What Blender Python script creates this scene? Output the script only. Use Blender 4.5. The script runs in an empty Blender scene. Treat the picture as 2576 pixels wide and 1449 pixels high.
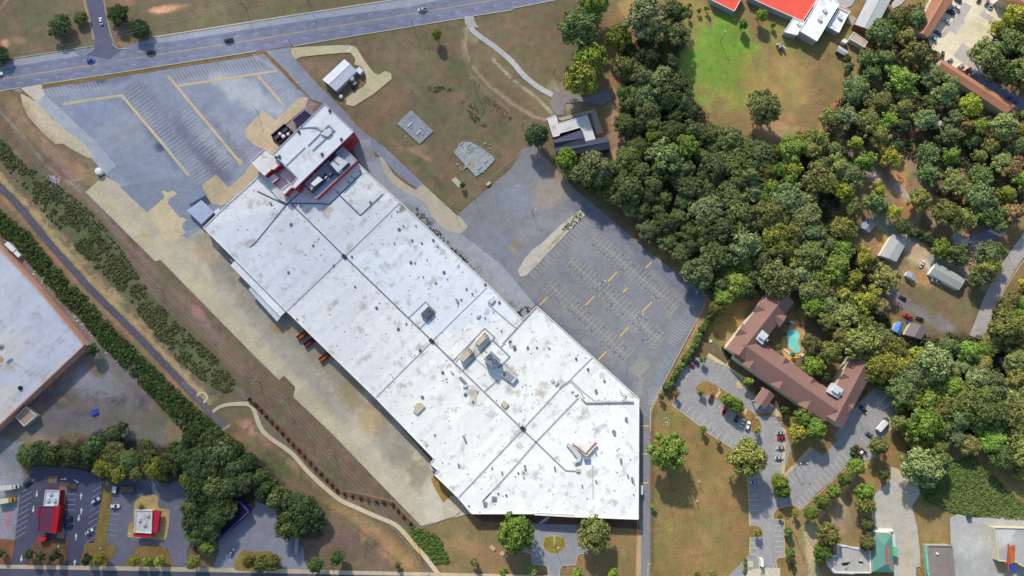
import bpy, math, random
import numpy as np
from math import sin, cos, pi, radians
random.seed(7)
S = 0.22                # metres per layout unit
TILT = math.radians(8.6) # the camera looks a little towards the top of the picture
FPX = 2576 * 24 / 36.0   # focal length in layout units
H = FPX * S * math.cos(TILT)   # camera height above the ground
CX, CY = 1288.0, 724.5
scene = bpy.context.scene
# ---------------------------------------------------------------- camera, world, sun, exposure
cam_data = bpy.data.cameras.new('camera'); cam = bpy.data.objects.new('camera', cam_data)
scene.collection.objects.link(cam); scene.camera = cam
cam.location = (0, 0, H); cam.rotation_euler = (TILT, 0, 0)
cam_data.sensor_width = 36; cam_data.lens = 24.0; cam_data.clip_start = 1; cam_data.clip_end = 12000
SUN_EL, SUN_AZ = radians(34), radians(-19)
world = bpy.data.worlds.new('World'); scene.world = world; world.use_nodes = True
wn = world.node_tree.nodes; wl = world.node_tree.links
bg = wn.get('Background') or wn.new('ShaderNodeBackground')
sky = wn.new('ShaderNodeTexSky'); sky.sky_type = 'NISHITA'; sky.sun_disc = False
sky.sun_elevation = SUN_EL; sky.sun_rotation = SUN_AZ; sky.altitude = 200
wl.new(sky.outputs[0], bg.inputs[0]); bg.inputs[1].default_value = 0.15
sd = bpy.data.lights.new('sun', 'SUN'); sd.energy = 3.9; sd.angle = radians(2.2); sd.color = (1.0, 0.94, 0.85)
sun = bpy.data.objects.new('sun', sd); scene.collection.objects.link(sun)
sun.rotation_euler = (radians(90) - SUN_EL, 0, pi - SUN_AZ)
sun.location = (0, 0, 300)
# point the lamp along the shadow direction (0.29, -0.956) and down
from mathutils import Vector
dv = Vector((sin(radians(19)) * cos(SUN_EL), -cos(radians(19)) * cos(SUN_EL), -sin(SUN_EL)))
sun.rotation_euler = dv.to_track_quat('-Z', 'Y').to_euler()
vs = scene.view_settings; vs.view_transform = 'Standard'; vs.look = 'None'; vs.exposure = 0.12; vs.gamma = 1.0
scene.render.engine = 'CYCLES'
try: scene.cycles.max_bounces = 5; scene.cycles.diffuse_bounces = 3; scene.cycles.transparent_max_bounces = 24
except Exception: pass
# ---------------------------------------------------------------- coordinates
CR = {'A': (611.8, 244.7, 8), 'B': (611.8, 373.5, 8), 'C': (1094.8, 805, 10), 'D': (1771, 708.4, 5.71),
      'E': (1771, 837.2, 5.71), 'F': (2254, 0, 8), 'G': (2125.2, 483, 5.71), 'H': (1932, 386.4, 5.71), 'U': (0, 0, 1)}
for c in range(4):
    for r in range(4): CR['%d%d' % (c, r)] = (644 * c, 362 * r if r < 3 else 1085.8, 4)
def P(key, s):
    x0, y0, k = CR[key]; out = []
    for t in s.split():
        a, b = t.split(','); out.append((x0 + float(a) / k, y0 + float(b) / k))
    return out
def W(u, v, z=0.0):
    dx, dy = (u - CX) / FPX, -(v - CY) / FPX; y = dy * cos(TILT) + sin(TILT); k = (H - z) / (cos(TILT) - dy * sin(TILT))
    return (dx * k, y * k, z)
def Wp(pts, z=0.0): return [W(u, v, z) for u, v in pts]
# ---------------------------------------------------------------- colour
KR, KG, KB = 1.0, 1.0, 1.06
def lin(c):
    c = c / 255.0
    return c / 12.92 if c <= 0.04045 else ((c + 0.055) / 1.055) ** 2.4
def alb(c): return (min(.92, lin(c[0]) / KR), min(.92, lin(c[1]) / KG), min(.92, lin(c[2]) / KB))
# ---------------------------------------------------------------- numpy noise + painter
_rng = np.random.RandomState(3); _tab = _rng.rand(256, 256)
def vnoise(x, y, sc, seed=0):
    x = x / sc + seed * 17.31; y = y / sc + seed * 9.73
    xi = np.floor(x).astype(int); yi = np.floor(y).astype(int); fx = x - xi; fy = y - yi
    fx = fx * fx * (3 - 2 * fx); fy = fy * fy * (3 - 2 * fy)
    a = _tab[xi % 256, yi % 256]; b = _tab[(xi + 1) % 256, yi % 256]; c = _tab[xi % 256, (yi + 1) % 256]; d = _tab[(xi + 1) % 256, (yi + 1) % 256]
    return (a * (1 - fx) + b * fx) * (1 - fy) + (c * (1 - fx) + d * fx) * fy
def fbm(x, y, sc, seed=0):
    return (vnoise(x, y, sc, seed) * .5 + vnoise(x, y, sc / 2.1, seed + 1) * .3 + vnoise(x, y, sc / 4.3, seed + 2) * .2)
def seg_d(x, y, a, b):
    dx, dy = b[0] - a[0], b[1] - a[1]; L = dx * dx + dy * dy + 1e-9
    t = np.clip(((x - a[0]) * dx + (y - a[1]) * dy) / L, 0, 1)
    return np.hypot(x - a[0] - t * dx, y - a[1] - t * dy)
def inside(x, y, pts):
    r = np.zeros(x.shape, bool); n = len(pts)
    for i in range(n):
        x1, y1 = pts[i]; x2, y2 = pts[(i + 1) % n]
        if y1 == y2: continue
        m = ((y1 > y) != (y2 > y)) & (x < (x2 - x1) * (y - y1) / (y2 - y1) + x1); r ^= m
    return r
def inpoly(u, v, pts): return bool(inside(np.array([u]), np.array([v]), pts)[0])
def paint(x, y, col, ops):
    for op in ops:
        k = op[0]
        if k == 'poly': _, pts, soft, c, st = op[:5]
        elif k == 'stroke': _, pts, wd, soft, c, st = op[:6]
        else: _, bx, by, rx, ry, ang, c, st = op[:8]; soft = min(rx, ry) * .6; pts = [(bx - rx - ry, by - rx - ry), (bx + rx + ry, by + rx + ry)]
        m = soft + (wd if k == 'stroke' else 0) + 6
        x0 = min(p[0] for p in pts) - m; x1 = max(p[0] for p in pts) + m; y0 = min(p[1] for p in pts) - m; y1 = max(p[1] for p in pts) + m
        idx = np.where((x > x0) & (x < x1) & (y > y0) & (y < y1))[0]
        if len(idx) == 0: continue
        X = x[idx]; Y = y[idx]
        wob = (fbm(X, Y, 28, 5) - .5) * soft * 2.2 + (fbm(X, Y, 7, 8) - .5) * soft * 1.2
        if k == 'poly':
            d = np.full(X.shape, 1e9)
            for i in range(len(pts)): d = np.minimum(d, seg_d(X, Y, pts[i], pts[(i + 1) % len(pts)]))
            d = np.where(inside(X, Y, pts), -d, d) + wob
            a = np.clip(.5 - d / (soft + .01), 0, 1)
        elif k == 'stroke':
            d = np.full(X.shape, 1e9)
            for i in range(len(pts) - 1): d = np.minimum(d, seg_d(X, Y, pts[i], pts[i + 1]))
            a = np.clip(.5 - (d - wd + wob) / (soft + .01), 0, 1)
        else:
            ca, sa = cos(radians(ang)), sin(radians(ang)); dx = X - bx; dy = Y - by
            e = np.hypot((dx * ca + dy * sa) / rx, (-dx * sa + dy * ca) / ry) + (fbm(X, Y, 22, 9) - .5) * .9
            a = np.clip((1.15 - e) / .6, 0, 1)
        a = a * a * (3 - 2 * a) * st
        if len(op) > (5 if k == 'poly' else 6 if k == 'stroke' else 8):      # broken up by noise
            nb = op[-1]; a = a * np.clip((fbm(X, Y, 16, 21) - .5 + nb * .0 + .06) * 7, 0, 1) if nb else a
        c = np.array(alb(c))
        col[idx] = col[idx] * (1 - a[:, None]) + c[None, :] * a[:, None]
    return col
# ---------------------------------------------------------------- materials
def newmat(name):
    m = bpy.data.materials.new(name); m.use_nodes = True; n = m.node_tree.nodes; b = n['Principled BSDF']
    return m, n, m.node_tree.links, b
def noise(n, l, co, scale, detail=4, rough=.55, dist=0.0):
    t = n.new('ShaderNodeTexNoise'); t.inputs['Scale'].default_value = scale; t.inputs['Detail'].default_value = detail
    t.inputs['Roughness'].default_value = rough; t.inputs['Distortion'].default_value = dist; l.new(co, t.inputs['Vector']); return t.outputs[0]
def mapr(n, l, v, a, b, c, d):
    m = n.new('ShaderNodeMapRange'); l.new(v, m.inputs[0])
    for i, x in enumerate((a, b, c, d)): m.inputs[i + 1].default_value = x
    return m.outputs[0]
def mul(n, l, col, fac):
    m = n.new('ShaderNodeMix'); m.data_type = 'RGBA'; m.blend_type = 'MULTIPLY'; m.inputs[0].default_value = 1
    l.new(col, m.inputs[6]); c = n.new('ShaderNodeCombineColor')
    for i in range(3): l.new(fac, c.inputs[i])
    l.new(c.outputs[0], m.inputs[7]); return m.outputs[2]
def mixc(n, l, a, b, fac):
    m = n.new('ShaderNodeMix'); m.data_type = 'RGBA'; l.new(fac, m.inputs[0])
    for s_, v in ((6, a), (7, b)):
        if isinstance(v, tuple): m.inputs[s_].default_value = (*v, 1)
        else: l.new(v, m.inputs[s_])
    return m.outputs[2]
def surf_mat(name, base=None, rough=.9, scales=((.03, .25), (.3, .3), (2.0, .25)), tint=None, joints=None, cracks=False, spec=.2):
    """surface whose colour comes from the 'Col' attribute (or base) broken up at several scales"""
    m, n, l, b = newmat(name); tc = n.new('ShaderNodeNewGeometry').outputs['Position']
    if base is None:
        at = n.new('ShaderNodeAttribute'); at.attribute_name = 'Col'; c = at.outputs['Color']
    else:
        rgb = n.new('ShaderNodeRGB'); rgb.outputs[0].default_value = (*alb(base), 1); c = rgb.outputs[0]
    for i, (sc, am) in enumerate(scales):
        c = mul(n, l, c, mapr(n, l, noise(n, l, tc, sc, 5, .6, .3 if i == 0 else 0), .3, .7, 1 - am, 1 + am))
    if tint:
        c = mixc(n, l, c, alb(tint[0]), mapr(n, l, noise(n, l, tc, tint[1], 6, .65), tint[2], tint[2] + .1, 0, tint[3]))
    if cracks:
        v = n.new('ShaderNodeTexVoronoi'); v.feature = 'DISTANCE_TO_EDGE'; v.inputs['Scale'].default_value = .3; l.new(tc, v.inputs['Vector'])
        k = mapr(n, l, v.outputs['Distance'], .0, .05, 1, 0)
        mm = n.new('ShaderNodeMath'); mm.operation = 'MULTIPLY'; l.new(k, mm.inputs[0])
        l.new(mapr(n, l, noise(n, l, tc, .025, 3), .54, .68, 0, .4), mm.inputs[1])
        c = mixc(n, l, c, (.03, .03, .035), mm.outputs[0])
    if joints:
        br = n.new('ShaderNodeTexBrick'); mp = n.new('ShaderNodeMapping'); mp.inputs['Rotation'].default_value = (0, 0, radians(joints[0]))
        l.new(tc, mp.inputs[0]); l.new(mp.outputs[0], br.inputs[0]); br.offset = 0; br.inputs['Scale'].default_value = 1
        br.inputs['Mortar Size'].default_value = joints[2]; br.inputs['Brick Width'].default_value = joints[1]; br.inputs['Row Height'].default_value = joints[1] * (joints[4] if len(joints) > 4 else 1)
        br.inputs['Color1'].default_value = (1, 1, 1, 1); br.inputs['Color2'].default_value = (.9, .9, .9, 1); br.inputs['Mortar'].default_value = (joints[3],) * 3 + (1,)
        mm = n.new('ShaderNodeMix'); mm.data_type = 'RGBA'; mm.blend_type = 'MULTIPLY'; mm.inputs[0].default_value = 1
        l.new(c, mm.inputs[6]); l.new(br.outputs[0], mm.inputs[7]); c = mm.outputs[2]
    l.new(c, b.inputs['Base Color']); b.inputs['Roughness'].default_value = rough; b.inputs['Specular IOR Level'].default_value = spec
    return m
MATS = {}
def flat(key, c, rough=.7, metal=0, var=.12, sc=.8, spec=.3):
    if key in MATS: return MATS[key]
    m, n, l, b = newmat(key); tc = n.new('ShaderNodeNewGeometry').outputs['Position']
    rgb = n.new('ShaderNodeRGB'); rgb.outputs[0].default_value = (*alb(c), 1)
    o = mul(n, l, rgb.outputs[0], mapr(n, l, noise(n, l, tc, sc, 5), .3, .7, 1 - var, 1 + var))
    l.new(o, b.inputs['Base Color']); b.inputs['Roughness'].default_value = rough; b.inputs['Metallic'].default_value = metal; b.inputs['Specular IOR Level'].default_value = spec
    MATS[key] = m; return m
def objcol(key, rough=.35, spec=.5, coat=.0, island=False):
    m, n, l, b = newmat(key); oi = n.new('ShaderNodeObjectInfo'); c = oi.outputs['Color']
    tc = n.new('ShaderNodeTexCoord').outputs['Object']
    if island:
        g = n.new('ShaderNodeNewGeometry'); c = mul(n, l, c, mapr(n, l, g.outputs['Random Per Island'], 0, 1, .62, 1.42))
        c = mul(n, l, c, mapr(n, l, noise(n, l, tc, 2.6, 3), .3, .7, .72, 1.3))
        h = n.new('ShaderNodeHueSaturation'); l.new(c, h.inputs['Color']); l.new(mapr(n, l, noise(n, l, tc, 1.7, 2), .3, .7, .485, .512), h.inputs['Hue']); c = h.outputs[0]
    l.new(c, b.inputs['Base Color']); b.inputs['Roughness'].default_value = rough; b.inputs['Specular IOR Level'].default_value = spec
    b.inputs['Coat Weight'].default_value = coat
    MATS[key] = m; return m
LEAF = objcol('foliage', .75, .12, 0, True)
PAINT = objcol('car_paint', .35, .5, .4)
BARK = flat('bark', (95, 80, 65), .95, 0, .3, 3)
GLASS = flat('car_glass', (28, 32, 40), .12, 0, .1, 1, .6)
TYRE = flat('tyre_rubber', (32, 32, 34), .9)
LAMP = flat('lamp_lens', (225, 225, 220), .3)
REDL = flat('tail_lens', (150, 25, 25), .3)
METAL = flat('galvanised_metal', (165, 170, 178), .5, .2, .2)
DMETAL = flat('dark_metal', (70, 75, 84), .6, .2, .25)
WHITEP = flat('white_paint', (238, 238, 236), .6, 0, .06)
GREYW = flat('grey_wall', (170, 172, 176), .8, 0, .12)
BRICK = flat('red_brick', (196, 64, 70), .9, 0, .22, 2.0)
BRICK2 = flat('brown_brick', (120, 78, 68), .9, 0, .2, 2.0)
SALMON = flat('salmon_render', (205, 150, 130), .9, 0, .15, .5)
CREAM = flat('cream_siding', (215, 205, 185), .8, 0, .1, .6)
WOOD = flat('weathered_wood', (110, 92, 78), .9, 0, .3, 4)
# ---------------------------------------------------------------- mesh builder
def tri(u): return u
class MB:
    def __init__(s): s.v = []; s.f = []
    def add(s, vs, fs):
        o = len(s.v); s.v += [tuple(p) for p in vs]; s.f += [tuple(i + o for i in f) for f in fs]; return s
    def poly(s, pts, z=None):
        return s.add([(p[0], p[1], p[2] if z is None else z) for p in pts], [tuple(range(len(pts)))])
    def prism(s, pts, z0, z1, cap=True, bottom=False):
        """pts: world xy; any winding"""
        a = sum(pts[i][0] * pts[(i + 1) % len(pts)][1] - pts[(i + 1) % len(pts)][0] * pts[i][1] for i in range(len(pts)))
        if a < 0: pts = pts[::-1]
        n = len(pts); vs = [(p[0], p[1], z0) for p in pts] + [(p[0], p[1], z1) for p in pts]
        fs = [(i, (i + 1) % n, n + (i + 1) % n, n + i) for i in range(n)]
        if cap: fs.append(tuple(range(n, 2 * n)))
        if bottom: fs.append(tuple(range(n - 1, -1, -1)))
        return s.add(vs, fs)
    def box(s, c, z0, z1, lx, ly, ang=0, taper=1.0):
        ca, sa = cos(ang), sin(ang); q = []
        for z, k in ((z0, 1), (z1, taper)):
            for dx, dy in ((-1, -1), (1, -1), (1, 1), (-1, 1)):
                x, y = dx * lx / 2 * k, dy * ly / 2 * k; q.append((c[0] + x * ca - y * sa, c[1] + x * sa + y * ca, z))
        return s.add(q, [(0, 1, 5, 4), (1, 2, 6, 5), (2, 3, 7, 6), (3, 0, 4, 7), (4, 5, 6, 7), (3, 2, 1, 0)])
    def cyl(s, c, z0, z1, r, n=14, r1=None):
        r1 = r if r1 is None else r1
        vs = [(c[0] + r * cos(2 * pi * i / n), c[1] + r * sin(2 * pi * i / n), z0) for i in range(n)] + \
             [(c[0] + r1 * cos(2 * pi * i / n), c[1] + r1 * sin(2 * pi * i / n), z1) for i in range(n)]
        return s.add(vs, [(i, (i + 1) % n, n + (i + 1) % n, n + i) for i in range(n)] + [tuple(range(n, 2 * n))])
    def tube(s, p, q, r, n=6, r1=None):
        p = Vector(p); q = Vector(q); d = (q - p).normalized(); a = d.orthogonal().normalized(); b = d.cross(a); r1 = r if r1 is None else r1
        vs = [p + (a * cos(2 * pi * i / n) + b * sin(2 * pi * i / n)) * r for i in range(n)] + [q + (a * cos(2 * pi * i / n) + b * sin(2 * pi * i / n)) * r1 for i in range(n)]
        return s.add(vs, [(i, (i + 1) % n, n + (i + 1) % n, n + i) for i in range(n)] + [tuple(range(n - 1, -1, -1)), tuple(range(n, 2 * n))])
    def path(s, pts, r, n=6):
        for a, b in zip(pts[:-1], pts[1:]): s.tube(a, b, r, n)
        return s
    def strip(s, a, b, w, z, h=None):
        """flat band (or low bar if h) between world points a and b"""
        dx, dy = b[0] - a[0], b[1] - a[1]; L = math.hypot(dx, dy) + 1e-9; nx, ny = -dy / L * w / 2, dx / L * w / 2
        q = [(a[0] + nx, a[1] + ny), (a[0] - nx, a[1] - ny), (b[0] - nx, b[1] - ny), (b[0] + nx, b[1] + ny)]
        if h: return s.prism(q, z, z + h)
        return s.poly([(p[0], p[1], z) for p in q])
    def build(s, name, mat, parent=None, smooth=False):
        me = bpy.data.meshes.new(name); loc = parent.location if parent is not None else Vector((0, 0, 0))
        par = parent
        while par is not None and par.parent is not None: par = par.parent; loc = loc + par.location
        vv = [(x - loc[0], y - loc[1], z - loc[2]) for x, y, z in s.v]
        me.from_pydata(vv, [], s.f); me.update()
        if smooth: me.polygons.foreach_set('use_smooth', [True] * len(me.polygons))
        o = bpy.data.objects.new(name, me); scene.collection.objects.link(o)
        if mat: me.materials.append(mat)
        if parent is not None: o.parent = parent
        return o
def struct(o): o['kind'] = 'structure'; return o
def tag(o, label, cat, group=None, kind=None):
    o['label'] = label; o['category'] = cat
    if group: o['group'] = group
    if kind: o['kind'] = kind
    return o
def thing(name, label, cat, loc, group=None):
    o = bpy.data.objects.new(name, None); scene.collection.objects.link(o); o.location = loc; o.empty_display_size = 1
    return tag(o, label, cat, group)
# ---------------------------------------------------------------- painted sheets on the ground
SHEETS = []; ZC = [0.02]
def clip(poly, ax, val, keep_less):
    out = []; n = len(poly)
    for i in range(n):
        a, b = poly[i], poly[(i + 1) % n]
        ia = (a[ax] <= val) if keep_less else (a[ax] >= val); ib = (b[ax] <= val) if keep_less else (b[ax] >= val)
        if ia: out.append(a)
        if ia != ib:
            t = (val - a[ax]) / (b[ax] - a[ax]); out.append((a[0] + t * (b[0] - a[0]), a[1] + t * (b[1] - a[1])))
    return out
def area(p): return sum(p[i][0] * p[(i + 1) % len(p)][1] - p[(i + 1) % len(p)][0] * p[i][1] for i in range(len(p))) / 2
def sheet(name, pts, mat, base, ops=(), z=None, cell=9.0, parent=None, h=None, mottle=.0, curb=None):
    """pts in layout units; a flat sheet split in cells so that colours can vary over it"""
    if z is None: ZC[0] += 0.004; z = ZC[0]
    if area(pts) > 0: pts = pts[::-1]
    x0 = min(p[0] for p in pts); x1 = max(p[0] for p in pts); y0 = min(p[1] for p in pts); y1 = max(p[1] for p in pts)
    vs = []; fs = []
    ny = max(1, int((y1 - y0) / cell + .999)); nx = max(1, int((x1 - x0) / cell + .999))
    for j in range(ny):
        row = clip(clip(pts, 1, y0 + j * cell, False), 1, y0 + (j + 1) * cell, True)
        if len(row) < 3: continue
        for i in range(nx):
            q = clip(clip(row, 0, x0 + i * cell, False), 0, x0 + (i + 1) * cell, True)
            if len(q) < 3 or abs(area(q)) < 1e-3: continue
            r = []
            for p in q:
                if not r or math.hypot(p[0] - r[-1][0], p[1] - r[-1][1]) > 1e-4: r.append(p)
            if len(r) > 2 and math.hypot(r[0][0] - r[-1][0], r[0][1] - r[-1][1]) < 1e-4: r.pop()
            if len(r) < 3: continue
            fs.append(tuple(range(len(vs), len(vs) + len(r)))); vs += r
    U = np.array(vs); hh = h if h is not None else 0.0
    col = np.tile(np.array(alb(base)), (len(vs), 1))
    if ops: col = paint(U[:, 0], U[:, 1], col, ops)
    if mottle: col = col * (1 + mottle * 2 * (fbm(U[:, 0], U[:, 1], 40, 31) - .5))[:, None]
    zz = z + hh; mb = MB(); mb.v = Wp(vs, zz); mb.f = fs
    if h is not None and curb is None: mb.prism([p[:2] for p in Wp(pts, zz)], max(z - .1, 0) if h < 1 else z, zz - .001, cap=False)
    nv = len(mb.v)
    o = mb.build(name, mat, parent)
    ca = o.data.color_attributes.new('Col', 'FLOAT_COLOR', 'POINT'); full = np.ones((nv, 4)); full[:, :3] = np.array(alb(base)); full[:len(vs), :3] = col
    ca.data.foreach_set('color', full.ravel())
    if parent is None: struct(o); SHEETS.append((pts, zz))
    return o
def zat(u, v):
    z = 0.0
    for pts, zz in SHEETS:
        if zz > z and inpoly(u, v, pts): z = zz
    return z
def band(pts, w):
    """polygon of a band of width w round a polyline, layout units"""
    L = []; R = []; n = len(pts)
    for i in range(n):
        a = pts[max(0, i - 1)]; b = pts[min(n - 1, i + 1)]; dx, dy = b[0] - a[0], b[1] - a[1]; l_ = math.hypot(dx, dy) + 1e-9
        ww = w[i] if isinstance(w, (list, tuple)) else w
        nx, ny = -dy / l_ * ww / 2, dx / l_ * ww / 2; L.append((pts[i][0] + nx, pts[i][1] + ny)); R.append((pts[i][0] - nx, pts[i][1] - ny))
    return L + R[::-1]
def smooth(pts, k=4):
    out = []; n = len(pts)
    for i in range(n - 1):
        p0 = pts[max(0, i - 1)]; p1 = pts[i]; p2 = pts[i + 1]; p3 = pts[min(n - 1, i + 2)]
        for t in range(k):
            t /= k; out.append(tuple(.5 * (2 * p1[d] + (p2[d] - p0[d]) * t + (2 * p0[d] - 5 * p1[d] + 4 * p2[d] - p3[d]) * t * t + (3 * p1[d] - p0[d] - 3 * p2[d] + p3[d]) * t ** 3) for d in (0, 1)))
    return out + [pts[-1]]
def smoothc(pts, k=4):
    q = smooth([pts[-1]] + list(pts) + [pts[0], pts[1]], k); return q[k:-(k + 1)]
ASPH = surf_mat('asphalt', None, .92, ((.025, .1), (.22, .1), (.9, .09), (2.6, .26)), tint=((96, 97, 108), .05, .58, .22), cracks=True)
CONC = surf_mat('concrete', None, .9, ((.03, .09), (.3, .08), (1.1, .1), (2.5, .14)), tint=((150, 136, 112), .05, .58, .25), joints=(44, 5.2, .02, .86))
GRAV = surf_mat('gravel', None, .95, ((.05, .15), (.5, .15), (3, .25)))
GRASS = surf_mat('dry_grass', None, .95, ((.035, .14), (.22, .22), (1.3, .34)), tint=((106, 110, 70), .11, .5, .38))
MULCH = surf_mat('mulch', None, .95, ((.1, .2), (1, .25), (4, .3)))

# ---------------------------------------------------------------- cloud high above, shading the left half of the ground
def clouds():
    m, n, l, b = newmat('cloud_vapour'); tr_ = n.new('ShaderNodeBsdfTransparent'); df = n.new('ShaderNodeBsdfDiffuse'); df.inputs[0].default_value = (.95, .95, .95, 1); mx = n.new('ShaderNodeMixShader'); mx.inputs[0].default_value = CLOUD_T
    l.new(tr_.outputs[0], mx.inputs[1]); l.new(df.outputs[0], mx.inputs[2]); l.new(mx.outputs[0], n['Material Output'].inputs[0])
    q = random.Random(8); mb = MB(); hz = 700.0; k = hz / math.tan(SUN_EL); ox, oy = -sin(radians(19)) * k, cos(radians(19)) * k
    for i in range(-3, 9):
        for j in range(-4, 8):
            u, v = i * 330 + q.uniform(-90, 90) - 200, j * 330 + q.uniform(-90, 90)
            if u > 1700 - v * .42 - 170: continue
            c = W(u, v, 0); cx, cy = c[0] + ox, c[1] + oy; R = q.uniform(50, 82); z0 = hz + q.uniform(-15, 15); n1, n2 = 8, 16; vs = [(cx, cy, z0 + R * .4)]; fs = []
            for a in range(1, n1):
                t = pi * a / n1
                for s in range(n2): f = 2 * pi * s / n2; w_ = 1 + .18 * sin(3 * f + i) + .12 * sin(5 * f + j); vs.append((cx + R * sin(t) * cos(f) * w_, cy + R * sin(t) * sin(f) * w_, z0 + R * .4 * cos(t)))
            vs.append((cx, cy, z0 - R * .4)); L = len(vs) - 1
            for s in range(n2): fs.append((0, 1 + s, 1 + (s + 1) % n2)); fs.append((L, L - n2 + (s + 1) % n2, L - n2 + s))
            for a in range(n1 - 2):
                for s in range(n2): o = 1 + a * n2; fs.append((o + s, o + n2 + s, o + n2 + (s + 1) % n2, o + (s + 1) % n2))
            mb.add(vs, fs)
    o = mb.build('clouds', m, None, True); tag(o, 'thin pale cloud drifting high above the camera over the left side', 'cloud', None, 'stuff')
CLOUD_T = .072
clouds()

SCRUB1 = band(P('U', '-30,530 0,556 60,606 120,680 170,735 225,788 264,838 325,900 375,950 425,1000 475,1050 540,1112 590,1150'), [38, 40, 44, 40, 44, 46, 44, 48, 50, 52, 58, 66, 50])
SCRUB2 = band(P('U', '-20,350 7,376 50,432 125,496 200,566 255,630 325,712 355,750 405,812 465,876 528,928 585,980'), [26, 34, 44, 74, 92, 84, 62, 54, 60, 70, 66, 34])
# ================================================================ GROUND
FOREST = [
 P('U', '1555,110 1640,105 1700,60 1722,60 1728,95 1700,150 1690,200 1740,250 1800,330 1880,345 1925,385 2000,350 2080,340 2130,370 2150,420 2120,500 2080,560 2110,600 2210,655 2260,700 2230,725 2160,745 2080,745 2010,725 1965,712 1900,735 1810,745 1765,715 1730,660 1640,600 1620,560 1550,500 1480,470 1425,430 1400,395 1470,400 1560,415 1590,370 1560,280 1570,200'),
 P('U', '2290,10 2325,10 2307,75 2337,117 2367,150 2357,180 2407,195 2460,230 2505,270 2530,300 2600,262 2600,420 2560,560 2480,560 2400,520 2330,470 2300,400 2240,390 2140,370 2070,335 2072,282 2115,250 2137,207 2165,195 2172,162 2180,130 2205,105 2202,57'),
 P('U', '2020,745 2090,740 2200,730 2215,760 2235,800 2245,850 2300,860 2400,840 2440,850 2480,840 2500,780 2600,700 2600,1200 2540,1170 2470,1105 2440,1125 2380,1115 2350,1195 2325,1185 2290,1140 2290,1040 2230,960 2200,900 2130,860 2080,830 2050,800'),
 P('U', '2490,100 2520,60 2600,20 2600,190 2560,215 2500,205 2470,180 2480,130'),
]
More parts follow.
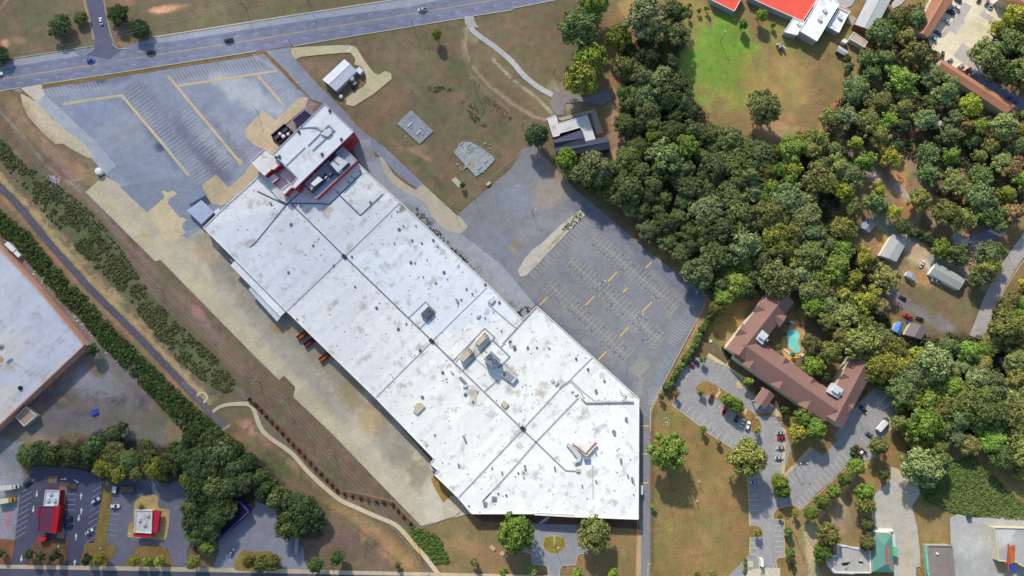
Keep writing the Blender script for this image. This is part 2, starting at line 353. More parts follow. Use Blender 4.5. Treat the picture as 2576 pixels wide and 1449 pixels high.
GOPS = [
 ('poly', P('U', '1500,-200 3000,-200 3000,700 1700,740 1500,400'), 60, (150, 122, 80), .8),
 ('poly', P('U', '1640,1000 3200,900 3200,1800 1640,1800'), 50, (150, 122, 74), .9),
 ('poly', P('U', '1080,1270 1640,1300 1640,1500 1000,1500'), 40, (148, 120, 74), .8),
 ('blob', 110, 30, 90, 60, 0, (98, 106, 70), .5), ('blob', 470, 30, 120, 40, -8, (108, 106, 74), .4), ('blob', 700, 20, 80, 30, -8, (112, 108, 72), .4),
 ('blob', 413, 22, 48, 11, -8, (206, 158, 108), 1), ('blob', 15, 110, 14, 12, 0, (196, 145, 105), .9), ('blob', 45, 100, 26, 10, 0, (170, 130, 95), .7), ('blob', 310, 5, 30, 12, 0, (170, 118, 88), .7),
 ('blob', 320, 112, 32, 8, 0, (170, 128, 92), .7), ('stroke', P('U', '-20,40 18,0'), 3, 5, (172, 150, 115), .8),
 # field in the middle
 ('poly', P('U', '745,150 1190,60 1400,20 1420,230 1400,330 1160,530 900,300'), 30, (126, 106, 78), .8),
 ('blob', 1000, 160, 110, 70, 20, (120, 108, 78), .6), ('blob', 1080, 260, 110, 60, 45, (110, 105, 72), .6), ('blob', 980, 250, 80, 40, 30, (132, 104, 76), .5),
 ('stroke', P('U', '1075,95 1140,160 1200,250 1270,330'), 14, 20, (92, 100, 66), .55), ('blob', 1110, 222, 46, 9, 5, (70, 92, 58), .9, 1), ('blob', 1260, 150, 60, 50, 0, (134, 110, 82), .5),
 ('stroke', P('U', '1050,410 1100,460 1120,500'), 9, 14, (84, 98, 58), .6), ('blob', 1215, 340, 40, 60, 40, (100, 100, 66), .4),
 ('blob', 1050, 385, 36, 8, 30, (176, 134, 100), .8), ('blob', 1000, 365, 26, 9, 45, (160, 126, 92), .6), ('blob', 1060, 375, 20, 12, 0, (168, 130, 100), .6), ('blob', 940, 320, 30, 20, 0, (138, 96, 76), .4),
 ('stroke', P('U', '1180,62 1172,90 1172,130 1190,170 1230,215 1290,262 1350,296 1400,305'), 3, 4, (172, 148, 120), .85), ('stroke', P('U', '1168,70 1162,120 1180,180 1220,228 1280,275'), 1.5, 3, (165, 140, 112), .6),
 ('stroke', P('U', '1240,150 1290,200 1350,245 1395,292'), 2.2, 3, (186, 166, 136), .9), ('blob', 1186, 92, 22, 14, 40, (168, 142, 112), .7),
 ('blob', 1420, 245, 55, 30, 30, (165, 148, 125), .8), ('stroke', P('U', '1540,240 1552,300 1556,360 1545,400'), 12, 16, (168, 136, 108), .9), ('blob', 1490, 245, 60, 24, 0, (132, 120, 118), .6), ('blob', 1500, 360, 70, 60, 0, (120, 100, 85), .4),
 # school field
 ('blob', 1790, 150, 100, 120, 15, (124, 158, 58), .95), ('blob', 1850, 110, 60, 70, 0, (118, 152, 52), .8), ('blob', 1860, 210, 70, 80, 0, (140, 150, 62), .7), ('blob', 1725, 190, 30, 80, 0, (132, 156, 66), .6),
 ('blob', 1960, 210, 90, 90, 0, (166, 138, 84), .85), ('blob', 1740, 25, 60, 40, 0, (156, 140, 76), .8), ('blob', 1600, 20, 40, 40, 0, (186, 150, 96), .8), ('blob', 2000, 100, 90, 50, 20, (146, 140, 66), .7), ('blob', 2140, 90, 26, 26, 0, (132, 140, 60), .7),
 ('blob', 1955, 325, 60, 26, 10, (176, 140, 104), .9), ('stroke', P('U', '2200,160 2170,200 2130,230 2080,290 2062,340'), 8, 12, (194, 142, 92), .85), ('stroke', P('U', '1990,190 2000,260 1980,330'), 4, 8, (150, 150, 80), .5),
 ('blob', 1740, 100, 14, 30, 0, (175, 140, 90), .6),
 # right neighbourhood
 ('poly', P('U', '2150,380 2300,400 2340,480 2420,530 2530,590 2470,720 2330,700 2240,690 2180,600 2120,560'), 26, (146, 120, 92), .9),
 ('blob', 2262, 440, 34, 56, 10, (190, 146, 92), .9), ('blob', 2285, 520, 24, 40, 20, (186, 116, 78), .9), ('blob', 2365, 430, 16, 60, -5, (190, 136, 88), .8), ('blob', 2232, 600, 45, 30, 30, (178, 138, 80), .9), ('blob', 2370, 610, 26, 16, 30, (196, 140, 100), .9),
 ('blob', 2330, 545, 26, 28, 0, (190, 160, 124), .7), ('blob', 2290, 400, 30, 16, 0, (184, 130, 96), .7), ('blob', 2310, 700, 50, 22, 30, (184, 140, 92), .8), ('blob', 2400, 640, 18, 40, -15, (196, 158, 120), .7), ('blob', 2535, 560, 22, 50, 20, (170, 142, 86), .8),
 ('stroke', P('U', '2135,370 2140,420'), 8, 6, (196, 176, 156), .9), ('stroke', P('U', '2180,430 2270,480 2290,500'), 12, 10, (180, 166, 154), .9), ('stroke', P('U', '2100,500 2160,520'), 14, 12, (140, 124, 120), .8), ('blob', 2082, 515, 26, 14, 40, (170, 124, 90), .8),
 ('stroke', P('U', '2200,550 2260,585 2290,620 2320,650 2345,680'), 13, 8, (176, 168, 156), .95), ('blob', 2310, 640, 45, 34, 45, (206, 182, 142), .95), ('stroke', P('U', '2340,650 2400,670 2450,700 2490,730'), 9, 6, (166, 160, 154), .9),
 ('blob', 2260, 755, 22, 14, 30, (204, 182, 146), .9), ('stroke', P('U', '2240,735 2290,770 2340,800 2390,830'), 14, 10, (130, 122, 124), .9), ('blob', 2230, 810, 30, 26, 0, (160, 132, 84), .8), ('blob', 2480, 715, 40, 18, 30, (158, 138, 84), .8), ('blob', 2575, 760, 20, 50, 0, (190, 150, 96), .8),
 # hotel surroundings
 ('blob', 1830, 800, 70, 60, 0, (158, 130, 76), .9), ('blob', 1845, 865, 60, 30, 30, (156, 126, 78), .8), ('blob', 1990, 840, 30, 60, 0, (176, 140, 86), .7), ('blob', 2050, 940, 50, 40, 0, (96, 76, 62), .8), ('blob', 2020, 790, 16, 22, 0, (196, 142, 84), .9),
 ('stroke', P('U', '1900,960 1960,1010 2020,1060'), 20, 8, (96, 70, 62), .9), ('stroke', P('U', '2120,1030 2170,990'), 12, 8, (100, 80, 66), .8), ('blob', 2230, 1000, 40, 18, 40, (150, 118, 80), .7),
 # bottom right
 ('poly', P('U', '2290,1140 2350,1180 2440,1140 2500,1200 2580,1290 2600,1310 2480,1305 2400,1290 2320,1270'), 20, (84, 104, 56), .9), ('blob', 2400, 1180, 90, 40, 20, (66, 98, 52), .7, 1), ('blob', 2390, 1270, 60, 24, 10, (130, 118, 62), .7), ('blob', 2350, 1330, 38, 36, 0, (154, 124, 84), .9), ('blob', 2350, 1370, 34, 14, 0, (128, 124, 62), .8),
 ('poly', P('U', '1990,1290 2060,1250 2120,1190 2150,1200 2190,1220 2190,1440 2000,1449 1975,1400'), 14, (154, 128, 90), .9), ('blob', 2120, 1300, 26, 50, 0, (176, 154, 128), .8), ('stroke', P('U', '2040,1330 2036,1380 2050,1449'), 15, 10, (190, 170, 138), .9), ('stroke', P('U', '2060,1300 2100,1250 2150,1190 2190,1160'), 8, 10, (196, 164, 110), .8),
 # big lawn right of the store
 ('blob', 1780, 1330, 40, 40, 0, (168, 138, 92), .5), ('blob', 1680, 1350, 26, 60, 0, (136, 130, 72), .5), ('blob', 1750, 1210, 60, 50, 0, (140, 126, 74), .4), ('blob', 1690, 1060, 50, 24, 30, (122, 116, 62), .6), ('stroke', P('U', '1646,1030 1640,1100 1640,1420'), 5, 4, (120, 92, 56), .8),
 # lower middle
 ('poly', P('U', '700,1180 800,1230 1000,1300 1090,1400 1100,1449 650,1449 640,1300'), 24, (126, 100, 80), .8), ('blob', 880, 1370, 90, 40, 20, (112, 88, 80), .6), ('stroke', P('U', '830,1260 900,1310 980,1360 1050,1440'), 20, 24, (176, 134, 80), .85), ('blob', 1000, 1400, 50, 26, 30, (180, 140, 84), .7),
 ('stroke', P('U', '760,1240 850,1290 950,1370 1010,1420'), 2.5, 4, (92, 62, 50), .7), ('blob', 830, 1240, 40, 14, 40, (176, 118, 88), .7), ('blob', 610, 1080, 30, 30, 0, (160, 112, 86), .7), ('blob', 680, 1120, 50, 26, 30, (140, 104, 84), .7), ('blob', 1180, 1370, 60, 30, 40, (172, 136, 84), .6), ('blob', 1090, 1390, 22, 30, -40, (104, 124, 62), .8), ('blob', 1160, 1340, 50, 20, 20, (146, 118, 82), .5),
 ('poly', P('U', '560,1040 700,1110 850,1250 1050,1320 1100,1400 1060,1400 900,1290 760,1230 640,1140 560,1090'), 18, (118, 104, 72), .7), ('blob', 700, 1170, 22, 60, -45, (88, 98, 58), .6),
 # rail corridor, left
 ('poly', P('U', '-20,230 60,235 100,320 220,420 380,560 470,700 640,890 830,1080 1050,1330 1000,1320 760,1130 560,960 380,780 200,600 60,430 -20,330'), 12, (118, 96, 76), .95),
 ('stroke', P('U', '20,250 60,310 120,380 200,440 260,470'), 16, 16, (160, 124, 88), .7), ('blob', 190, 420, 36, 16, 45, (156, 118, 82), .8), ('blob', 130, 330, 24, 40, -45, (150, 112, 84), .5), ('stroke', P('U', '-10,270 60,345 120,420 200,480'), 2.5, 3, (158, 140, 128), .6), ('stroke', P('U', '60,300 120,360 190,432 240,425'), 2, 3, (160, 140, 130), .6), ('stroke', P('U', '190,455 240,432'), 3, 3, (164, 142, 124), .6),
 ('stroke', P('U', '20,362 130,490 260,610 390,745 520,900 620,1000 720,1110'), 4, 5, (134, 112, 112), .85), ('stroke', P('U', '150,470 300,620 450,770 600,930'), 6, 10, (128, 104, 88), .6),
 ('stroke', P('U', '0,440 80,530 200,650 330,790 450,930'), 9, 12, (172, 138, 90), .85, 1), ('stroke', P('U', '10,500 120,620 230,730 360,880 500,1030'), 6, 8, (160, 118, 78), .8), ('stroke', P('U', '-10,520 60,600 180,720 300,850'), 8, 10, (140, 106, 78), .7), ('blob', 500, 790, 14, 22, -40, (176, 122, 94), .8), ('blob', 560, 850, 26, 60, -42, (138, 106, 84), .6),
 ('poly', SCRUB2, 14, (92, 100, 58), .85),
 ('poly', SCRUB1, 9, (76, 86, 50), .9),
 # weedy yard by the brick warehouse
 ('poly', P('U', '-10,585 60,620 130,730 215,820 230,840 330,950 410,1050 420,1120 330,1150 200,1090 -10,1110 -10,1060 100,1000 210,870 60,700 -10,640'), 8, (122, 112, 108), .95),
 ('blob', 240, 960, 70, 44, 20, (136, 134, 142), .9), ('blob', 330, 930, 26, 60, -40, (132, 122, 120), .7), ('blob', 245, 935, 32, 16, 60, (130, 104, 78), .9, 1), ('blob', 140, 1010, 50, 26, 0, (92, 82, 86), .7), ('blob', 330, 1010, 60, 30, 0, (92, 84, 94), .8, 1), ('blob', 150, 1010, 30, 14, 20, (140, 112, 80), .8, 1), ('blob', 190, 1055, 120, 24, 5, (112, 104, 110), .8), ('blob', 120, 1110, 120, 14, 5, (150, 134, 116), .6), ('blob', 380, 1060, 36, 40, 0, (120, 106, 88), .7), ('stroke', P('U', '50,640 120,720 190,800 260,870'), 9, 8, (136, 122, 112), .8), ('stroke', P('U', '10,640 70,705 140,780 200,850'), 7, 5, (82, 62, 64), .85),
 ('poly', P('U', '-20,1105 60,1110 50,1160 60,1200 50,1280 36,1370 30,1420 -20,1420'), 6, (136, 136, 146), .95), ('blob', 20, 1310, 12, 24, 0, (162, 126, 112), .7), ('blob', 20, 1390, 24, 26, 0, (150, 108, 84), .9),
 ('blob', 250, 1370, 60, 40, 0, (140, 108, 74), .6), ('blob', 120, 1380, 50, 24, 0, (118, 88, 66), .8), ('blob', 500, 1400, 40, 30, 0, (124, 96, 72), .8), ('blob', 380, 1400, 60, 30, 0, (148, 124, 72), .8), ('blob', 660, 1410, 50, 20, 0, (130, 110, 70), .8),
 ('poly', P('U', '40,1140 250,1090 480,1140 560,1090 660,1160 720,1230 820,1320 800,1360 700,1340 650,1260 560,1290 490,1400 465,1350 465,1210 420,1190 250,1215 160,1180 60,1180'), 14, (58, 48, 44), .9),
]
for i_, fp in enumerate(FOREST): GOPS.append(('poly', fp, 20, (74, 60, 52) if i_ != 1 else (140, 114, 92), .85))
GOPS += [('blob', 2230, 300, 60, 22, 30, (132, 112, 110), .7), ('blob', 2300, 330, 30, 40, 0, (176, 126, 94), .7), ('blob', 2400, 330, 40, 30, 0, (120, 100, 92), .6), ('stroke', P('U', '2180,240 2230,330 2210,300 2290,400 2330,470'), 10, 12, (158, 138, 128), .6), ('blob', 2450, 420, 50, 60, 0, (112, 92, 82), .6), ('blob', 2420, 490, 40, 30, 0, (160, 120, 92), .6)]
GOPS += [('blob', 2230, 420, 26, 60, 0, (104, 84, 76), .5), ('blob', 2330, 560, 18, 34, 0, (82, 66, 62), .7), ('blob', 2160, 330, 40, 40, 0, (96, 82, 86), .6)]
TR = P('U', '-40,430 0,470 50,521 120,607 225,724 287,786 355,854 445,949 512,1019')
GOPS += [('stroke', [(u + 14, v - 9) for u, v in TR], 7, 6, (184, 152, 104), .85), ('stroke', [(u + 26, v - 18) for u, v in TR[2:]], 9, 10, (168, 140, 98), .7, 1), ('stroke', [(u - 13, v + 9) for u, v in TR], 6, 6, (160, 118, 82), .85), ('stroke', [(u - 26, v + 18) for u, v in TR], 7, 9, (128, 108, 66), .7),
         ('stroke', [(u + 110, v - 96) for u, v in TR[1:-1]], 7, 8, (140, 118, 112), .6), ('stroke', [(u + 150, v - 128) for u, v in TR[2:-1]], 10, 12, (146, 110, 84), .5, 1),
         ('poly', P('U', '410,1060 440,1040 520,1120 560,1160 520,1170 440,1150'), 12, (140, 124, 88), .8), ('stroke', P('U', '600,1060 700,1140 820,1240 960,1340'), 7, 10, (176, 128, 96), .6, 1), ('blob', 640, 1080, 40, 18, 40, (182, 132, 104), .6, 1), ('blob', 180, 940, 40, 14, -30, (150, 112, 84), .7, 1), ('blob', 260, 1000, 44, 16, 10, (104, 92, 92), .7, 1), ('blob', 100, 1030, 50, 20, 10, (128, 100, 80), .6, 1)]
def grid_ground():
    xs = list(np.arange(-306, 306.01, 1.0)); ys = list(np.arange(math.floor(W(0, 1460)[1]), W(0, -12)[1], 1.0))
    ext = [8, 20, 45, 90, 180, 400, 900, 2000, 4000]
    xs = [xs[0] - e for e in ext[::-1]] + xs + [xs[-1] + e for e in ext]; ys = [ys[0] - e for e in ext[::-1]] + ys + [ys[-1] + e for e in ext]
    nx, ny = len(xs), len(ys); X, Y = np.meshgrid(np.array(xs), np.array(ys)); X = X.ravel(); Y = Y.ravel()
    me = bpy.data.meshes.new('ground'); me.vertices.add(nx * ny); co = np.zeros((nx * ny, 3)); co[:, 0] = X; co[:, 1] = Y; me.vertices.foreach_set('co', co.ravel())
    i = np.arange((nx - 1) * (ny - 1)); r, c = i // (nx - 1), i % (nx - 1); a = r * nx + c
    q = np.stack([a, a + 1, a + nx + 1, a + nx], 1).astype(np.int32)
    me.loops.add(q.size); me.loops.foreach_set('vertex_index', q.ravel()); me.polygons.add(len(q))
    me.polygons.foreach_set('loop_start', np.arange(len(q), dtype=np.int32) * 4); me.update(calc_edges=True)
    zc = Y * sin(TILT) + H * cos(TILT); zc = np.maximum(zc, 20); U = CX + FPX * X / zc; V = CY - FPX * (Y * cos(TILT) - H * sin(TILT)) / zc
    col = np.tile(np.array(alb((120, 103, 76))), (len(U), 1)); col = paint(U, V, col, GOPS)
    t = (fbm(U, V, 60, 41) - .5)[:, None]; g = (fbm(U, V, 30, 44) - .5)[:, None]
    col = 1.06 * col * (1 + .25 * t) * (1 + g * np.array([-.5, .12, -.3])[None, :])
    col = col * (1 + .22 * np.clip((1500 - U - .3 * V) / 700, 0, 1))[:, None]  # ground colour lightened towards the left to offset the cloud's shade
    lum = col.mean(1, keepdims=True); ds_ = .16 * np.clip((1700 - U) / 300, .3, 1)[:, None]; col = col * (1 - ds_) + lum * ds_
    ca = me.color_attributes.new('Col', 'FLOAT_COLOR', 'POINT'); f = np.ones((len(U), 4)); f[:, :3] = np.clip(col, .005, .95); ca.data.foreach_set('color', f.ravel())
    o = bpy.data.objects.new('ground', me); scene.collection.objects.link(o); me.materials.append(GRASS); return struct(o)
grid_ground()
# ================================================================ PAVED SURFACES
BLUEA = (150, 156, 174)
# highway
HW_T = P('U', '-60,182 0,172') + P('00', '130,600 950,470 1210,488 1540,378 2576,217') + P('10', '1380,2') + P('U', '1150,-30')
HW_B = P('U', '1560,-28 1398,0') + P('20', '0,85') + P('10', '2576,102 2080,182 1570,265 900,375 0,515') + P('00', '1300,715 430,848 0,915') + P('U', '-60,239')
sheet('road', HW_T + HW_B, ASPH, (138, 142, 164), [('stroke', P('U', '-60,205 250,160 644,99 1244,0'), 3, 6, (150, 151, 162), .8)] +
      [('stroke', [(x, 212 + d - .157 * x) for x in (-60, 300, 700, 1200, 1500)], 3, 5, (120, 122, 146), .7) for d in (-31, -16, 0, 14)], cell=8)
sheet('road_shoulder', P('00', '1545,378 2576,217') + P('10', '1380,2 2300,-120 1600,60 700,175 0,285') + P('00', '2576,285 1700,420 1400,440'), ASPH, (170, 172, 184))
sheet('road_shoulder', P('00', '130,600 720,508 800,560 0,690 130,640'), ASPH, (168, 168, 178))
sheet('side_street', P('00', '860,-60 905,180 955,400 950,480 860,550 1100,600 1230,500 1170,480 1115,370 1015,-60'), ASPH, (106, 108, 132))
def kerb(name, key, s, w=1.6, c=(206, 196, 176), h=.1):
    pts = P(key, s) if isinstance(s, str) else s
    m = MB(); wp = Wp(pts)
    for a, b in zip(wp[:-1], wp[1:]): m.strip(a, b, w * S, .0, .16 + h)
    return struct(m.build(name, flat('kerb_%d_%d' % (c[0], c[2]), c, .9, 0, .12, 1.0)))
sheet('pavement', band(P('00', '840,-40 860,60 905,220 945,400'), 6), CONC, (176, 156, 134)); sheet('pavement', band(P('00', '1040,-40 1060,100 1110,330 1150,440'), 3.4), CONC, (176, 158, 138))
kerb('kerb', '00', '130,590 500,533 950,462'); kerb('kerb', '00', '950,485 930,515 860,553'); kerb('kerb', '00', '1130,440 1170,480 1210,495 1300,488')
kerb('kerb', 'U', P('00', '1540,376 2576,213') + P('10', '1380,0 1500,-20'), 3.2); kerb('kerb', 'U', P('00', '430,848 1300,716') + P('10', '0,517'), 2); kerb('kerb', 'U', P('10', '370,467 900,377 1570,267 2080,182'), 2); kerb('kerb', 'U', P('10', '2190,160 2576,102') + P('20', '0,87 440,0'), 2); kerb('kerb', '00', '0,915 200,885', 2)
sheet('pavement', P('00', '0,918 180,888 230,915 200,930 100,900 0,935'), GRAV, (172, 152, 128))
# upper-left car park
LOT1 = P('U', '92,257 115,235 108,222 322,186 644,140 662,134 751,224 779,250 690,330 640,450 560,560 470,640 370,534 265,437 215,382')
sheet('parking_lot', LOT1, ASPH, BLUEA, [('blob', 620, 235, 110, 36, 30, (192, 197, 204), .85), ('blob', 560, 350, 60, 70, 0, (172, 175, 184), .6), ('stroke', P('U', '340,230 400,290 480,380 560,450'), 26, 30, (128, 130, 148), .7), ('stroke', P('U', '520,290 600,400'), 12, 20, (128, 130, 148), .6), ('blob', 250, 205, 90, 14, -8, (120, 121, 142), .75), ('stroke', P('U', '450,188 550,172 660,156'), 14, 10, (128, 130, 148), .6), ('stroke', P('U', '320,262 400,360 480,455'), 10, 14, (122, 124, 142), .6), ('stroke', P('U', '445,300 520,395 570,450'), 18, 16, (116, 118, 138), .6), ('blob', 300, 330, 70, 60, 0, (168, 171, 180), .5),
      ('blob', 420, 520, 50, 40, 0, (128, 138, 170), .6), ('blob', 402, 370, 16, 12, 20, (84, 86, 124), .9), ('blob', 600, 180, 60, 14, -8, (150, 155, 185), .5), ('blob', 255, 206, 16, 5, -8, (70, 72, 100), .8), ('blob', 230, 290, 60, 30, 0, (138, 142, 172), .5), ('blob', 720, 250, 30, 26, 0, (166, 178, 198), .6)], cell=7, mottle=.12)
sheet('driveway', P('U', '92,257 116,240 180,300 250,365 292,418 265,437 215,382'), ASPH, (172, 177, 188))
sheet('driveway', P('00', '205,885 415,848 458,948 378,1032'), CONC, (212, 200, 184))
sheet('gravel_strip', P('00', '205,940 300,985 378,1032 520,1190 700,1340 850,1448') + P('01', '950,130 890,140 750,70 640,0') + P('00', '560,1448 420,1330 290,1180 230,1060'), GRAV, (208, 192, 166), [('stroke', P('00', '240,1060 420,1330 600,1448'), 6, 8, (180, 156, 120), .7)])
TANC = (216, 194, 146)
for s, w in (('157,262 304,240', 6.5), ('305,238 410,362 498,471', 7), ('422,190 565,362 600,404', 7), ('600,400 607,414', 12), ('447,216 644,186 697,178', 6), ('649,190 714,265', 6.5)):
    sheet('concrete_strip', band(P('U', s), w), CONC, (212, 192, 154), cell=20)
sheet('gravel_strip', P('10', '60,515 100,515 250,660 380,800 440,870 420,900 330,800 200,660 90,560'), GRASS, (142, 108, 74)); sheet('grass_strip', P('00', '440,850 1300,722 2560,545') + P('10', '60,515 60,545') + P('00', '2560,562 1310,755 460,885 415,900'), GRASS, (138, 112, 72), [('stroke', P('U', '330,183 660,132'), 3, 4, (158, 108, 70), .6)])
# concrete yard
YARD = P('U', '215,483 262,442 300,462 370,534 470,600 512,572 560,610 722,780 950,1006 1085,1160 1100,1190 1155,1250 1188,1290 1059,1323') + [P('13', '745,0')[0]] + P('U', '738,999 743,974 714,944 702,956 644,899 472,724 404,654 390,657')
sheet('concrete_yard', YARD, CONC, (204, 191, 168), [('stroke', P('U', '560,640 700,800 820,920 930,1030 1060,1200'), 26, 36, (162, 150, 134), .9), ('stroke', P('U', '500,600 600,740 740,900 860,1040'), 20, 22, (174, 166, 152), .8), ('blob', 640, 740, 70, 30, 45, (182, 172, 156), .6), ('stroke', P('U', '230,480 420,640 620,850 830,1060 1010,1290'), 12, 14, (212, 196, 160), .6),
      ('blob', 1000, 1130, 50, 60, -40, (170, 162, 148), .7), ('blob', 930, 1060, 40, 34, 45, (200, 170, 118), .6), ('blob', 700, 830, 26, 14, 20, (186, 142, 82), .6), ('blob', 364, 592, 8, 6, 0, (224, 164, 96), 1), ('stroke', P('U', '280,522 305,545'), 2, 3, (226, 176, 110), .7), ('stroke', P('U', '800,880 818,925'), 1.8, 2.5, (186, 130, 60), .8), ('stroke', P('U', '725,825 742,838'), 4, 5, (196, 148, 80), .7), ('blob', 880, 985, 40, 50, -45, (168, 150, 110), .6), ('blob', 1090, 1260, 40, 50, 0, (204, 198, 182), .7), ('blob', 1040, 1180, 26, 8, -20, (170, 142, 92), .7, 1), ('blob', 560, 560, 40, 40, 0, (200, 182, 150), .8), ('blob', 520, 640, 40, 26, 45, (206, 176, 146), .6)], cell=6, mottle=.1)
sheet('parking_lot', P('01', '1480,690 1660,530 1700,560 1700,600 1780,640 1840,740 1880,830 1840,850 1870,890 1950,840 2040,790 2250,560 2000,300 1200,430'), ASPH, (140, 147, 162))
sheet('concrete_yard', P('01', '1480,692 1655,540 1625,478 1650,465 1680,490 1740,468 1780,500 1772,512 1700,548 1692,600 1810,745 1850,742 1875,770 1835,800 1835,850 1875,890 1700,1000 1600,860'), CONC, (216, 196, 162))
sheet('concrete_yard', P('01', '2035,410 2172,305 2300,438 2560,210 2700,230 2576,360 2240,620 2120,600 2050,480'), CONC, (202, 184, 152), [('blob', 600, 500, 40, 14, -40, (176, 156, 124), .7)])
sheet('concrete_yard', P('A', '40,640 400,270 655,460 1130,0 1310,0 1250,200 850,540 570,800 640,930 760,960 800,1200 500,1200 420,1040 240,980 60,800'), CONC, (206, 188, 158), [('blob', 640, 330, 16, 10, 0, (222, 190, 154), .6)], cell=8)
sheet('concrete_yard', P('B', '150,300 400,560 100,900 -200,1100 -330,1050 -100,700'), CONC, (200, 184, 156))
sheet('gravel_strip', P('A', '640,800 900,540 1240,210 1330,60 1560,150 1640,140 1160,600 740,960'), GRAV, (150, 138, 138), [('blob', 805, 275, 22, 16, -40, (130, 96, 80), .8), ('blob', 800, 245, 14, 8, 0, (80, 100, 64), .8)])
sheet('grass_strip', P('13', '1758,480 1785,448 1830,470 2000,640 1960,650 1885,715 1810,590'), GRASS, (158, 128, 72))
# east drive and the striped car park
sheet('driveway', P('10', '60,515 345,478 350,540 410,610 520,740 700,925 900,1130 1000,1250 1240,1448') + P('11', '1270,10 1680,400 1640,460 1450,330 1240,120 1160,60') + P('U', '905,405 880,330 818,262') + P('10', '560,1000 440,870 250,660 100,515'), ASPH, (146, 150, 166), [('stroke', P('U', '668,135 740,215'), 9, 8, (166, 174, 186), .8), ('stroke', P('U', '830,250 960,390 1060,475'), 16, 8, (134, 138, 154), .8)], cell=8)
LOT2 = P('U', '1149,542 1288,422 1315,378 1340,362 1450,480 1500,520 1640,640 1758,724 1780,755 1663,974 1640,1025 1636,1100 1635,1500 1604,1500 1604,1310 1608,1003 1352,766 1316,806 1236,724 1130,620')
sheet('parking_lot', LOT2, ASPH, (136, 136, 141), [('blob', 1480, 640, 60, 26, 45, (146, 148, 154), .7), ('blob', 1600, 820, 50, 30, 45, (144, 144, 150), .7), ('blob', 1420, 560, 40, 20, -45, (148, 148, 150), .6), ('stroke', P('U', '1420,500 1520,590 1640,700 1740,800'), 9, 12, (118, 118, 128), .5), ('blob', 1380, 480, 70, 50, -40, (158, 148, 138), .9), ('blob', 1300, 500, 50, 50, 0, (140, 145, 158), .8), ('blob', 1370, 410, 60, 20, 45, (150, 130, 124), .7), ('blob', 1420, 450, 60, 16, 40, (156, 140, 116), .7), ('blob', 1340, 570, 60, 30, -40, (146, 146, 152), .8), ('blob', 1260, 610, 34, 60, -40, (132, 137, 150), .8), ('stroke', P('U', '1465,520 1560,590 1660,680 1760,760'), 14, 16, (112, 114, 132), .7),
      ('stroke', P('U', '1330,760 1450,860 1570,970'), 18, 20, (116, 122, 140), .8), ('blob', 1550, 700, 90, 50, 40, (132, 132, 140), .6), ('blob', 1615, 1200, 14, 300, 0, (138, 136, 138), .8), ('blob', 1302, 615, 14, 8, 40, (168, 126, 84), .8), ('blob', 1290, 630, 30, 5, 40, (176, 150, 116), .6)], cell=7, mottle=.08)
sheet('gravel_strip', P('U', '944,395 965,400 1000,452 1060,505 1078,530 1150,588 1163,590 1260,665 1345,765 1330,790 1316,806 1236,724 1100,600 1004,507 905,410 880,360 930,350'), ASPH, (158, 163, 172), [('blob', 1060, 545, 80, 20, 40, (120, 122, 130), .6, 1), ('blob', 1180, 660, 90, 12, 40, (116, 118, 120), .6, 1), ('blob', 1300, 770, 30, 12, 20, (104, 100, 84), .8, 1), ('blob', 930, 385, 30, 20, 0, (142, 138, 140), .8)], cell=6)
sheet('concrete_strip', smooth(P('11', '1240,120 1262,200 1300,300 1400,420 1500,480 1610,535 1680,590 1850,820 2030,905'), 3) + P('11', '2070,895 2130,830 2060,740 2020,718 1680,405 1605,462') + smooth(P('11', '1605,462 1500,400 1370,290 1290,170 1240,120'), 3)[:-1], CONC, (190, 180, 160), cell=10)
sheet('median_strip', P('21', '60,1275 130,1150 210,1060 300,1000 420,880 620,700 690,668 735,715 560,890 420,1040 280,1190 140,1330 85,1335'), GRAV, (196, 188, 176), [('stroke', P('21', '690,690 560,840 420,1000 250,1180 120,1320'), 3, 4, (160, 132, 84), .8, 1), ('blob', 1437, 545, 12, 26, 45, (120, 122, 78), .8, 1)], h=.14)
# verge between striped lot and hotel
sheet('grass_strip', P('22', '1890,-10 1990,110 2010,150 1990,230 1900,420 1850,500 1700,740 1560,960 1440,1180 1405,1260 1392,1230 1500,1010 1640,780 1800,480 1900,250 1950,150'), GRASS, (178, 144, 104), [('stroke', P('22', '1900,400 1700,700 1520,980'), 3, 5, (130, 100, 68), .7)])
kerb('kerb', '22', '1950,150 1500,1003 1392,1225 1390,1448', 1.4); kerb('kerb', 'U', '1604,1310 1600,1449', 1.6, (190, 156, 120))
sheet('mulch_bed', P('U', '1187,1294 1605,1308 1610,1332 1535,1326 1500,1324 1475,1318 1330,1318 1215,1312'), MULCH, (112, 78, 66))
# entrance court
sheet('parking_lot', P('23', '200,925 650,940 665,1160 755,1165 750,1222 680,1230 650,1262 640,1340 520,1345 485,1370 470,1520 368,1520 365,1385 340,1345 205,1330 200,1240 180,1222 100,1205 95,1160 200,1100'), ASPH, (148, 146, 154))
OV = [(1393.5 + 27.5 * cos(a), 1369 + 22 * sin(a)) for a in [i * pi / 12 for i in range(24)]]
sheet('planted_island', OV, GRASS, (140, 128, 66), [('stroke', P('U', '1394,1347 1394,1372'), 2.5, 2, (196, 176, 130), 1), ('blob', 1376, 1357, 9, 14, 20, (160, 160, 44), .8, 1), ('blob', 1412, 1357, 9, 14, -20, (160, 160, 44), .8, 1), ('blob', 1394, 1384, 16, 5, 0, (186, 138, 40), .9, 1)], h=.14, cell=3)
kerb('kerb', 'U', OV + OV[:1], 1.3); kerb('kerb', '23', '95,1160 100,1205 180,1222 200,1240 205,1330 340,1345 365,1385 368,1520', 1.2); kerb('kerb', '23', '755,1165 750,1222 680,1230 650,1262 640,1340 520,1345 485,1370 470,1520', 1.2)
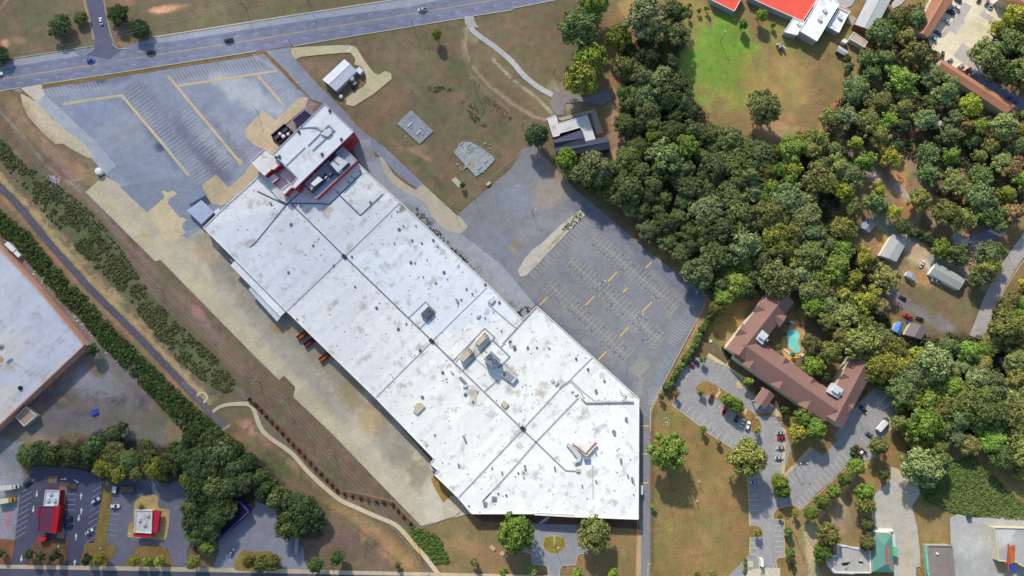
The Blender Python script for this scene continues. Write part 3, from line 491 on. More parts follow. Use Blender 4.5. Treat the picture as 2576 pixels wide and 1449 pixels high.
sheet('pavement', P('23', '1255,985 1300,990 1295,1500 1255,1500'), CONC, (196, 164, 120)); kerb('kerb', '23', '1395,1320 1368,1340 1365,1500', 1.2); sheet('pavement', P('23', '280,930 350,900 385,855 360,850 300,895 275,915'), CONC, (182, 184, 190))
# hotel paving
HL = P('U', '1783,889 1870,949 1885,985 1960,1035 1990,1100 2050,1110 2080,1120 2125,1050 2200,975 2232,985 2262,1015 2255,1070 2225,1100 2205,1150') + P('33', '770,370 640,500 480,630 340,790 310,790 265,742 200,745 90,775 50,830 55,885 160,890 165,1200 175,1262 95,1268 75,1300 95,1370 130,1500 -440,1500') + P('23', '2390,1235 2400,960 2385,950 2370,440 2200,160 1950,0') + P('22', '1610,1180 1625,1150 1700,1060 1610,960 1700,830 1840,690 1900,720 1950,715')
sheet('parking_lot', HL, ASPH, (158, 155, 156), [('blob', 1860, 975, 40, 14, 40, (146, 144, 148), .5), ('stroke', P('U', '2230,1000 2240,1080 2190,1150'), 14, 14, (186, 172, 150), .6), ('blob', 1930, 1300, 20, 120, 0, (166, 162, 160), .6)], cell=9, mottle=.05)
def island(pts, c=(158, 124, 76), kc=(210, 186, 140), nm='planted_island', kw=1.6, mat=None):
    pts = smoothc(pts, 4) if len(pts) > 4 else pts
    o = sheet(nm, pts, mat or GRASS, c, cell=8, h=.1); kerb('kerb', 'U', pts + pts[:1], kw, kc, .0); return o
island(P('22', '1850,1030 1880,970 1960,940 2060,985 2200,1090 2340,1195 2460,1290 2505,1380 2490,1440 2430,1460 2330,1340 2210,1230 2080,1130 1980,1070 1900,1095'))
sheet('pavement', P('22', '2045,1090 2085,1030 2105,1045 2065,1105'), CONC, (212, 188, 142), h=.12); sheet('pavement', P('22', '2330,1260 2350,1210 2372,1225 2350,1285'), CONC, (212, 188, 142), h=.12)
sheet('pavement', P('22', '1960,690 1985,655 2335,895 2320,930 2160,790 2050,750'), CONC, (214, 192, 146), h=.1); sheet('pavement', P('22', '2165,790 2225,690 2200,680 2150,770'), CONC, (190, 170, 130))
island(P('22', '2320,910 2265,950 2265,1000 2320,1020 2325,960'), (206, 184, 140)); island(P('E', '1020,990 1040,985 1070,1060 1095,1130 1090,1195 1035,1185 1030,1100'), (206, 184, 140))
sheet('planted_island', P('33', '-150,-160 40,-200 180,0 230,160 160,440 440,160 550,240 700,90 620,-20 560,-60 300,-140'), MULCH, (140, 118, 78), [('blob', 1985, 1150, 16, 30, 0, (160, 126, 72), .8)], h=.08, cell=8)
sheet('pavement', P('33', '150,-40 185,-20 180,180 165,430 135,432 150,120'), CONC, (206, 182, 138), h=.12); sheet('pavement', P('33', '160,430 425,150 460,175 175,465'), CONC, (198, 178, 144), h=.12)
island(P('33', '60,430 120,425 190,500 230,620 190,655 90,650 45,560 35,480'), (120, 110, 60)); kerb('kerb', '33', '330,790 265,742 200,745 90,775 50,830 55,885 160,890 165,1200 175,1262 95,1268 75,1300 95,1370', 2, (206, 180, 134)); kerb('kerb', '33', '330,790 800,365', 2.2, (196, 150, 118))
kerb('kerb', 'U', P('23', '2390,1235 2400,960 2490,955 2510,985') , 1.8, (206, 190, 120)); kerb('kerb', 'U', P('23', '2395,950 2370,440'), 1.8, (206, 196, 110)); kerb('kerb', 'U', P('22', '1610,1180 1900,1395') + P('23', '1950,0 2200,160'), 1.8, (206, 190, 150)); kerb('kerb', '23', '2390,1230 2450,1235 2490,1280 2480,1500', 2, (210, 196, 160))
sheet('pavement', P('23', '2370,1400 2450,1380 2560,1370 2700,1372 2700,1500 2340,1500'), CONC, (212, 200, 176)); sheet('pavement', P('23', '2372,1302 2430,1302 2430,1365 2372,1365'), CONC, (206, 194, 164))
island(P('23', '2385,955 2480,955 2510,985 2520,1050 2440,1060 2390,1050'), (148, 118, 74))
# pool terrace
sheet('pool_deck', smoothc(P('D', '1115,940 1120,830 1165,740 1230,640 1290,550 1375,570 1370,620 1440,700 1450,760 1420,830 1460,950 1460,1040 1400,1090 1300,1110 1290,1180 1330,1230 1280,1230 1200,1150 1130,1020'), 3), CONC, (206, 162, 104), cell=6); sheet('pool_deck', P('D', '1120,640 1160,540 1200,520 1260,560 1180,700'), CONC, (150, 128, 106), cell=6)
# greenway, trail
sheet('trail', band(smooth(P('U', '-40,430 0,470 50,521 120,607 225,724 287,786 355,854 445,949 512,1019 566,1076'), 3), 17), ASPH, (98, 94, 106), [('stroke', P('U', '460,962 510,1018 566,1076'), 9, 4, (120, 112, 122), .8)], cell=8)
sheet('path', band(smooth(P('02', '2140,1250 2230,1190 2400,1168 2540,1200') + P('13', '70,0 350,210 520,400 700,570 850,690 1000,760 1200,850 1380,925 1480,1010 1600,1150 1700,1260 1830,1430'), 4), [8] * 4 + [9] * 4 + [11] * 90), CONC, (214, 198, 168), [('stroke', P('13', '1480,1010 1600,1150 1700,1260'), 8, 8, (226, 196, 132), .9)], cell=8)
ring = [(508 + 12.5 * cos(a), 1000 + 12.5 * sin(a)) for a in [radians(x) for x in range(-165, 90, 15)]]
sheet('path', band(ring, 5.2), CONC, (216, 204, 168), cell=6)
MB_ = band(smooth(P('12', '-60,1150 50,1230 150,1340 215,1400') + P('13', '260,0 380,130 550,320 700,470 850,590 970,640 1200,690 1370,720 1480,850 1560,940'), 3), 12)
sheet('mulch_bed', MB_, MULCH, (126, 84, 72), cell=10); kerb('timber_edge', 'U', P('13', '840,570 860,590 1100,635 1390,700 1520,850 1660,975 1760,930 2000,850 2080,790'), 1.0, (168, 148, 132), .12)
# private drives at the top
sheet('driveway', band(smooth(P('10', '2140,160 2150,260 2230,350 2400,470 2576,620') + P('20', '120,760 270,880 420,960'), 3), [20] * 3 + [13] * 40), GRAV, (186, 186, 186), cell=8)
sheet('driveway', P('10', '2085,183 2190,160 2200,210 2240,280 2120,270 2110,210'), CONC, (184, 178, 170))
sheet('driveway', P('20', '420,920 560,960 760,980 980,900 1010,1000 900,1060 760,1020 540,1040 520,1160 440,1160 380,1040'), GRAV, (142, 134, 136), [('blob', 1510, 245, 60, 20, 0, (132, 126, 140), .8)], cell=7)
sheet('pavement', P('20', '450,1192 838,1095 918,1335 850,1358 795,1140 500,1215'), CONC, (178, 168, 152))
sheet('driveway', smooth(P('10', '350,480 400,478 700,460 930,455 1010,480 1060,560 1150,690 1210,745 1250,745 1300,715 1365,798 985,1070 905,990 1080,870 1110,820 1100,740 1050,665 990,650 1000,600 960,545 900,530 450,572 415,605 355,540'), 2), CONC, (214, 200, 162), cell=12)
sheet('driveway', P('10', '900,525 945,460 970,470 935,528'), CONC, (222, 216, 200))
# top-right lots
sheet('parking_lot', P('F', '1180,-60 2120,-60 2480,470 2290,780 2030,640 1830,980 1860,1050 1900,1100 1800,1330 2000,1500 1300,1420 1000,1250 870,1050 700,980 640,760 880,380'), CONC, (236, 222, 192), [('blob', 2440, 90, 50, 40, 30, (228, 212, 186), .6)], cell=9, mottle=.06)
for s in ('1370,35 1525,130 1365,400 1385,440 1205,690 1100,620 1030,680 950,770 880,740 1010,540 1180,370', '1740,205 1800,215 1800,250 1965,350 1905,460 1670,300', '1330,868 1690,1085 1745,1030 1855,1100 1770,1240 1720,1380 2000,1560 1750,1560 1150,1120'):
    sheet('asphalt_patch', P('F', s), ASPH, (190, 182, 176), cell=12)
sheet('road', P('30', '2080,690 2190,770 2576,1000 2576,1120 2440,1080 2250,930 2090,800 2000,740'), ASPH, (128, 128, 146)); sheet('parking_lot', P('30', '650,-20 890,-20 840,60 760,90 700,60'), ASPH, (176, 174, 176)); sheet('road', P('30', '1240,-20 1400,-20 1330,50 1250,90'), ASPH, (196, 188, 184)); sheet('pavement', P('30', '830,150 910,190 880,270 790,230'), CONC, (184, 172, 160))
sheet('road', band(smooth(P('U', '2610,560 2580,610 2545,660 2515,710 2490,760 2470,815 2455,850'), 3), 36), ASPH, (174, 166, 164), cell=10); kerb('kerb', 'U', smooth(P('U', '2634,570 2600,625 2563,672 2534,718 2508,768 2490,820'), 3), 2, (200, 178, 130), -.1)
sheet('driveway', smooth(P('G', '2150,440 2060,500 1920,600 1780,620 1850,820 1930,900 2080,760 2200,620'), 2), ASPH, (128, 128, 150))
# bottom-left
DK = (88, 89, 108)
sheet('parking_lot', P('03', '230,520 380,340 800,380 1030,440 1030,560 1020,700 990,900 960,1100 850,1150 820,1330 660,1350 690,1100 560,1080 330,1120 280,1340 110,1330 150,1100 200,640'), ASPH, DK, [('blob', 200, 1250, 60, 60, 0, (92, 92, 124), .5)], cell=9, mottle=.08)
sheet('parking_lot', P('03', '1130,560 1250,500 1480,470 1700,470 1900,540 1920,760 1880,950 1960,1040 1890,1180 1880,1370 1740,1380 1690,1180 1400,1160 1270,1360 1080,1350 1170,1180 1140,1150 1070,1130 1110,800'), ASPH, (120, 120, 134), [('blob', 330, 1230, 90, 20, 0, (84, 84, 112), .7)], cell=9, mottle=.1)
sheet('parking_lot', P('03', '2200,1090 2400,930 2569,760') + P('13', '0,700 200,780 220,1040 380,1050 480,1170 490,1300 530,1400 280,1400 160,1210 0,1210') + P('03', '2450,1200 2350,1390 2140,1390 2200,1200'), ASPH, (146, 146, 158), [('blob', 745, 1375, 18, 26, 0, (112, 112, 140), .8)], cell=9)
def curbi(s, c=(146, 118, 72), k='03', kc=(196, 172, 122)): island(P(k, s), c, kc, kw=1.4)
curbi('1400,1155 1640,1155 1680,1200 1745,1370 1600,1385 1270,1365 1340,1220'); curbi('860,1130 960,1130 1140,1150 1170,1180 1150,1230 1080,1330 1060,1345 820,1340 840,1200'); curbi('1350,740 1400,660 1480,640 1590,645 1595,765 1690,780 1705,820 1690,1000 1660,1085 1590,1090 1330,1065 1285,1050 1300,920 1340,900', (196, 168, 114)); curbi('690,520 760,530 780,575 700,570', (150, 130, 84)); curbi('2430,1205 2569,1210 2740,1215 2800,1385 2600,1400 2360,1385', (150, 128, 70))
sheet('grass_strip', P('03', '1035,620 1130,620 1110,800 1065,1150 945,1135 985,880'), GRASS, (140, 118, 66), h=.1); sheet('planted_island', P('03', '330,1120 560,1085 690,1110 660,1345 285,1345'), MULCH, (122, 92, 70), h=.1); sheet('planted_island', P('03', '0,1080 155,1090 110,1330 -60,1330 -60,1080'), MULCH, (140, 96, 70), h=.1)
sheet('pavement', P('03', '600,505 690,510 650,760 620,960 655,1000 640,1075 570,1070 600,760'), CONC, (160, 142, 112), h=.12); sheet('pavement', P('03', '485,445 580,445 560,520 490,520'), CONC, (148, 124, 92))
SW = P('03', '-100,1335 0,1338 2569,1375') + P('13', '600,1392 1600,1415 2700,1440') + P('U', '1760,1462 1760,1475') + P('13', '2569,1470 1000,1440') + P('03', '2569,1422 0,1378 -100,1378')
sheet('road', P('03', '-100,1376 0,1378 2569,1425') + P('13', '1000,1440 2569,1470') + P('U', '1300,1560 -60,1560'), ASPH, (90, 92, 106), cell=14); sheet('pavement', SW, CONC, (206, 186, 158), h=.06, cell=12)
# bottom right lots
sheet('parking_lot', P('33', '1185,335 1300,370 1400,450 1500,520 1530,620 1500,680 1450,745 1500,960 1530,1200 1535,1355 1490,1370 1490,1520 1270,1520 1260,1000 1050,1000 1040,780 1080,620 1240,480 1230,400'), ASPH, (184, 178, 168), [('stroke', P('33', '1190,350 1330,430 1390,620 1380,760'), 9, 8, (196, 180, 148), .8), ('stroke', P('33', '1400,800 1400,1449'), 9, 10, (196, 178, 148), .7)], cell=9)
sheet('parking_lot', P('33', '1830,870 1900,830 2100,870 2300,840 2500,850 2700,870 2700,1560 1640,1560 1650,1150 1840,1140'), ASPH, (176, 174, 172), [('blob', 2440, 1370, 40, 40, 0, (190, 188, 186), .7), ('blob', 2530, 1430, 40, 20, 0, (180, 156, 110), .7)], cell=9, mottle=.1)
# ---------------------------------------------------------------- painted markings
def marks(name, col, segs, w=.14):
    m = MB()
    for a, b in segs:
        z = max(zat(*a), zat(*b), zat((a[0] + b[0]) / 2, (a[1] + b[1]) / 2)) + .006
        ww = w; m.strip(W(a[0], a[1], z), W(b[0], b[1], z), ww, z)
    return struct(m.build(name, flat('paint_%d_%d_%d' % col, col, .8, 0, .2, 3)))
def pr(key, s): q = P(key, s); return list(zip(q[0::2], q[1::2]))
YEL, WHI, FAD, FADY = (214, 180, 112), (205, 208, 215), (196, 194, 186), (196, 176, 128)
cl = []
for a, b in (((-60, 208), (247, 161)), ((300, 152), (644, 99)), ((644, 99), (1244, 0)), ((1244, 0), (1400, -26))):
    cl += [((a[0], a[1] - .9), (b[0], b[1] - .9)), ((a[0], a[1] + .9), (b[0], b[1] + .9))]
marks('road_marking', (208, 176, 124), cl, .2)
def yel(x): return 200 - x * .1553 if x < 644 else 100 - (x - 644) * .1665
ds = []
for x in range(-20, 1300, 48):
    for o in (-14, 13):
        if not (230 < x < 300 and o < 0): ds.append(((x + o, yel(x) + o), (x + o + 12, yel(x + 12) + o)))
marks('road_marking', (196, 200, 214), ds, .22)
def stalls(key, a, b, n, vec, two=False, trim=0, dash=None):
    (a, b) = P(key, a + ' ' + b); k = CR[key][2]; v = (vec[0] / k, vec[1] / k); out = []
    for i in range(n + 1):
        t = i / n; p = (a[0] + (b[0] - a[0]) * t, a[1] + (b[1] - a[1]) * t); q0 = (p[0] - v[0], p[1] - v[1]) if two else p
        out.append((q0, (p[0] + v[0], p[1] + v[1])))
    if two: out.append((a, b))
    return out
f1 = stalls('00', '1240,940', '1640,1440', 17, (140, -100)) + stalls('00', '1760,1190', '1960,1448', 8, (120, -85)) + stalls('00', '1760,690', '2570,560', 24, (95, 130)) + stalls('01', '1660,30', '1980,410', 13, (150, -100)) + stalls('01', '2000,120', '2380,210', 0, (1, 1)) if False else \
     stalls('00', '1240,940', '1640,1440', 17, (140, -100)) + stalls('00', '1790,1170', '2000,1430', 9, (120, -85)) + stalls('00', '1740,720', '2570,585', 25, (75, 120)) + stalls('01', '1660,30', '1980,410', 13, (150, -100)) + stalls('01', '1930,0', '2230,260', 10, (130, -95)) + stalls('10', '0,590', '200,715', 8, (-40, -60)) + stalls('00', '470,900', '1000,830', 14, (40, 70)) + stalls('10', '70,770', '290,1030', 9, (60, -45))
marks('parking_lines', FAD, f1, .24)
marks('parking_lines', (206, 196, 156), stalls('21', '720,755', '180,1300', 18, (66, 64)) + stalls('21', '820,945', '1660,1648', 25, (60, -63), True) + stalls('21', '590,1175', '1500,1988', 27, (62, -66), True) + stalls('21', '375,1410', '1160,2138', 24, (60, -64), True), .15)
marks('parking_lines', (196, 190, 160), stalls('22', '1180,825', '1270,910', 6, (110, -120)) + stalls('22', '1300,900', '1390,780', 5, (-50, -60)) + stalls('22', '1275,920', '1245,1080', 7, (60, -10)) + stalls('22', '1435,600', '1530,450', 6, (-60, -10)) + stalls('22', '1595,300', '1660,190', 5, (-50, -20)), .2)
marks('parking_lines', (176, 182, 192), stalls('22', '1930,170', '1650,590', 18, (-100, -60)) + stalls('22', '1380,1190', '1500,1005', 9, (-10, -25)) + stalls('22', '1372,1180', '1372,1030', 7, (105, -50)), .2)
marks('parking_lines', (126, 166, 196), [s_ for (x, y) in ((1575, 640), (1540, 705), (1505, 770), (1470, 830), (1437, 895)) for s_ in pr('22', '%d,%d %d,%d %d,%d %d,%d %d,%d %d,%d' % (x, y, x + 60, y + 50, x, y, x - 5, y + 30, x - 5, y + 30, x + 55, y + 80))], .3)
marks('lane_bars', (232, 190, 84), pr('21', '1345,1250 1405,1185 965,1385 1058,1288') + pr('22', '1115,45 1165,0 740,175 832,78 1310,243 1405,143 1085,490 1173,395 868,725 950,638 278,175 360,90 1303,1390 1375,1390') + pr('23', '1302,224 1362,226 1298,515 1372,515'), .6)
W2 = []
W2 += stalls('22', '2060,720', '2250,850', 4, (-50, 80)) + stalls('22', '1650,900', '1800,700', 7, (80, 60)) + stalls('22', '1650,1180', '1960,1420', 6, (50, -60)) + stalls('23', '2000,20', '2170,150', 3, (50, -60)) + stalls('22', '2050,1150', '2440,1440', 9, (-40, 60))
W2 += stalls('33', '60,-90', '45,375', 9, (90, 0)) + stalls('23', '2385,585', '2395,900', 6, (95, 0)) + stalls('23', '2395,1065', '2395,1170', 2, (110, 0)) + stalls('33', '60,945', '70,1210', 5, (95, 0)) + stalls('33', '205,455', '330,320', 4, (60, 70)) + stalls('33', '360,770', '800,280', 12, (-65, -75)) + stalls('32', '780,1270', '900,1150', 4, (60, 70)) + stalls('33', '935,60', '1000,20', 1, (60, 60))
marks('parking_lines', (206, 206, 206), W2, .2)
marks('parking_lines', (232, 232, 230), pr('32', '1110,1100 1105,1170 1105,1170 1115,1205 1115,1205 1150,1225 1150,1225 1190,1200 1190,1200 1235,1140 1125,1160 1185,1090 1130,1165 1165,1205'), .35)
marks('parking_lines', (200, 200, 206), stalls('23', '655,995', '655,1165', 3, (95, 0)) + stalls('23', '210,1240', '285,1240', 6, (-8, 20)) + stalls('33', '1050,780', '1050,830', 1, (70, 0)) + stalls('33', '1240,480', '1080,640', 6, (70, 90)) + stalls('33', '1440,760', '1480,980', 6, (-70, 30)) + stalls('33', '1500,1040', '1530,1300', 8, (-60, 40)) + stalls('33', '1455,580', '1455,630', 1, (75, 0)) + stalls('33', '1410,950', '1480,930', 4, (10, 45)), .2)
marks('parking_lines', (168, 174, 206), stalls('03', '345,480', '260,1010', 9, (-110, 65)) + stalls('03', '680,630', '655,785', 3, (95, 4)) + stalls('03', '1025,545', '960,1060', 8, (-100, 62)) + stalls('03', '1115,770', '1075,1040', 5, (95, 8)) + stalls('03', '1440,490', '1600,480', 4, (35, 60)), .22)
arr = MB()
for (x, y, a) in ((370, 625, 0), (335, 780, 0), (815, 650, 180), (818, 800, 180), (793, 868, 0), (765, 1060, 180), (215, 1275, 0), (752, 1320, 180), (640, 478, 90), (768, 500, 60)):
    u, v = P('03', '%d,%d' % (x, y))[0]; z = zat(u, v) + .006; c = W(u, v, z); ca, sa = cos(radians(a)), sin(radians(a))
    q = [(-.25, 1.6), (.25, 1.6), (.25, -.2), (.75, -.2), (0, -1.8), (-.75, -.2), (-.25, -.2)]
    arr.poly([(c[0] + px * ca - py * sa, c[1] + px * sa + py * ca, z) for px, py in q][::-1])
struct(arr.build('lane_arrows', flat('paint_arrow', (220, 224, 235), .8)))
td = []
for i in range(46):
    t = i / 45; u = 0 + 560 * t; tp = smooth(P('U', '0,470 50,521 120,607 225,724 287,786 355,854 445,949 512,1019 566,1076'), 6); k = int(t * (len(tp) - 2)); td.append((tp[k], (tp[k][0] + 3, tp[k][1] + 3.4)))
marks('trail_markings', (150, 146, 156), td, .2)
marks('trail_markings', (206, 204, 208), stalls('02', '2225,1425', '2300,1375', 6, (14, 18)), .35)
# oil-stain spots in the bays
st = MB(); rs = random.Random(4)
def spots(key, a, b, n, vec, p=.8):
    for (q0, q1) in stalls(key, a, b, n, vec):
        if rs.random() < p:
            u = q0[0] + (q1[0] - q0[0]) * (.6 + rs.random() * .3); v = q0[1] + (q1[1] - q0[1]) * (.6 + rs.random() * .3); z = zat(u, v) + .004; c = W(u, v, z); r = rs.uniform(.25, .75)
            st.poly([(c[0] + r * rs.uniform(.7, 1.3) * cos(i * pi / 4), c[1] + r * rs.uniform(.7, 1.3) * sin(i * pi / 4), z) for i in range(8)])
for k_, a_, b_, n_ in (('21', '820,945', '1660,1648', 25), ('21', '590,1175', '1500,1988', 27), ('21', '375,1410', '1160,2138', 24)):
    spots(k_, a_, b_, n_, (-50, 52)); spots(k_, a_, b_, n_, (50, -54), .45)
struct(st.build('oil_stains', flat('oil_stain', (84, 84, 92), .9)))
# ================================================================ BUILDINGS
ROOFW = surf_mat('white_roof_membrane', None, .75, ((.03, .03), (.35, .06), (2.5, .05)), tint=((172, 164, 150), .13, .56, .6), joints=(46, 3.0, .015, .93, 6), spec=.3)
ROOFG = surf_mat('plain_roof', None, .85, ((.08, .1), (.7, .1), (3, .12)))
METR = surf_mat('ribbed_metal_roof', None, .5, ((.1, .05), (.8, .06)), joints=(44, .9, .05, .86, 60), spec=.4)
SHING = surf_mat('shingle_roof', (144, 110, 102), .95, ((.1, .07), (1.2, .1), (5, .16)))
def ctr(pts): return (sum(p[0] for p in pts) / len(pts), sum(p[1] for p in pts) / len(pts))
def block(root, pts, h, wall, base, ops=(), mat=None, par=.45, z0=0, wname='wall', rname='roof', cell=7, pc=(226, 226, 226), pw=.35):
    """walls, roof deck and parapet of a flat-roofed block; pts = roof outline in layout units"""
    w = MB().prism([p[:2] for p in Wp(pts, h)], z0, h - .02, cap=False); w.build(wname, wall, root)
    r = sheet(rname, pts, mat or ROOFW, base, ops, z=0, h=h, parent=root, curb=False, cell=cell)
    if par:
        m = MB(); q = [p[:2] for p in Wp(pts, h)]
        for a, b in zip(q, q[1:] + q[:1]): m.strip(a, b, pw, h - .25, par + .25)
        m.build('parapet', flat('coping_%d_%d' % (pc[0], pc[2]), pc, .7), root)
    return r
def bld(name, label, cat, pts, h, wall, base, ops=(), group=None, **k):
    c = ctr(pts); w = W(c[0], c[1], h); root = thing(name, label, cat, (w[0], w[1], 0), group); block(root, pts, h, wall, base, ops, **k); return root
def windows(root, a, b, zs, n, w=1.4, hh=1.2, mat=None, h=None, name='window', out=.06, skip=0):
    """a, b: layout points of the wall's top line at height h"""
    A = Vector(W(*a, h)); B = Vector(W(*b, h)); d = (B - A); L = d.length; d.normalize(); nx = Vector((d.y, -d.x, 0)); c = Vector(root.location)
    if (A + B)[0] / 2 * nx.x + (A + B)[1] / 2 * nx.y > 0: nx = -nx     # face the camera's foot point by default
    first = None
    for z in zs:
        for i in range(n):
            p = A + d * (L * (i + .5) / n) + nx * out; p.z = z
            if first is None:
                m = MB(); e = d * w / 2; m.add([p - e - Vector((0, 0, hh / 2)), p + e - Vector((0, 0, hh / 2)), p + e + Vector((0, 0, hh / 2)), p - e + Vector((0, 0, hh / 2))] +
                                               [q - nx * .12 for q in (p - e - Vector((0, 0, hh / 2)), p + e - Vector((0, 0, hh / 2)), p + e + Vector((0, 0, hh / 2)), p - e + Vector((0, 0, hh / 2)))],
                                               [(0, 1, 2, 3), (4, 5, 1, 0), (5, 6, 2, 1), (6, 7, 3, 2), (7, 4, 0, 3)])
                first = m.build(name, mat or GLASS, root); fp = p.copy()
            else:
                o = first.copy(); scene.collection.objects.link(o); o.parent = root; o.location = p - fp
def gable(root, q, h, rise, wall, mat, base, over=.5, rname='roof', z0=0, cap=None, ins=None):
    """q = 4 eave corners (layout) a,b,c,d ; ridge runs parallel to a-b"""
    a, b, c, d = [Vector(p) for p in Wp(q, h)]
    r0 = (a + d) / 2; r1 = (b + c) / 2; r0.z = r1.z = h + rise
    cc = (a + b + c + d) / 4; k = 1 - over / max(3, (a - cc).length)
    wq = [cc + (p - cc) * k for p in (a, b, c, d)]; wr0 = (wq[0] + wq[3]) / 2; wr1 = (wq[1] + wq[2]) / 2
    w = MB().prism([(p.x, p.y) for p in wq], z0, h - .05, cap=False)
    t0 = wr0.copy(); t0.z = h + rise - .12; t1 = wr1.copy(); t1.z = h + rise - .12
    w.add([(p.x, p.y, h - .05) for p in wq] + [t0, t1], [(0, 3, 4), (2, 1, 5)]); w.build('wall', wall, root)
    m = MB(); m.add([a, b, r1, r0], [(0, 1, 2, 3)]); m.add([d, c, r1, r0], [(0, 3, 2, 1)])
    t = Vector((0, 0, .18)); m.add([a, b, b - t, a - t], [(0, 3, 2, 1)]); m.add([c, d, d - t, c - t], [(0, 3, 2, 1)])
    o = m.build(rname, mat, root); ca = o.data.color_attributes.new('Col', 'FLOAT_COLOR', 'POINT'); n = len(o.data.vertices)
    ca.data.foreach_set('color', np.tile(np.array(alb(base) + (1,)), n))
    if cap is not None:
        MB().tube(r0 + Vector((0, 0, .02)), r1 + Vector((0, 0, .02)), .16, 5).build('ridge_cap', cap, root)
    return o
def gbld(name, label, cat, q, h, rise, wall, mat, base, group=None, **k):
    c = ctr(q); w = W(c[0], c[1], h); root = thing(name, label, cat, (w[0], w[1], 0), group); gable(root, q, h, rise, wall, mat, base, **k); return root
# ---------------------------------------------------------------- the big store
WH = 6.2
WHP = P('U', '512.5,573 560,526 642,452 668,424 740,350 860,372 899,409.5 1004,507 1236,724 1315.5,805 1350.5,770 1607,1003 1605.5,1306 1445,1300 1445,1295.5 1345,1292 1186.5,1292 1153,1252 1093,1194 1101.5,1183.5 1083,1165.5 1091.5,1153.5 948,1004 721.5,783')
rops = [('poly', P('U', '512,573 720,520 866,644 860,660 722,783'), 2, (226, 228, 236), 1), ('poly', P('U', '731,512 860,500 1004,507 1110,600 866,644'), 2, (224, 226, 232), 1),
        ('poly', P('U', '866,644 1110,600 1236,724 1300,800 1085,856 1050,800'), 3, (232, 236, 244), 1), ('poly', P('U', '940,1010 1085,856 1320,800 1350,765 1620,1000 1620,1320 1180,1320'), 90, (250, 247, 242), .9), ('poly', P('U', '1120,1240 1310,1080 1620,1000 1640,1340 1180,1340'), 60, (255, 252, 246), 1)]  # greyer upper sections, near-white lower end: uneven brightness of the light painted in
r_ = random.Random(11)
for k in range(170):      # weathered blotches, denser where the photo shows them
    while True:
        u = r_.uniform(520, 1600); v = r_.uniform(430, 1300)
        if inpoly(u, v, WHP) and (v - 573) < 1.1 * (u - 512): break
    rops.append(('blob', u, v, r_.uniform(6, 17), r_.uniform(4, 9), r_.choice((45, -45)), r_.choice(((190, 186, 180), (200, 194, 184), (184, 184, 188))), r_.uniform(.35, .75), 1))
for (u, v, a, b) in ((1010, 520, 16, 14), (1030, 520, 12, 10), (985, 500, 10, 10), (1375, 790, 30, 14), (1520, 1265, 14, 10), (1545, 1268, 14, 12), (1490, 1190, 16, 20), (1400, 1160, 16, 14), (1290, 980, 20, 20), (1370, 1000, 30, 20), (1560, 1150, 14, 14), (1200, 880, 14, 30), (1185, 1000, 26, 20), (1060, 870, 12, 22), (840, 770, 14, 26), (830, 540, 26, 18), (1110, 640, 16, 16), (1470, 850, 20, 14), (1090, 1230, 20, 10)):
    rops.append(('blob', u, v, a, b, 45, (186, 176, 160), .75, 1))
rops += [('blob', 1012, 523, 14, 16, 40, (140, 128, 104), .8, 1), ('blob', 1290, 870, 10, 8, 0, (64, 44, 44), 1, 1), ('blob', 1296, 880, 5, 6, 0, (52, 40, 44), 1), ('blob', 1283, 860, 5, 6, 0, (80, 52, 48), 1)]
for i in range(26): rops.append(('blob', 560 + i * 5 + r_.uniform(-30, 120), 560 + i * 7 + r_.uniform(-20, 60), 10, 3.2, -45, (204, 204, 208), .6, 1))
c0 = ctr(WHP); w0 = W(c0[0], c0[1], WH)
store = thing('big_store', 'huge white flat-roofed store running diagonally across the picture, with brick walls below its roof edge', 'store', (w0[0], w0[1], 0))
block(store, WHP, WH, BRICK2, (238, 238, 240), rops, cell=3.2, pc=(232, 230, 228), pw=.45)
# roof joints / walkway lines
SEAM = flat('roof_walkway', (104, 112, 130), .85, 0, .25, 1.5); SEAM2 = flat('roof_joint', (150, 156, 170), .85, 0, .2, 1.5); SEAM3 = flat('roof_duct_line', (176, 174, 172), .8, 0, .2, 1)
def seam(pts, w, mat, z=.05, h=.18, label=None, name='roof_joint'):
    m = MB(); q = Wp(pts, WH)
    for a, b in zip(q[:-1], q[1:]): m.strip(a, b, w, WH + z - .04, h)
    return m.build(name, mat, store)
seam(P('U', '731.5,512 866,644 1085,856 1160,930'), .62, SEAM); seam(P('U', '1160,930 1288,1054 1314,1080 1348,1112 1423,1184 1458,1186'), .7, flat('roof_joint_b', (150, 146, 142), .85))
seam(P('11', '480,460 300,620 0,990') + P('U', '628,622'), .62, SEAM); seam(P('B', '285,862 870,1140'), .8, SEAM); seam(P('B', '965,1103 1590,1113 1735,1128 2385,505'), .7, SEAM); seam(P('B', '1945,948 2360,1350') + P('11', '1280,505'), .7, SEAM)
for s in ('866,645 723,785', '866,641 1125,420', '1125,421 1185,370'): seam(P('U', '866,644 722,783'), .3, SEAM2) if s.startswith('866,645') else None
seam(P('11', '880,1150 1440,600'), .35, SEAM2); seam(P('12', '2320,0 1780,530'), .35, SEAM2); seam(P('12', '1770,540 1200,1110'), .55, SEAM3); seam(P('22', '490,1010 110,1420') + P('13', '2035,665'), .7, SEAM3); seam(P('22', '670,1105 340,1448') + P('23', '240,105 0,385') + P('13', '2280,700'), .8, SEAM3)
seam(P('22', '480,1000 590,925 720,1050 830,1140 1220,1140'), .5, SEAM3); seam(P('22', '480,1015 590,945 700,1060 740,1165 1225,1150'), .5, SEAM3); seam(P('22', '240,200 45,415 -90,560 '), .8, SEAM2); seam(P('22', '45,410 -240,170'), .5, SEAM2); seam(P('22', '820,690 590,920'), .6, SEAM3)
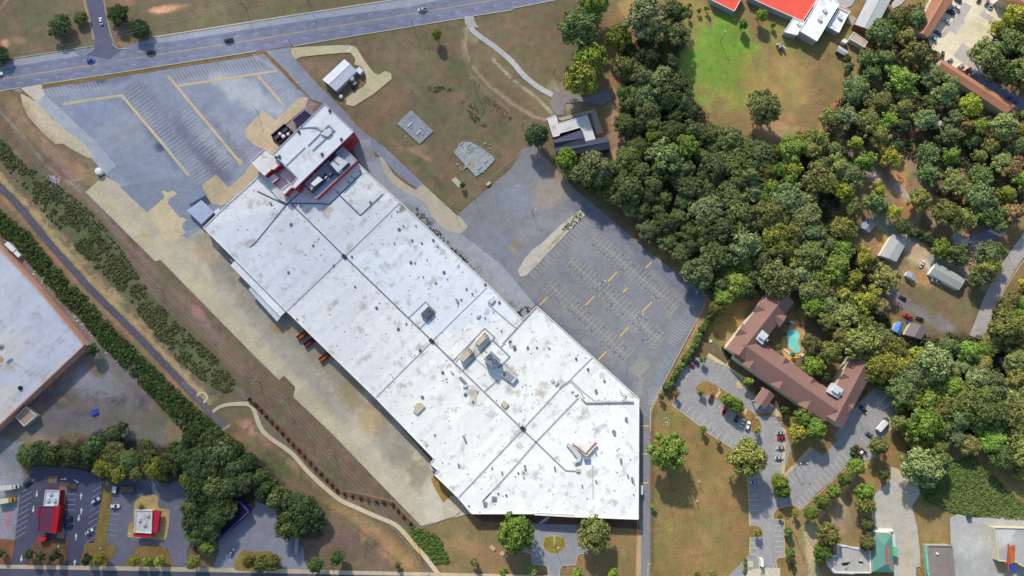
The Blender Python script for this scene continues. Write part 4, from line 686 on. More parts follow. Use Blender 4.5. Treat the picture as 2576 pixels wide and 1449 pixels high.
seam(P('12', '1540,300 1705,140 1810,245 1650,410'), .5, SEAM2); seam(P('C', '460,1020 1245,210 1500,440 700,1265'), .7, SEAM2); seam(P('C', '520,1060 1010,470'), .4, SEAM2); seam(P('C', '1450,510 1880,930 1590,1210'), .8, SEAM2); seam(P('C', '1215,745 1300,830'), .8, SEAM2); seam(P('C', '1010,960 1290,1220'), .4, SEAM3); seam(P('C', '1650,680 1750,590'), .5, SEAM2)
seam(P('12', '2430,930 2305,1040'), .6, SEAM2); seam(P('C', '1730,1100 2060,1390 2000,1449'), .7, SEAM3)
seam(P('23', '810,340 815,680'), .35, SEAM3); seam(P('13', '2280,700 2360,620'), .4, SEAM3); seam(P('12', '2330,130 2400,90') , .3, SEAM2)
for k in ('11', '890,1135'), ('12', '1768,535'), ('22', '110,1415'):
    u, v = P(*k)[0]; m = MB()
    for i in range(4):
        p = W(u - 4 + i * 2.6, v - 4 + i * 2.6, WH); m.box(p, WH, WH + .6, 2.0, .4, radians(45))
    m.build('pipe_rack', DMETAL, store)
def rbox(name, key, s, z0, h, mat, parent=None, ang=None):
    """box on the roof from 4 corner pixels"""
    q = P(key, s); m = MB().prism([p[:2] for p in Wp(q, z0 + h)], z0, z0 + h); return m.build(name, mat, parent or store)
TANU = flat('tan_unit', (206, 192, 168), .6, .1, .12); GRU = flat('grey_unit', (140, 146, 160), .6, .2, .2); PALEU = flat('pale_unit', (208, 210, 214), .6, .1, .12); DARK = flat('dark_opening', (36, 36, 42), .9)
def fan(parent, key, x, y, r, z):
    u, v = P(key, '%f,%f' % (x, y))[0]; c = W(u, v, z); f = MB().cyl(c, z - .3, z + .15, r, 20).build('fan_housing', DARK, parent)
    m = MB()
    for i in range(8):
        a = i * pi / 4; m.add([(c[0], c[1], z + .2), (c[0] + r * .9 * cos(a - .14), c[1] + r * .9 * sin(a - .14), z + .2), (c[0] + r * .9 * cos(a + .14), c[1] + r * .9 * sin(a + .14), z + .2)], [(0, 1, 2)])
    m.cyl(c, z + .12, z + .26, r * .22, 10); m.build('fan_blades', METAL, parent)
for s, f in (('1250,300 1345,395 1090,650 1000,560', ((1255, 340), (1225, 365), (1300, 385), (1275, 412))), ('860,700 960,790 710,1050 610,950', ((868, 740), (838, 770), (913, 788), (888, 816)))):
    rt = rbox('rooftop_unit', 'C', s, WH + .5, 2.6, TANU); rt['label'] = 'long tan rooftop air handler'
    for x, y in f: u, v = P('C', '%d,%d' % (x, y))[0]; c = W(u, v, WH + 3.1); MB().cyl(c, WH + 3.0, WH + 3.2, .32, 10).build('fan_port', DARK, rt)
ct = rbox('rooftop_unit', 'C', '1410,780 1640,1000 1450,1230 1220,990', WH + 1.5, 4.2, GRU); ct['label'] = 'grey cooling tower with two big round fans'
fan(ct, 'C', 1370, 935, 1.35, WH + 5.8); fan(ct, 'C', 1487, 1045, 1.35, WH + 5.8)
MB().path([W(*p, WH + 5.9) for p in P('C', '1280,1030 1270,1090 1440,1220 1500,1180 1400,1130')], .12).build('pipe', DMETAL, ct)
pf = rbox('equipment_platform', 'C', '1790,1220 2070,1440 1950,1600 1650,1380', WH + .6, 1.2, PALEU); fan(pf, 'C', 1725, 1340, .95, WH + 2.2)
m = MB()
for i in range(6): a = P('C', '%d,%d %d,%d' % (1800 + i * 36, 1270 + i * 30, 1700 + i * 36, 1400 + i * 30)); m.tube(W(*a[0], WH + 2), W(*a[1], WH + 2), .12)
m.build('pipe_rack', DMETAL, store)
rbox('rooftop_unit', '12', '1735,185 1790,235 1710,315 1655,265', WH + .3, 1.9, flat('charcoal_unit', (96, 98, 106), .6, .1)); fan(store, '12', 1738, 225, .8, WH + 2.4)
for s, c in (('1665,1155 1700,1195 1620,1275 1580,1240', TANU), ('1620,1160 1665,1155 1610,1210 1590,1200', TANU), ('2000,105 2020,105 2040,135 2025,155', GRU), ('2380,90 2410,120 2370,165 2330,130', PALEU), ('2495,1130 2545,1175 2505,1215 2460,1170', TANU), ('2225,270 2260,270 2240,300 2215,295', PALEU), ('2040,900 2060,890 2125,960 2105,975', GRU), ('2090,975 2130,970 2125,1000 2080,1000', PALEU), ('1960,820 1985,850 1980,865 1955,840', PALEU)):
    rbox('roof_curb_unit', '12', s, WH + .1, .9, c)
for s, c in (('410,905 430,930 405,955 388,930', PALEU), ('455,935 470,950 445,985 428,970', PALEU), ('605,1015 625,1035 600,1050 588,1030', WHITEP), ('650,1050 668,1065 640,1085 625,1070', WHITEP), ('1140,1300 1160,1300 1165,1350 1135,1330', GRU), ('1020,1425 1045,1440 1020,1460 1005,1445', GRU), ('835,1020 855,1020 860,1050 840,1060', GRU), ('355,590 370,585 385,600 370,610', PALEU), ('640,700 655,705 650,722 636,718', DARK)):
    rbox('roof_curb_unit', '22', s, WH + .1, .8, c)
for s, c in (('1085,268 1105,268 1107,320 1090,315', GRU), ('118,335 135,335 142,380 125,378', GRU), ('420,348 435,348 440,390 425,388', GRU), ('1198,460 1220,460 1225,505 1202,500', GRU), ('645,372 683,372 683,405 645,405', TANU), ('838,485 850,485 852,508 840,508', GRU), ('700,530 710,530 712,556 702,556', GRU), ('1158,430 1172,430 1174,455 1160,455', GRU), ('1010,0 1040,0 1045,25 1020,30', GRU), ('838,205 850,205 852,228 840,228', GRU)):
    rbox('roof_curb_unit', '23', s, WH + .1, .9, c)
for s in ('2370,655 2415,655 2415,690 2370,690', '2280,705 2322,705 2315,745 2285,745', '2075,40 2095,40 2118,95 2100,105', '2028,320 2042,320 2046,350 2030,352', '2465,400 2480,400 2482,420 2467,420'): rbox('roof_curb_unit', '13', s, WH + .1, .9, GRU)
# V-shaped solar frames
vt = None
for s in ('616,122 742,218 738,236 606,134', '742,218 843,106 858,118 746,236'): 
    q = P('23', s); vt = MB().prism([p[:2] for p in Wp(q, WH + 2.2)], WH + 1.4, WH + 2.2).build('louvred_duct', flat('rust_red_frame', (142, 76, 56), .8, .1, .2), store)
m = MB()
for i in range(9):
    t = i / 8
    for a, b in (((612, 122), (740, 222)), ((742, 222), (842, 108))):
        p = P('23', '%f,%f' % (a[0] + (b[0] - a[0]) * t, a[1] + (b[1] - a[1]) * t))[0]; c = W(*p, WH + 2.3); m.box(c, WH + 2.2, WH + 2.3, .16, 1.5, radians(-45 if a[0] < 700 else 45))
m.build('duct_slats', flat('pale_slat', (206, 176, 140), .7), store)
rbox('rooftop_unit', '23', '565,110 620,150 700,240 690,300 630,320 660,270 600,190 545,130', WH + .4, 1.2, PALEU); rbox('rooftop_unit', '23', '710,245 785,245 785,290 725,290', WH + .4, 1.4, GRU)
# round vents
VR = flat('vent_grey', (112, 118, 132), .6, .2, .2)
vent0 = None
vl = [('11', x, y, r) for x, y, r in ((350, 806, 2.4), (150, 605, 1.6), (443, 622, 1.8), (323, 1290, 2), (570, 1020, 1.6), (780, 1222, 1.6), (995, 1435, 1.6), (963, 1132, 1.8), (1437, 857, 2.4), (1480, 822, 1.2), (1607, 822, 1.4), (1390, 996, 1.2), (1570, 967, 1.8), (1667, 996, 1.6), (1782, 966, 2), (1557, 1189, 2.4), (1598, 1195, 1.3), (1891, 1289, 2.4), (1808, 1396, 1.6), (1680, 1335, 1), (2037, 1225, 1.2), (1150, 585, 2), (1048, 270, 1.8), (985, 342, 1.2), (933, 384, 1.6), (822, 486, 1.8), (1825, 1028, 1.1), (1720, 1165, 1), (2305, 1413, 2), (1925, 1360, 1), (1418, 676, 1.2), (960, 328, 1))] + \
     [('12', x, y, r) for x, y, r in ((1211, 199, 2.2), (1430, 412, 2.4), (1511, 360, 1.5), (1651, 628, 2.4), (1877, 850, 2.4), (2105, 1072, 2.4), (1673, 1098, 2.2), (2183, 1145, 1.6), (2447, 145, 2.2), (2175, 58, 1.5), (2118, 10, 1.6), (2064, 118, 1.6), (2388, 240, 1), (2305, 302, 1.2), (2467, 430, 1.2), (2225, 1046, 1.3), (410, 314, 1.3))] + \
     [('22', x, y, r) for x, y, r in ((250, 600, 1.6), (157, 602, 1.8), (845, 1035, 2.2), (765, 818, 2.0), (930, 937, 1.8))] + [('23', x, y, r) for x, y, r in ((62, 415, 1.4), (118, 463, 1.2), (115, 408, 1.1), (1225, 632, 1.0))] + [('13', x, y, r) for x, y, r in ((2375, 366, 1.3), (2437, 622, 1.5), (2518, 640, 1.6), (1712, 140, 1), (1797, 34, 1.5), (2140, 748, 1.4))]
for k, x, y, r in vl:
    u, v = P(k, '%d,%d' % (x, y))[0]; hh = .7; c = W(u, v, WH + hh)
    if vent0 is None:
        m = MB().cyl((0, 0), 0, .55, .8, 12).cyl((0, 0), .55, .8, 1.0, 12, .5); vent0 = m.build('roof_vent', VR); o = vent0
    else: o = vent0.copy(); scene.collection.objects.link(o)
    o.parent = store; o.location = (c[0] - store.location.x, c[1] - store.location.y, WH); o.scale = (r * .36, r * .36, 1)
sp_ = MB()
for k in range(520):      # small dark spots, debris and drain marks lying on the membrane
    while True:
        u = r_.uniform(520, 1600); v = r_.uniform(430, 1300)
        if inpoly(u, v, WHP): break
    c = W(u, v, WH + .02); rr = r_.choice((.15, .2, .25, .4)); sp_.poly([(c[0] + rr * r_.uniform(.6, 1.3) * cos(i * pi / 3), c[1] + rr * r_.uniform(.6, 1.3) * sin(i * pi / 3), WH + .035) for i in range(6)])
sp_.build('roof_debris', flat('roof_debris', (96, 88, 84), .9, 0, .4), store)['kind'] = 'stuff'
# raised ducts with pipe run on the right
m = MB()
for i in range(6):
    x = 760 + i * 70; a = P('22', '%d,1125 %d,1165' % (x, x)); m.tube(W(*a[0], WH + .9), W(*a[1], WH + .9), .15)
m.path([W(*p, WH + .9) for p in P('22', '690,1100 740,1150 1225,1145')], .28); m.path([W(*p, WH + .9) for p in P('22', '1085,1020 1100,1060 1150,1070 1110,1130 1190,1140')], .2); m.build('pipe_run', flat('pipe_grey', (196, 192, 190), .5, .2), store)
# NW corridor roof, canopies, office tower
def sub(pts, h, wall, base, z0=WH, **k): block(store, pts, h, wall, base, z0=z0, **k)
sub(P('B', '300,500 350,470 930,1030 880,1090 700,1000'), 7.4, GREYW, (214, 216, 218), par=.15)
sub(P('U', '580,668 594,652 722,781 705,797'), 5.4, GREYW, (240, 240, 244), z0=5.0, par=0, mat=ROOFG); sub(P('U', '625,729 630,722 706,797 697,809'), 4.6, GREYW, (214, 214, 224), z0=4.1, par=0, mat=ROOFG)
sub(P('11', '0,0 20,0 20,20'), 7.6, GREYW, (200, 200, 200), par=0) if False else None
sub(P('01', '2150,680 2200,645 2225,680 2180,730'), 5, GREYW, (226, 228, 236), z0=0, par=0); sub(P('01', '2310,1160 2345,1150 2375,1180 2345,1205'), 4, GREYW, (130, 156, 186), z0=3.6, par=0, mat=ROOFG); sub(P('01', '2270,600 2300,585 2310,615 2285,625'), 3, GREYW, (190, 204, 222), z0=0, par=0)
sub(P('13', '1750,355 1765,335 1815,375 1795,400'), 4, GREYW, (150, 156, 150), z0=0, par=.3); sub(P('U', '1345,1290 1445,1295 1445,1300.5 1345,1295'), 6.6, WHITEP, (240, 232, 228), z0=4, par=.2)
TP = P('A', '1640,135 2228,690') + P('B', '1040,800 965,740 1085,583 600,115')
towr = thing('office_block', 'tall brick office block with a white roof at the top end of the big store', 'office block', W(790, 350, 0))
block(towr, TP, 14.5, BRICK, (236, 236, 242), [('blob', 700, 500, 10, 8, 0, (200, 190, 176), .6, 1)], pc=(200, 200, 214))
block(towr, P('B', '2015,-30 2290,240 1475,1000 1205,715'), 10.4, BRICK, (170, 172, 190), z0=0, mat=ROOFG, pc=(190, 188, 200)); block(towr, P('B', '150,270 440,10 600,118 640,180 750,310 615,425 580,408 430,545'), 12, BRICK, (236, 230, 228), pc=(228, 224, 224)); block(towr, P('B', '760,850 945,700 1040,800 970,782 835,915'), 11.5, BRICK, (230, 230, 236))
block(towr, P('B', '510,610 620,520 715,595 600,690'), 9, BRICK, (226, 226, 234)); block(towr, P('B', '640,180 1085,583 965,740 870,640 730,545 860,400 750,310'), 8, BRICK, (230, 228, 230), par=.1)
windows(towr, P('A', '2228,690')[0], P('B', '1400,480')[0], (12.4, 9.4, 6.2), 9, 3.2, 1.2, h=14.5); windows(towr, P('B', '1380,500')[0], P('B', '1060,790')[0], (12.4, 9.4), 4, 2.6, 1.0, h=14.5)
def tb(name, key, s, z0, h, mat, lab=None):
    o = MB().prism([p[:2] for p in Wp(P(key, s), z0 + h)], z0, z0 + h).build(name, mat, towr)
    if lab: o['label'] = lab
tb('rooftop_unit', 'B', '1360,710 1515,560 1600,625 1425,760', 10.6, 2.8, WHITEP, 'white rooftop unit'); tb('rooftop_unit', 'B', '1740,300 1890,140 2125,290 1920,500', 10.7, 1.8, PALEU); tb('rooftop_unit', 'B', '1630,590 1680,545 1730,590 1680,640', 10.6, 1.5, PALEU)
tb('rooftop_unit', 'B', '1310,760 1370,720 1420,790 1370,840', 10.6, 1, TANU)
m = MB()
for s in ('1210,725 1390,900 1660,660 1840,500', '1720,360 1905,540 2145,310', '1755,265 1890,135', '1590,610 1680,510 1740,570 1660,665', '1525,545 1600,640', '1830,260 1950,360'):
    q = [W(*p, 10.4) for p in P('B', s)]
    for a, b in zip(q[:-1], q[1:]): m.strip(a, b, .5, 10.4, 2.2)
m.build('equipment_screen', flat('navy_screen', (52, 58, 84), .7), towr)
m = MB(); 
for s, w in (('600,120 860,350 1085,583', .6), ('870,345 1250,-20', .5)):
    q = [W(*p, 14.5) for p in P('B', s)]
    for a, b in zip(q[:-1], q[1:]): m.strip(a, b, w, 14.5, .3)
q = [W(*p, 14.5) for p in P('A', '1130,600 1180,625 1330,610 1460,610 1580,690 1850,690 1720,570 1310,980')]
for a, b in zip(q[:-1], q[1:]): m.strip(a, b, .7, 14.5, .35)
q = [W(*p, 14.5) for p in P('A', '1800,710 1400,1080')]; m.strip(q[0], q[1], .9, 14.5, .3); m.build('roof_duct', flat('blue_grey_duct', (128, 150, 172), .7), towr)
tb('rooftop_unit', 'A', '1560,740 1650,640 1790,700 1700,790', 14.5, 1.2, PALEU)
for x, y in ((1115, 690), (720, 1185), (655, 1205), (1970, 840), (1580, 1140), (1735, 262)):
    u, v = P('A', '%d,%d' % (x, y))[0]; c = W(u, v, 15.5); MB().cyl(c, 14.5, 15.4, .8, 10).build('roof_vent', DMETAL, towr)
# ---------------------------------------------------------------- outbuildings near the store
g = gbld('pump_house', 'long white gabled shed on the lawn beside the curved concrete drive below the highway', 'shed', P('10', '668,800 890,595 1015,715 805,918'), 3.6, 1.1, GREYW, METR, (228, 230, 242), cap=WHITEP)
bld('small_shed', 'small pale box shed at the right end of the long white gabled shed', 'shed', P('10', '1000,705 1040,668 1080,712 1045,748'), 2.6, GREYW, (222, 228, 232), par=0, mat=ROOFG)
def tank(label, key, x, y, r, h, col, name='storage_tank'):
    u, v = P(key, '%f,%f' % (x, y))[0]; z = zat(u, v); c = W(u, v, z); t = thing(name, label, 'tank', (c[0], c[1], z)); MB().cyl(c, z, z + h, r, 20).build('shell', col, t); MB().cyl(c, z + h, z + h + .35, r, 20, .15).build('lid', WHITEP, t)
tank('round white tank standing in the fenced yard beside the long gabled shed', '10', 970, 805, 1.4, 3, WHITEP); tank('squat round pale tank by the roadside below the long gabled shed', '10', 858, 978, 1.1, 1.4, PALEU)
eq = thing('pump_skid', 'grey pump equipment cluster in the yard behind the long gabled shed', 'pump', W(*P('10', '920,840')[0], 0)); z_ = 0
for i, (x, y, l, w_) in enumerate(((870, 860, 3.5, 1.2), (915, 815, 2.6, 1.5), (1000, 850, 2.2, 1.4), (980, 885, 1.6, 1.6))):
    c = W(*P('10', '%d,%d' % (x, y))[0], 0); MB().box(c, 0, 1.2 + .3 * i, l, w_, radians(42)).build('pump_housing', GRU if i < 3 else DARK, eq)
bld('carport', 'square blue-grey roofed carport by the west corner of the big store', 'carport', P('01', '1880,670 2025,565 2152,690 2025,808'), 3.4, GREYW, (180, 192, 220), par=0, mat=METR); 
bld('canopy', 'slim grey flat canopy at the edge of the upper-left car park, above the square carport', 'canopy', P('01', '1862,525 2030,438 2080,508 1925,600'), 3.2, DMETAL, (136, 148, 176), z0=2.8, par=0, mat=METR)
tank('white upright tank beside the fence corner on the tan concrete strip', '01', 1015, 285, 1.9, 2.6, WHITEP)
# slabs
def slab(label, pts, h, base, ops=()):
    c = ctr(pts); w = W(*c, 0); t = thing('concrete_slab', label, 'slab', (w[0], w[1], 0)); sheet('deck', pts, CONC, base, ops, z=0, h=h, parent=t, cell=5); MB().prism([p[:2] for p in Wp(pts, 0)], 0, h - .01, cap=False).build('edge', GREYW, t); return t
s1 = slab('rectangular grey concrete slab with two small fixtures on the lawn', P('10', '1560,1105 1785,1320 1645,1450 1418,1242'), .5, (156, 162, 172), [('blob', 1050, 345, 14, 10, 40, (168, 156, 120), .7, 1)])
for x, y in ((1550, 1255), (1635, 1335)): c = W(*P('10', '%d,%d' % (x, y))[0], .5); MB().box(c, .5, 1.0, 3.2, 1.0, radians(48)).build('fixture', flat('slab_fixture', (206, 198, 196), .8), s1)
s2 = slab('large round-ended concrete slab with rubble on the lawn beside the store', smoothc(P('11', '2000,70 2060,0 2160,-20 2380,120 2380,190 2230,320 2190,300 2010,110'), 2), .5, (164, 170, 174), [('blob', 1184, 382, 12, 12, 0, (110, 118, 84), .8, 1), ('blob', 1184, 412, 5, 16, -40, (176, 146, 92), .9), ('blob', 1165, 378, 10, 8, 0, (190, 176, 166), .8, 1)])
for x, y in ((2250, 240), (2310, 180), (2140, 10), (2070, 0)): c = W(*P('11', '%d,%d' % (x, y))[0], .5); MB().box(c, .5, .9, 2.6, .8, radians(50)).build('fixture', METAL, s2)
slab('small pale concrete slab with a bush at its corner, next to the large round-ended slab', P('11', '1965,365 2005,332 2085,408 2040,440'), .3, (196, 190, 172))
# brick warehouse on the left edge
BW = P('U', '212,868 2,1066 -150,1200 -420,930 -90,525 0,627 92,724')
bw = bld('brick_warehouse', 'weathered grey-white roofed warehouse with salmon side wall cut by the left edge of the picture', 'warehouse', BW, 6.5, SALMON, (208, 210, 222), [('blob', 30, 880, 60, 60, 0, (222, 216, 208), .6), ('blob', 0, 1020, 60, 60, 0, (226, 214, 204), .8)] + [('stroke', [(0 + i * 18 - 40, 1010 - i * 0), (150 + i * 14, 850 + i * 4)], 1.2, 3, (170, 170, 180), .6, 1) for i in range(5)] + [('blob', r_.uniform(0, 180), r_.uniform(700, 1000), 18, 6, -40, (180, 182, 192), .6, 1) for i in range(16)] + [('blob', 2, 870, 10, 12, 0, (90, 60, 66), .9, 1), ('blob', 2, 905, 8, 9, 0, (206, 140, 60), .9)], cell=4, pc=(206, 168, 152), pw=.6)
c = W(*P('02', '60,690')[0], 7.5); MB().box(c, 6.5, 7.6, 5, 3.2, radians(-50)).build('rooftop_unit', PALEU, bw); c = W(*P('02', '200,1008')[0], 7.2); MB().cyl(c, 6.5, 7.3, 1.1, 14).build('roof_vent', DARK, bw)
bld('loading_annex', 'small tan-roofed annex on the south wall of the brick warehouse at the left edge', 'annex', P('02', '160,1300 262,1195 368,1285 245,1392'), 3.6, GREYW, (176, 152, 128), mat=ROOFG, par=.3); bld('loading_canopy', 'narrow white canopy along the south-east wall of the brick warehouse', 'canopy', P('02', '300,1100 395,1025 415,1045 330,1115'), 3, GREYW, (206, 210, 224), z0=2.7, par=0, mat=METR)
# L-shaped church hall (top middle)
lb = thing('l_shaped_hall', 'L-shaped building with rusty white metal roof and charcoal shingle wing by the woods', 'building', W(1450, 345, 0))
block(lb, P('20', '355,1190 440,1165 462,1245 755,1160 837,1402 735,1432 690,1280 480,1340 475,1362 415,1378'), 4.2, BRICK2, (214, 212, 214), [('blob', 1395, 325, 12, 12, 0, (170, 140, 116), .6, 1), ('blob', 1440, 325, 30, 8, -15, (186, 168, 150), .6, 1)], mat=METR, par=.15, cell=4)
DSH = surf_mat('charcoal_shingle', (72, 76, 96), .95, ((.3, .1), (3, .14)))
gable(lb, P('U', '1391,352 1464,326 1476,372 1396,372'), 4.6, 1.6, BRICK2, DSH, (80, 80, 100)); gable(lb, P('U', '1396,372 1528,343 1536,374 1400,394'), 4.4, 1.4, BRICK2, DSH, (80, 80, 100))
# school
sch = thing('school', 'school with bright red and white roofs at the top edge of the picture', 'school', W(2040, 40, 0)); REDR = flat('red_metal_roof', (236, 92, 78), .6, 0, .06)
def rg(q, h, base, mat=ROOFG, wall=GREYW, **k): block(sch, q, h, wall, base, mat=mat, **k)
rg(P('20', '1980,-60 2010,0 2238,112 2330,-60'), 4.6, (238, 96, 80), par=.1); rg(P('20', '2380,-30 2576,60') + P('30', '350,213 492,-5 420,-60') + P('U', '1900,-40'), 4.6, (238, 96, 80), par=.1)
rg(P('30', '495,-5 520,-40 660,-20 712,45 490,415 315,310 460,80'), 6, (250, 250, 250), mat=ROOFW, pc=(250, 250, 250)); rg(P('30', '255,180 360,222 290,355 162,322'), 4.2, (248, 246, 244), mat=ROOFW, pc=(250, 250, 250)); rg(P('30', '715,75 815,125 710,330 595,265'), 4, (250, 250, 250), mat=ROOFW, pc=(250, 250, 250)); rg(P('30', '718,52 832,110 818,130 702,78'), 4.4, (226, 96, 92), par=.1)
for x, y in ((570, 110), (520, 200), (325, 232), (737, 163)): c = W(*P('30', '%d,%d' % (x, y))[0], 6); zz = 6 if x in (570, 520) else 4.1; MB().box(c, zz, zz + 1, 2.4, 1.8, radians(-50)).build('rooftop_unit', PALEU, sch)
g2 = gbld('classroom_block', 'long grey metal-roofed classroom block with brick end, right of the white school roofs', 'school block', P('30', '1060,335 1250,-30 1010,-30 872,245'), 5, 1.0, BRICK2, METR, (200, 202, 202), cap=METAL); bld('classroom_annex', 'low tan flat-roofed annex below the grey classroom block', 'annex', P('30', '862,325 1000,420 970,478 818,388'), 3.6, CREAM, (190, 168, 146), mat=ROOFG, par=.25)
gbld('playground_shelter', 'small grey striped shelter standing on the grass below the school walls', 'shelter', P('30', '715,455 808,520 775,560 685,510'), 2.6, .7, WOOD, METR, (190, 190, 196)); bld('garden_shed', 'tiny white shed against the wall of the school annex', 'shed', P('30', '762,388 808,408 785,438 738,418'), 2.6, WHITEP, (226, 228, 228), mat=ROOFG, par=0)
pg = thing('playground_set', 'small multi-coloured climbing frame with slides on the dry grass below the school', 'playground', W(*P('30', '125,475')[0], 0)); pc_ = W(*P('30', '125,475')[0], 0)
for i, (dx, dy, l, w_, a, cc) in enumerate(((-1.6, 1.2, 2.6, .8, 0.2, (206, 200, 186)), (0, .5, 1.8, 1.8, .4, (90, 130, 140)), (1.2, -1.2, 2.6, .8, -.9, (186, 190, 196)), (-1.2, -.8, 1.6, 1.2, .6, (186, 170, 120)))): MB().box((pc_[0] + dx, pc_[1] + dy), 0 if i != 1 else 1.2, 1.6 + .4 * i, l, w_, a).build('slide' if i != 1 else 'platform', flat('play_%d' % i, cc, .5), pg)
# motel row, top right
MR = surf_mat('brown_shingle', (180, 126, 100), .95, ((.15, .1), (1.5, .1), (5, .14))); RC = flat('pale_ridge', (206, 168, 140), .9)
m1 = gbld('motel_wing', 'long brown-roofed motel wing left of the pale car park in the top right corner', 'motel', P('F', '640,755 1215,-90 830,-240 385,655'), 5, 1.4, CREAM, MR, (180, 126, 100), cap=RC); windows(m1, P('F', '640,755')[0], P('F', '1170,0')[0], (3.6, 1.4), 10, 1.6, 1.1, h=5)
m2 = gbld('motel_wing', 'narrow brown-roofed motel wing running down to the right below the pale car park', 'motel', P('30', '1740,590 2490,1062 2395,1145 1715,690'), 6, 1.3, CREAM, MR, (180, 126, 100)); m3 = gbld('motel_wing', 'brown-roofed motel corner block cut by the top right corner of the picture', 'motel', P('F', '2060,-20 2560,200 2700,60 2300,-200'), 6, 1.6, CREAM, MR, (186, 130, 110)); bld('entrance_canopy', 'small grey flat canopy in front of the top right corner motel block', 'canopy', P('F', '2200,140 2280,75 2385,130 2300,205'), 3.4, GREYW, (190, 196, 204), mat=ROOFG, par=0, z0=3)
# hotel
HH = 8.2
ht = thing('hotel', 'three-winged hotel with brown shingle roofs wrapped round the swimming pool', 'hotel', W(2000, 950, 0))
def hw(key, s, rise=3.6): gable(ht, P(key, s), HH, rise, CREAM, SHING, (158, 124, 114), over=.6)
hw('D', '315,955 1000,85 1298,300 613,1170'); hw('E', '420,342 1740,1275 1985,945 665,12'); hw('E', '1690,1160 2130,310 2443,520 1985,1375')
def dorm(key, x, y, dx, dy, w, depth, rise=2.0, hh=HH):
    c = Vector(W(*P(key, '%f,%f' % (x, y))[0], hh)); k = math.hypot(dx, dy); d = Vector((dx / k, -dy / k, 0)); n = Vector((-d.y, d.x, 0)); c = c - d * .5; z = Vector((0, 0, .15))
    L, R, A, B_ = c + n * w / 2 + z, c - n * w / 2 + z, c + Vector((0, 0, rise)), c + d * depth + Vector((0, 0, rise))
    MB().add([L, A, B_, L + d * .3, R, R + d * .3], [(0, 1, 2), (4, 2, 1)]).build('gable', SHING, ht); MB().add([L + d * .2, R + d * .2, A + d * .2 - z], [(0, 1, 2)]).build('gable_wall', CREAM, ht)
for a in (('D', 765, 355), ('D', 510, 690)): dorm(*a, 300, 200, 8, 7)
for a in (('D', 1120, 565),): dorm(*a, -300, -200, 8, 7)
for a in (('E', 640, 500), ('E', 1060, 790), ('E', 1450, 1080)): dorm(*a, 220, -320, 9, 7)
for a in (('E', 1150, 370), ('E', 1540, 660)): dorm(*a, -220, 320, 7, 6)
for a in (('E', 1985, 590),): dorm(*a, 300, 200, 7, 6)
for a in (('E', 2380, 620), ('E', 2100, 1080)): dorm(*a, -300, -200, 8, 7)
windows(ht, P('D', '330,960')[0], P('D', '985,120')[0], (6.6, 4.0, 1.6), 12, 1.4, 1.3, h=HH, out=-.1); windows(ht, P('E', '480,375')[0], P('E', '1700,1235')[0], (6.6, 4.0, 1.6), 18, 1.4, 1.3, h=HH, out=-.1)
for key, s in (('D', '745,820 835,690 932,770 842,905'), ('E', '1770,850 1865,720 2010,820 1930,940')):
    q = P(key, s); rw = MB().prism([p[:2] for p in Wp(q, 11.0)], 7.6, 11.0).build('roof_well', PALEU, ht); c = ctr(q); c = W(c[0], c[1], 12); MB().box(c, 11.0, 12.3, 3.6, 2.0, radians(-35)).build('air_conditioner', PALEU, rw); MB().box((c[0] + 2.5, c[1] - 1.5), 11.0, 11.7, 1.6, 1.4, radians(-35)).build('air_conditioner', GRU, rw)
pcg = thing('entrance_porch', 'brown gabled drive-through porch on posts in front of the hotel', 'porch', W(*P('E', '868,938')[0], 0))
q = P('E', '718,980 850,783 1020,895 885,1090'); a, b, c, d = [Vector(p) for p in Wp(q, 4.8)]; r0, r1 = (a + d) / 2, (b + c) / 2; r0.z = r1.z = 6.2; t = Vector((0, 0, .5))
MB().add([a, b, r1, r0, d, c], [(0, 1, 2, 3), (4, 3, 2, 5)]).build('roof', SHING, pcg); MB().add([a, b, c, d, a - t, b - t, c - t, d - t], [(0, 4, 5, 1), (1, 5, 6, 2), (2, 6, 7, 3), (3, 7, 4, 0)]).build('fascia', CREAM, pcg)
for p in (a, b, c, d): pp = p * .94 + (a + b + c + d) / 4 * .06; MB().box((pp.x, pp.y), 0, 4.5, .5, .5).build('post', CREAM, pcg)
# pool and furniture
POOL = smoothc(P('D', '1180,830 1185,740 1235,680 1310,672 1375,740 1378,800 1355,860 1370,910 1395,950 1385,1000 1325,1028 1250,990 1205,930'), 4)
pl_ = thing('swimming_pool', 'kidney-shaped turquoise swimming pool on a tan deck', 'swimming pool', W(*ctr(POOL), 0)); zp = zat(*ctr(POOL))
m_, n_, l_, b_ = newmat('pool_water'); b_.inputs['Roughness'].default_value = .08; tcn = n_.new('ShaderNodeNewGeometry').outputs['Position']; l_.new(mixc(n_, l_, alb((116, 214, 204)), alb((150, 228, 218)), mapr(n_, l_, noise(n_, l_, tcn, .25, 3), .35, .65, 0, 1)), b_.inputs['Base Color'])
MB().poly([(p[0], p[1], zp + .02) for p in Wp(POOL[::-1], 0)]).build('water', m_, pl_); m = MB(); q = Wp(POOL, 0)
for a, b in zip(q, q[1:] + q[:1]): m.strip(a, b, .45, zp, .14)
m.build('coping', flat('pool_coping', (196, 130, 104), .8), pl_)
def parasol(label, x, y):
    u, v = P('D', '%d,%d' % (x, y))[0]; z = zat(u, v); c = W(u, v, z); t = thing('parasol', label, 'parasol', (c[0], c[1], z), 'green parasols round the pool'); MB().cyl(c, z + 2, z + 2.7, 1.4, 8, .05).build('canopy', flat('green_canvas', (30, 104, 88), .8), t); MB().tube((c[0], c[1], z), (c[0], c[1], z + 2.5), .05).build('pole', METAL, t)
parasol('green parasol at the upper left end of the pool terrace, beside the hotel wall', 1187, 610); parasol('green parasol on the left side of the pool', 1143, 752); parasol('green parasol at the lower end of the pool', 1253, 1053)
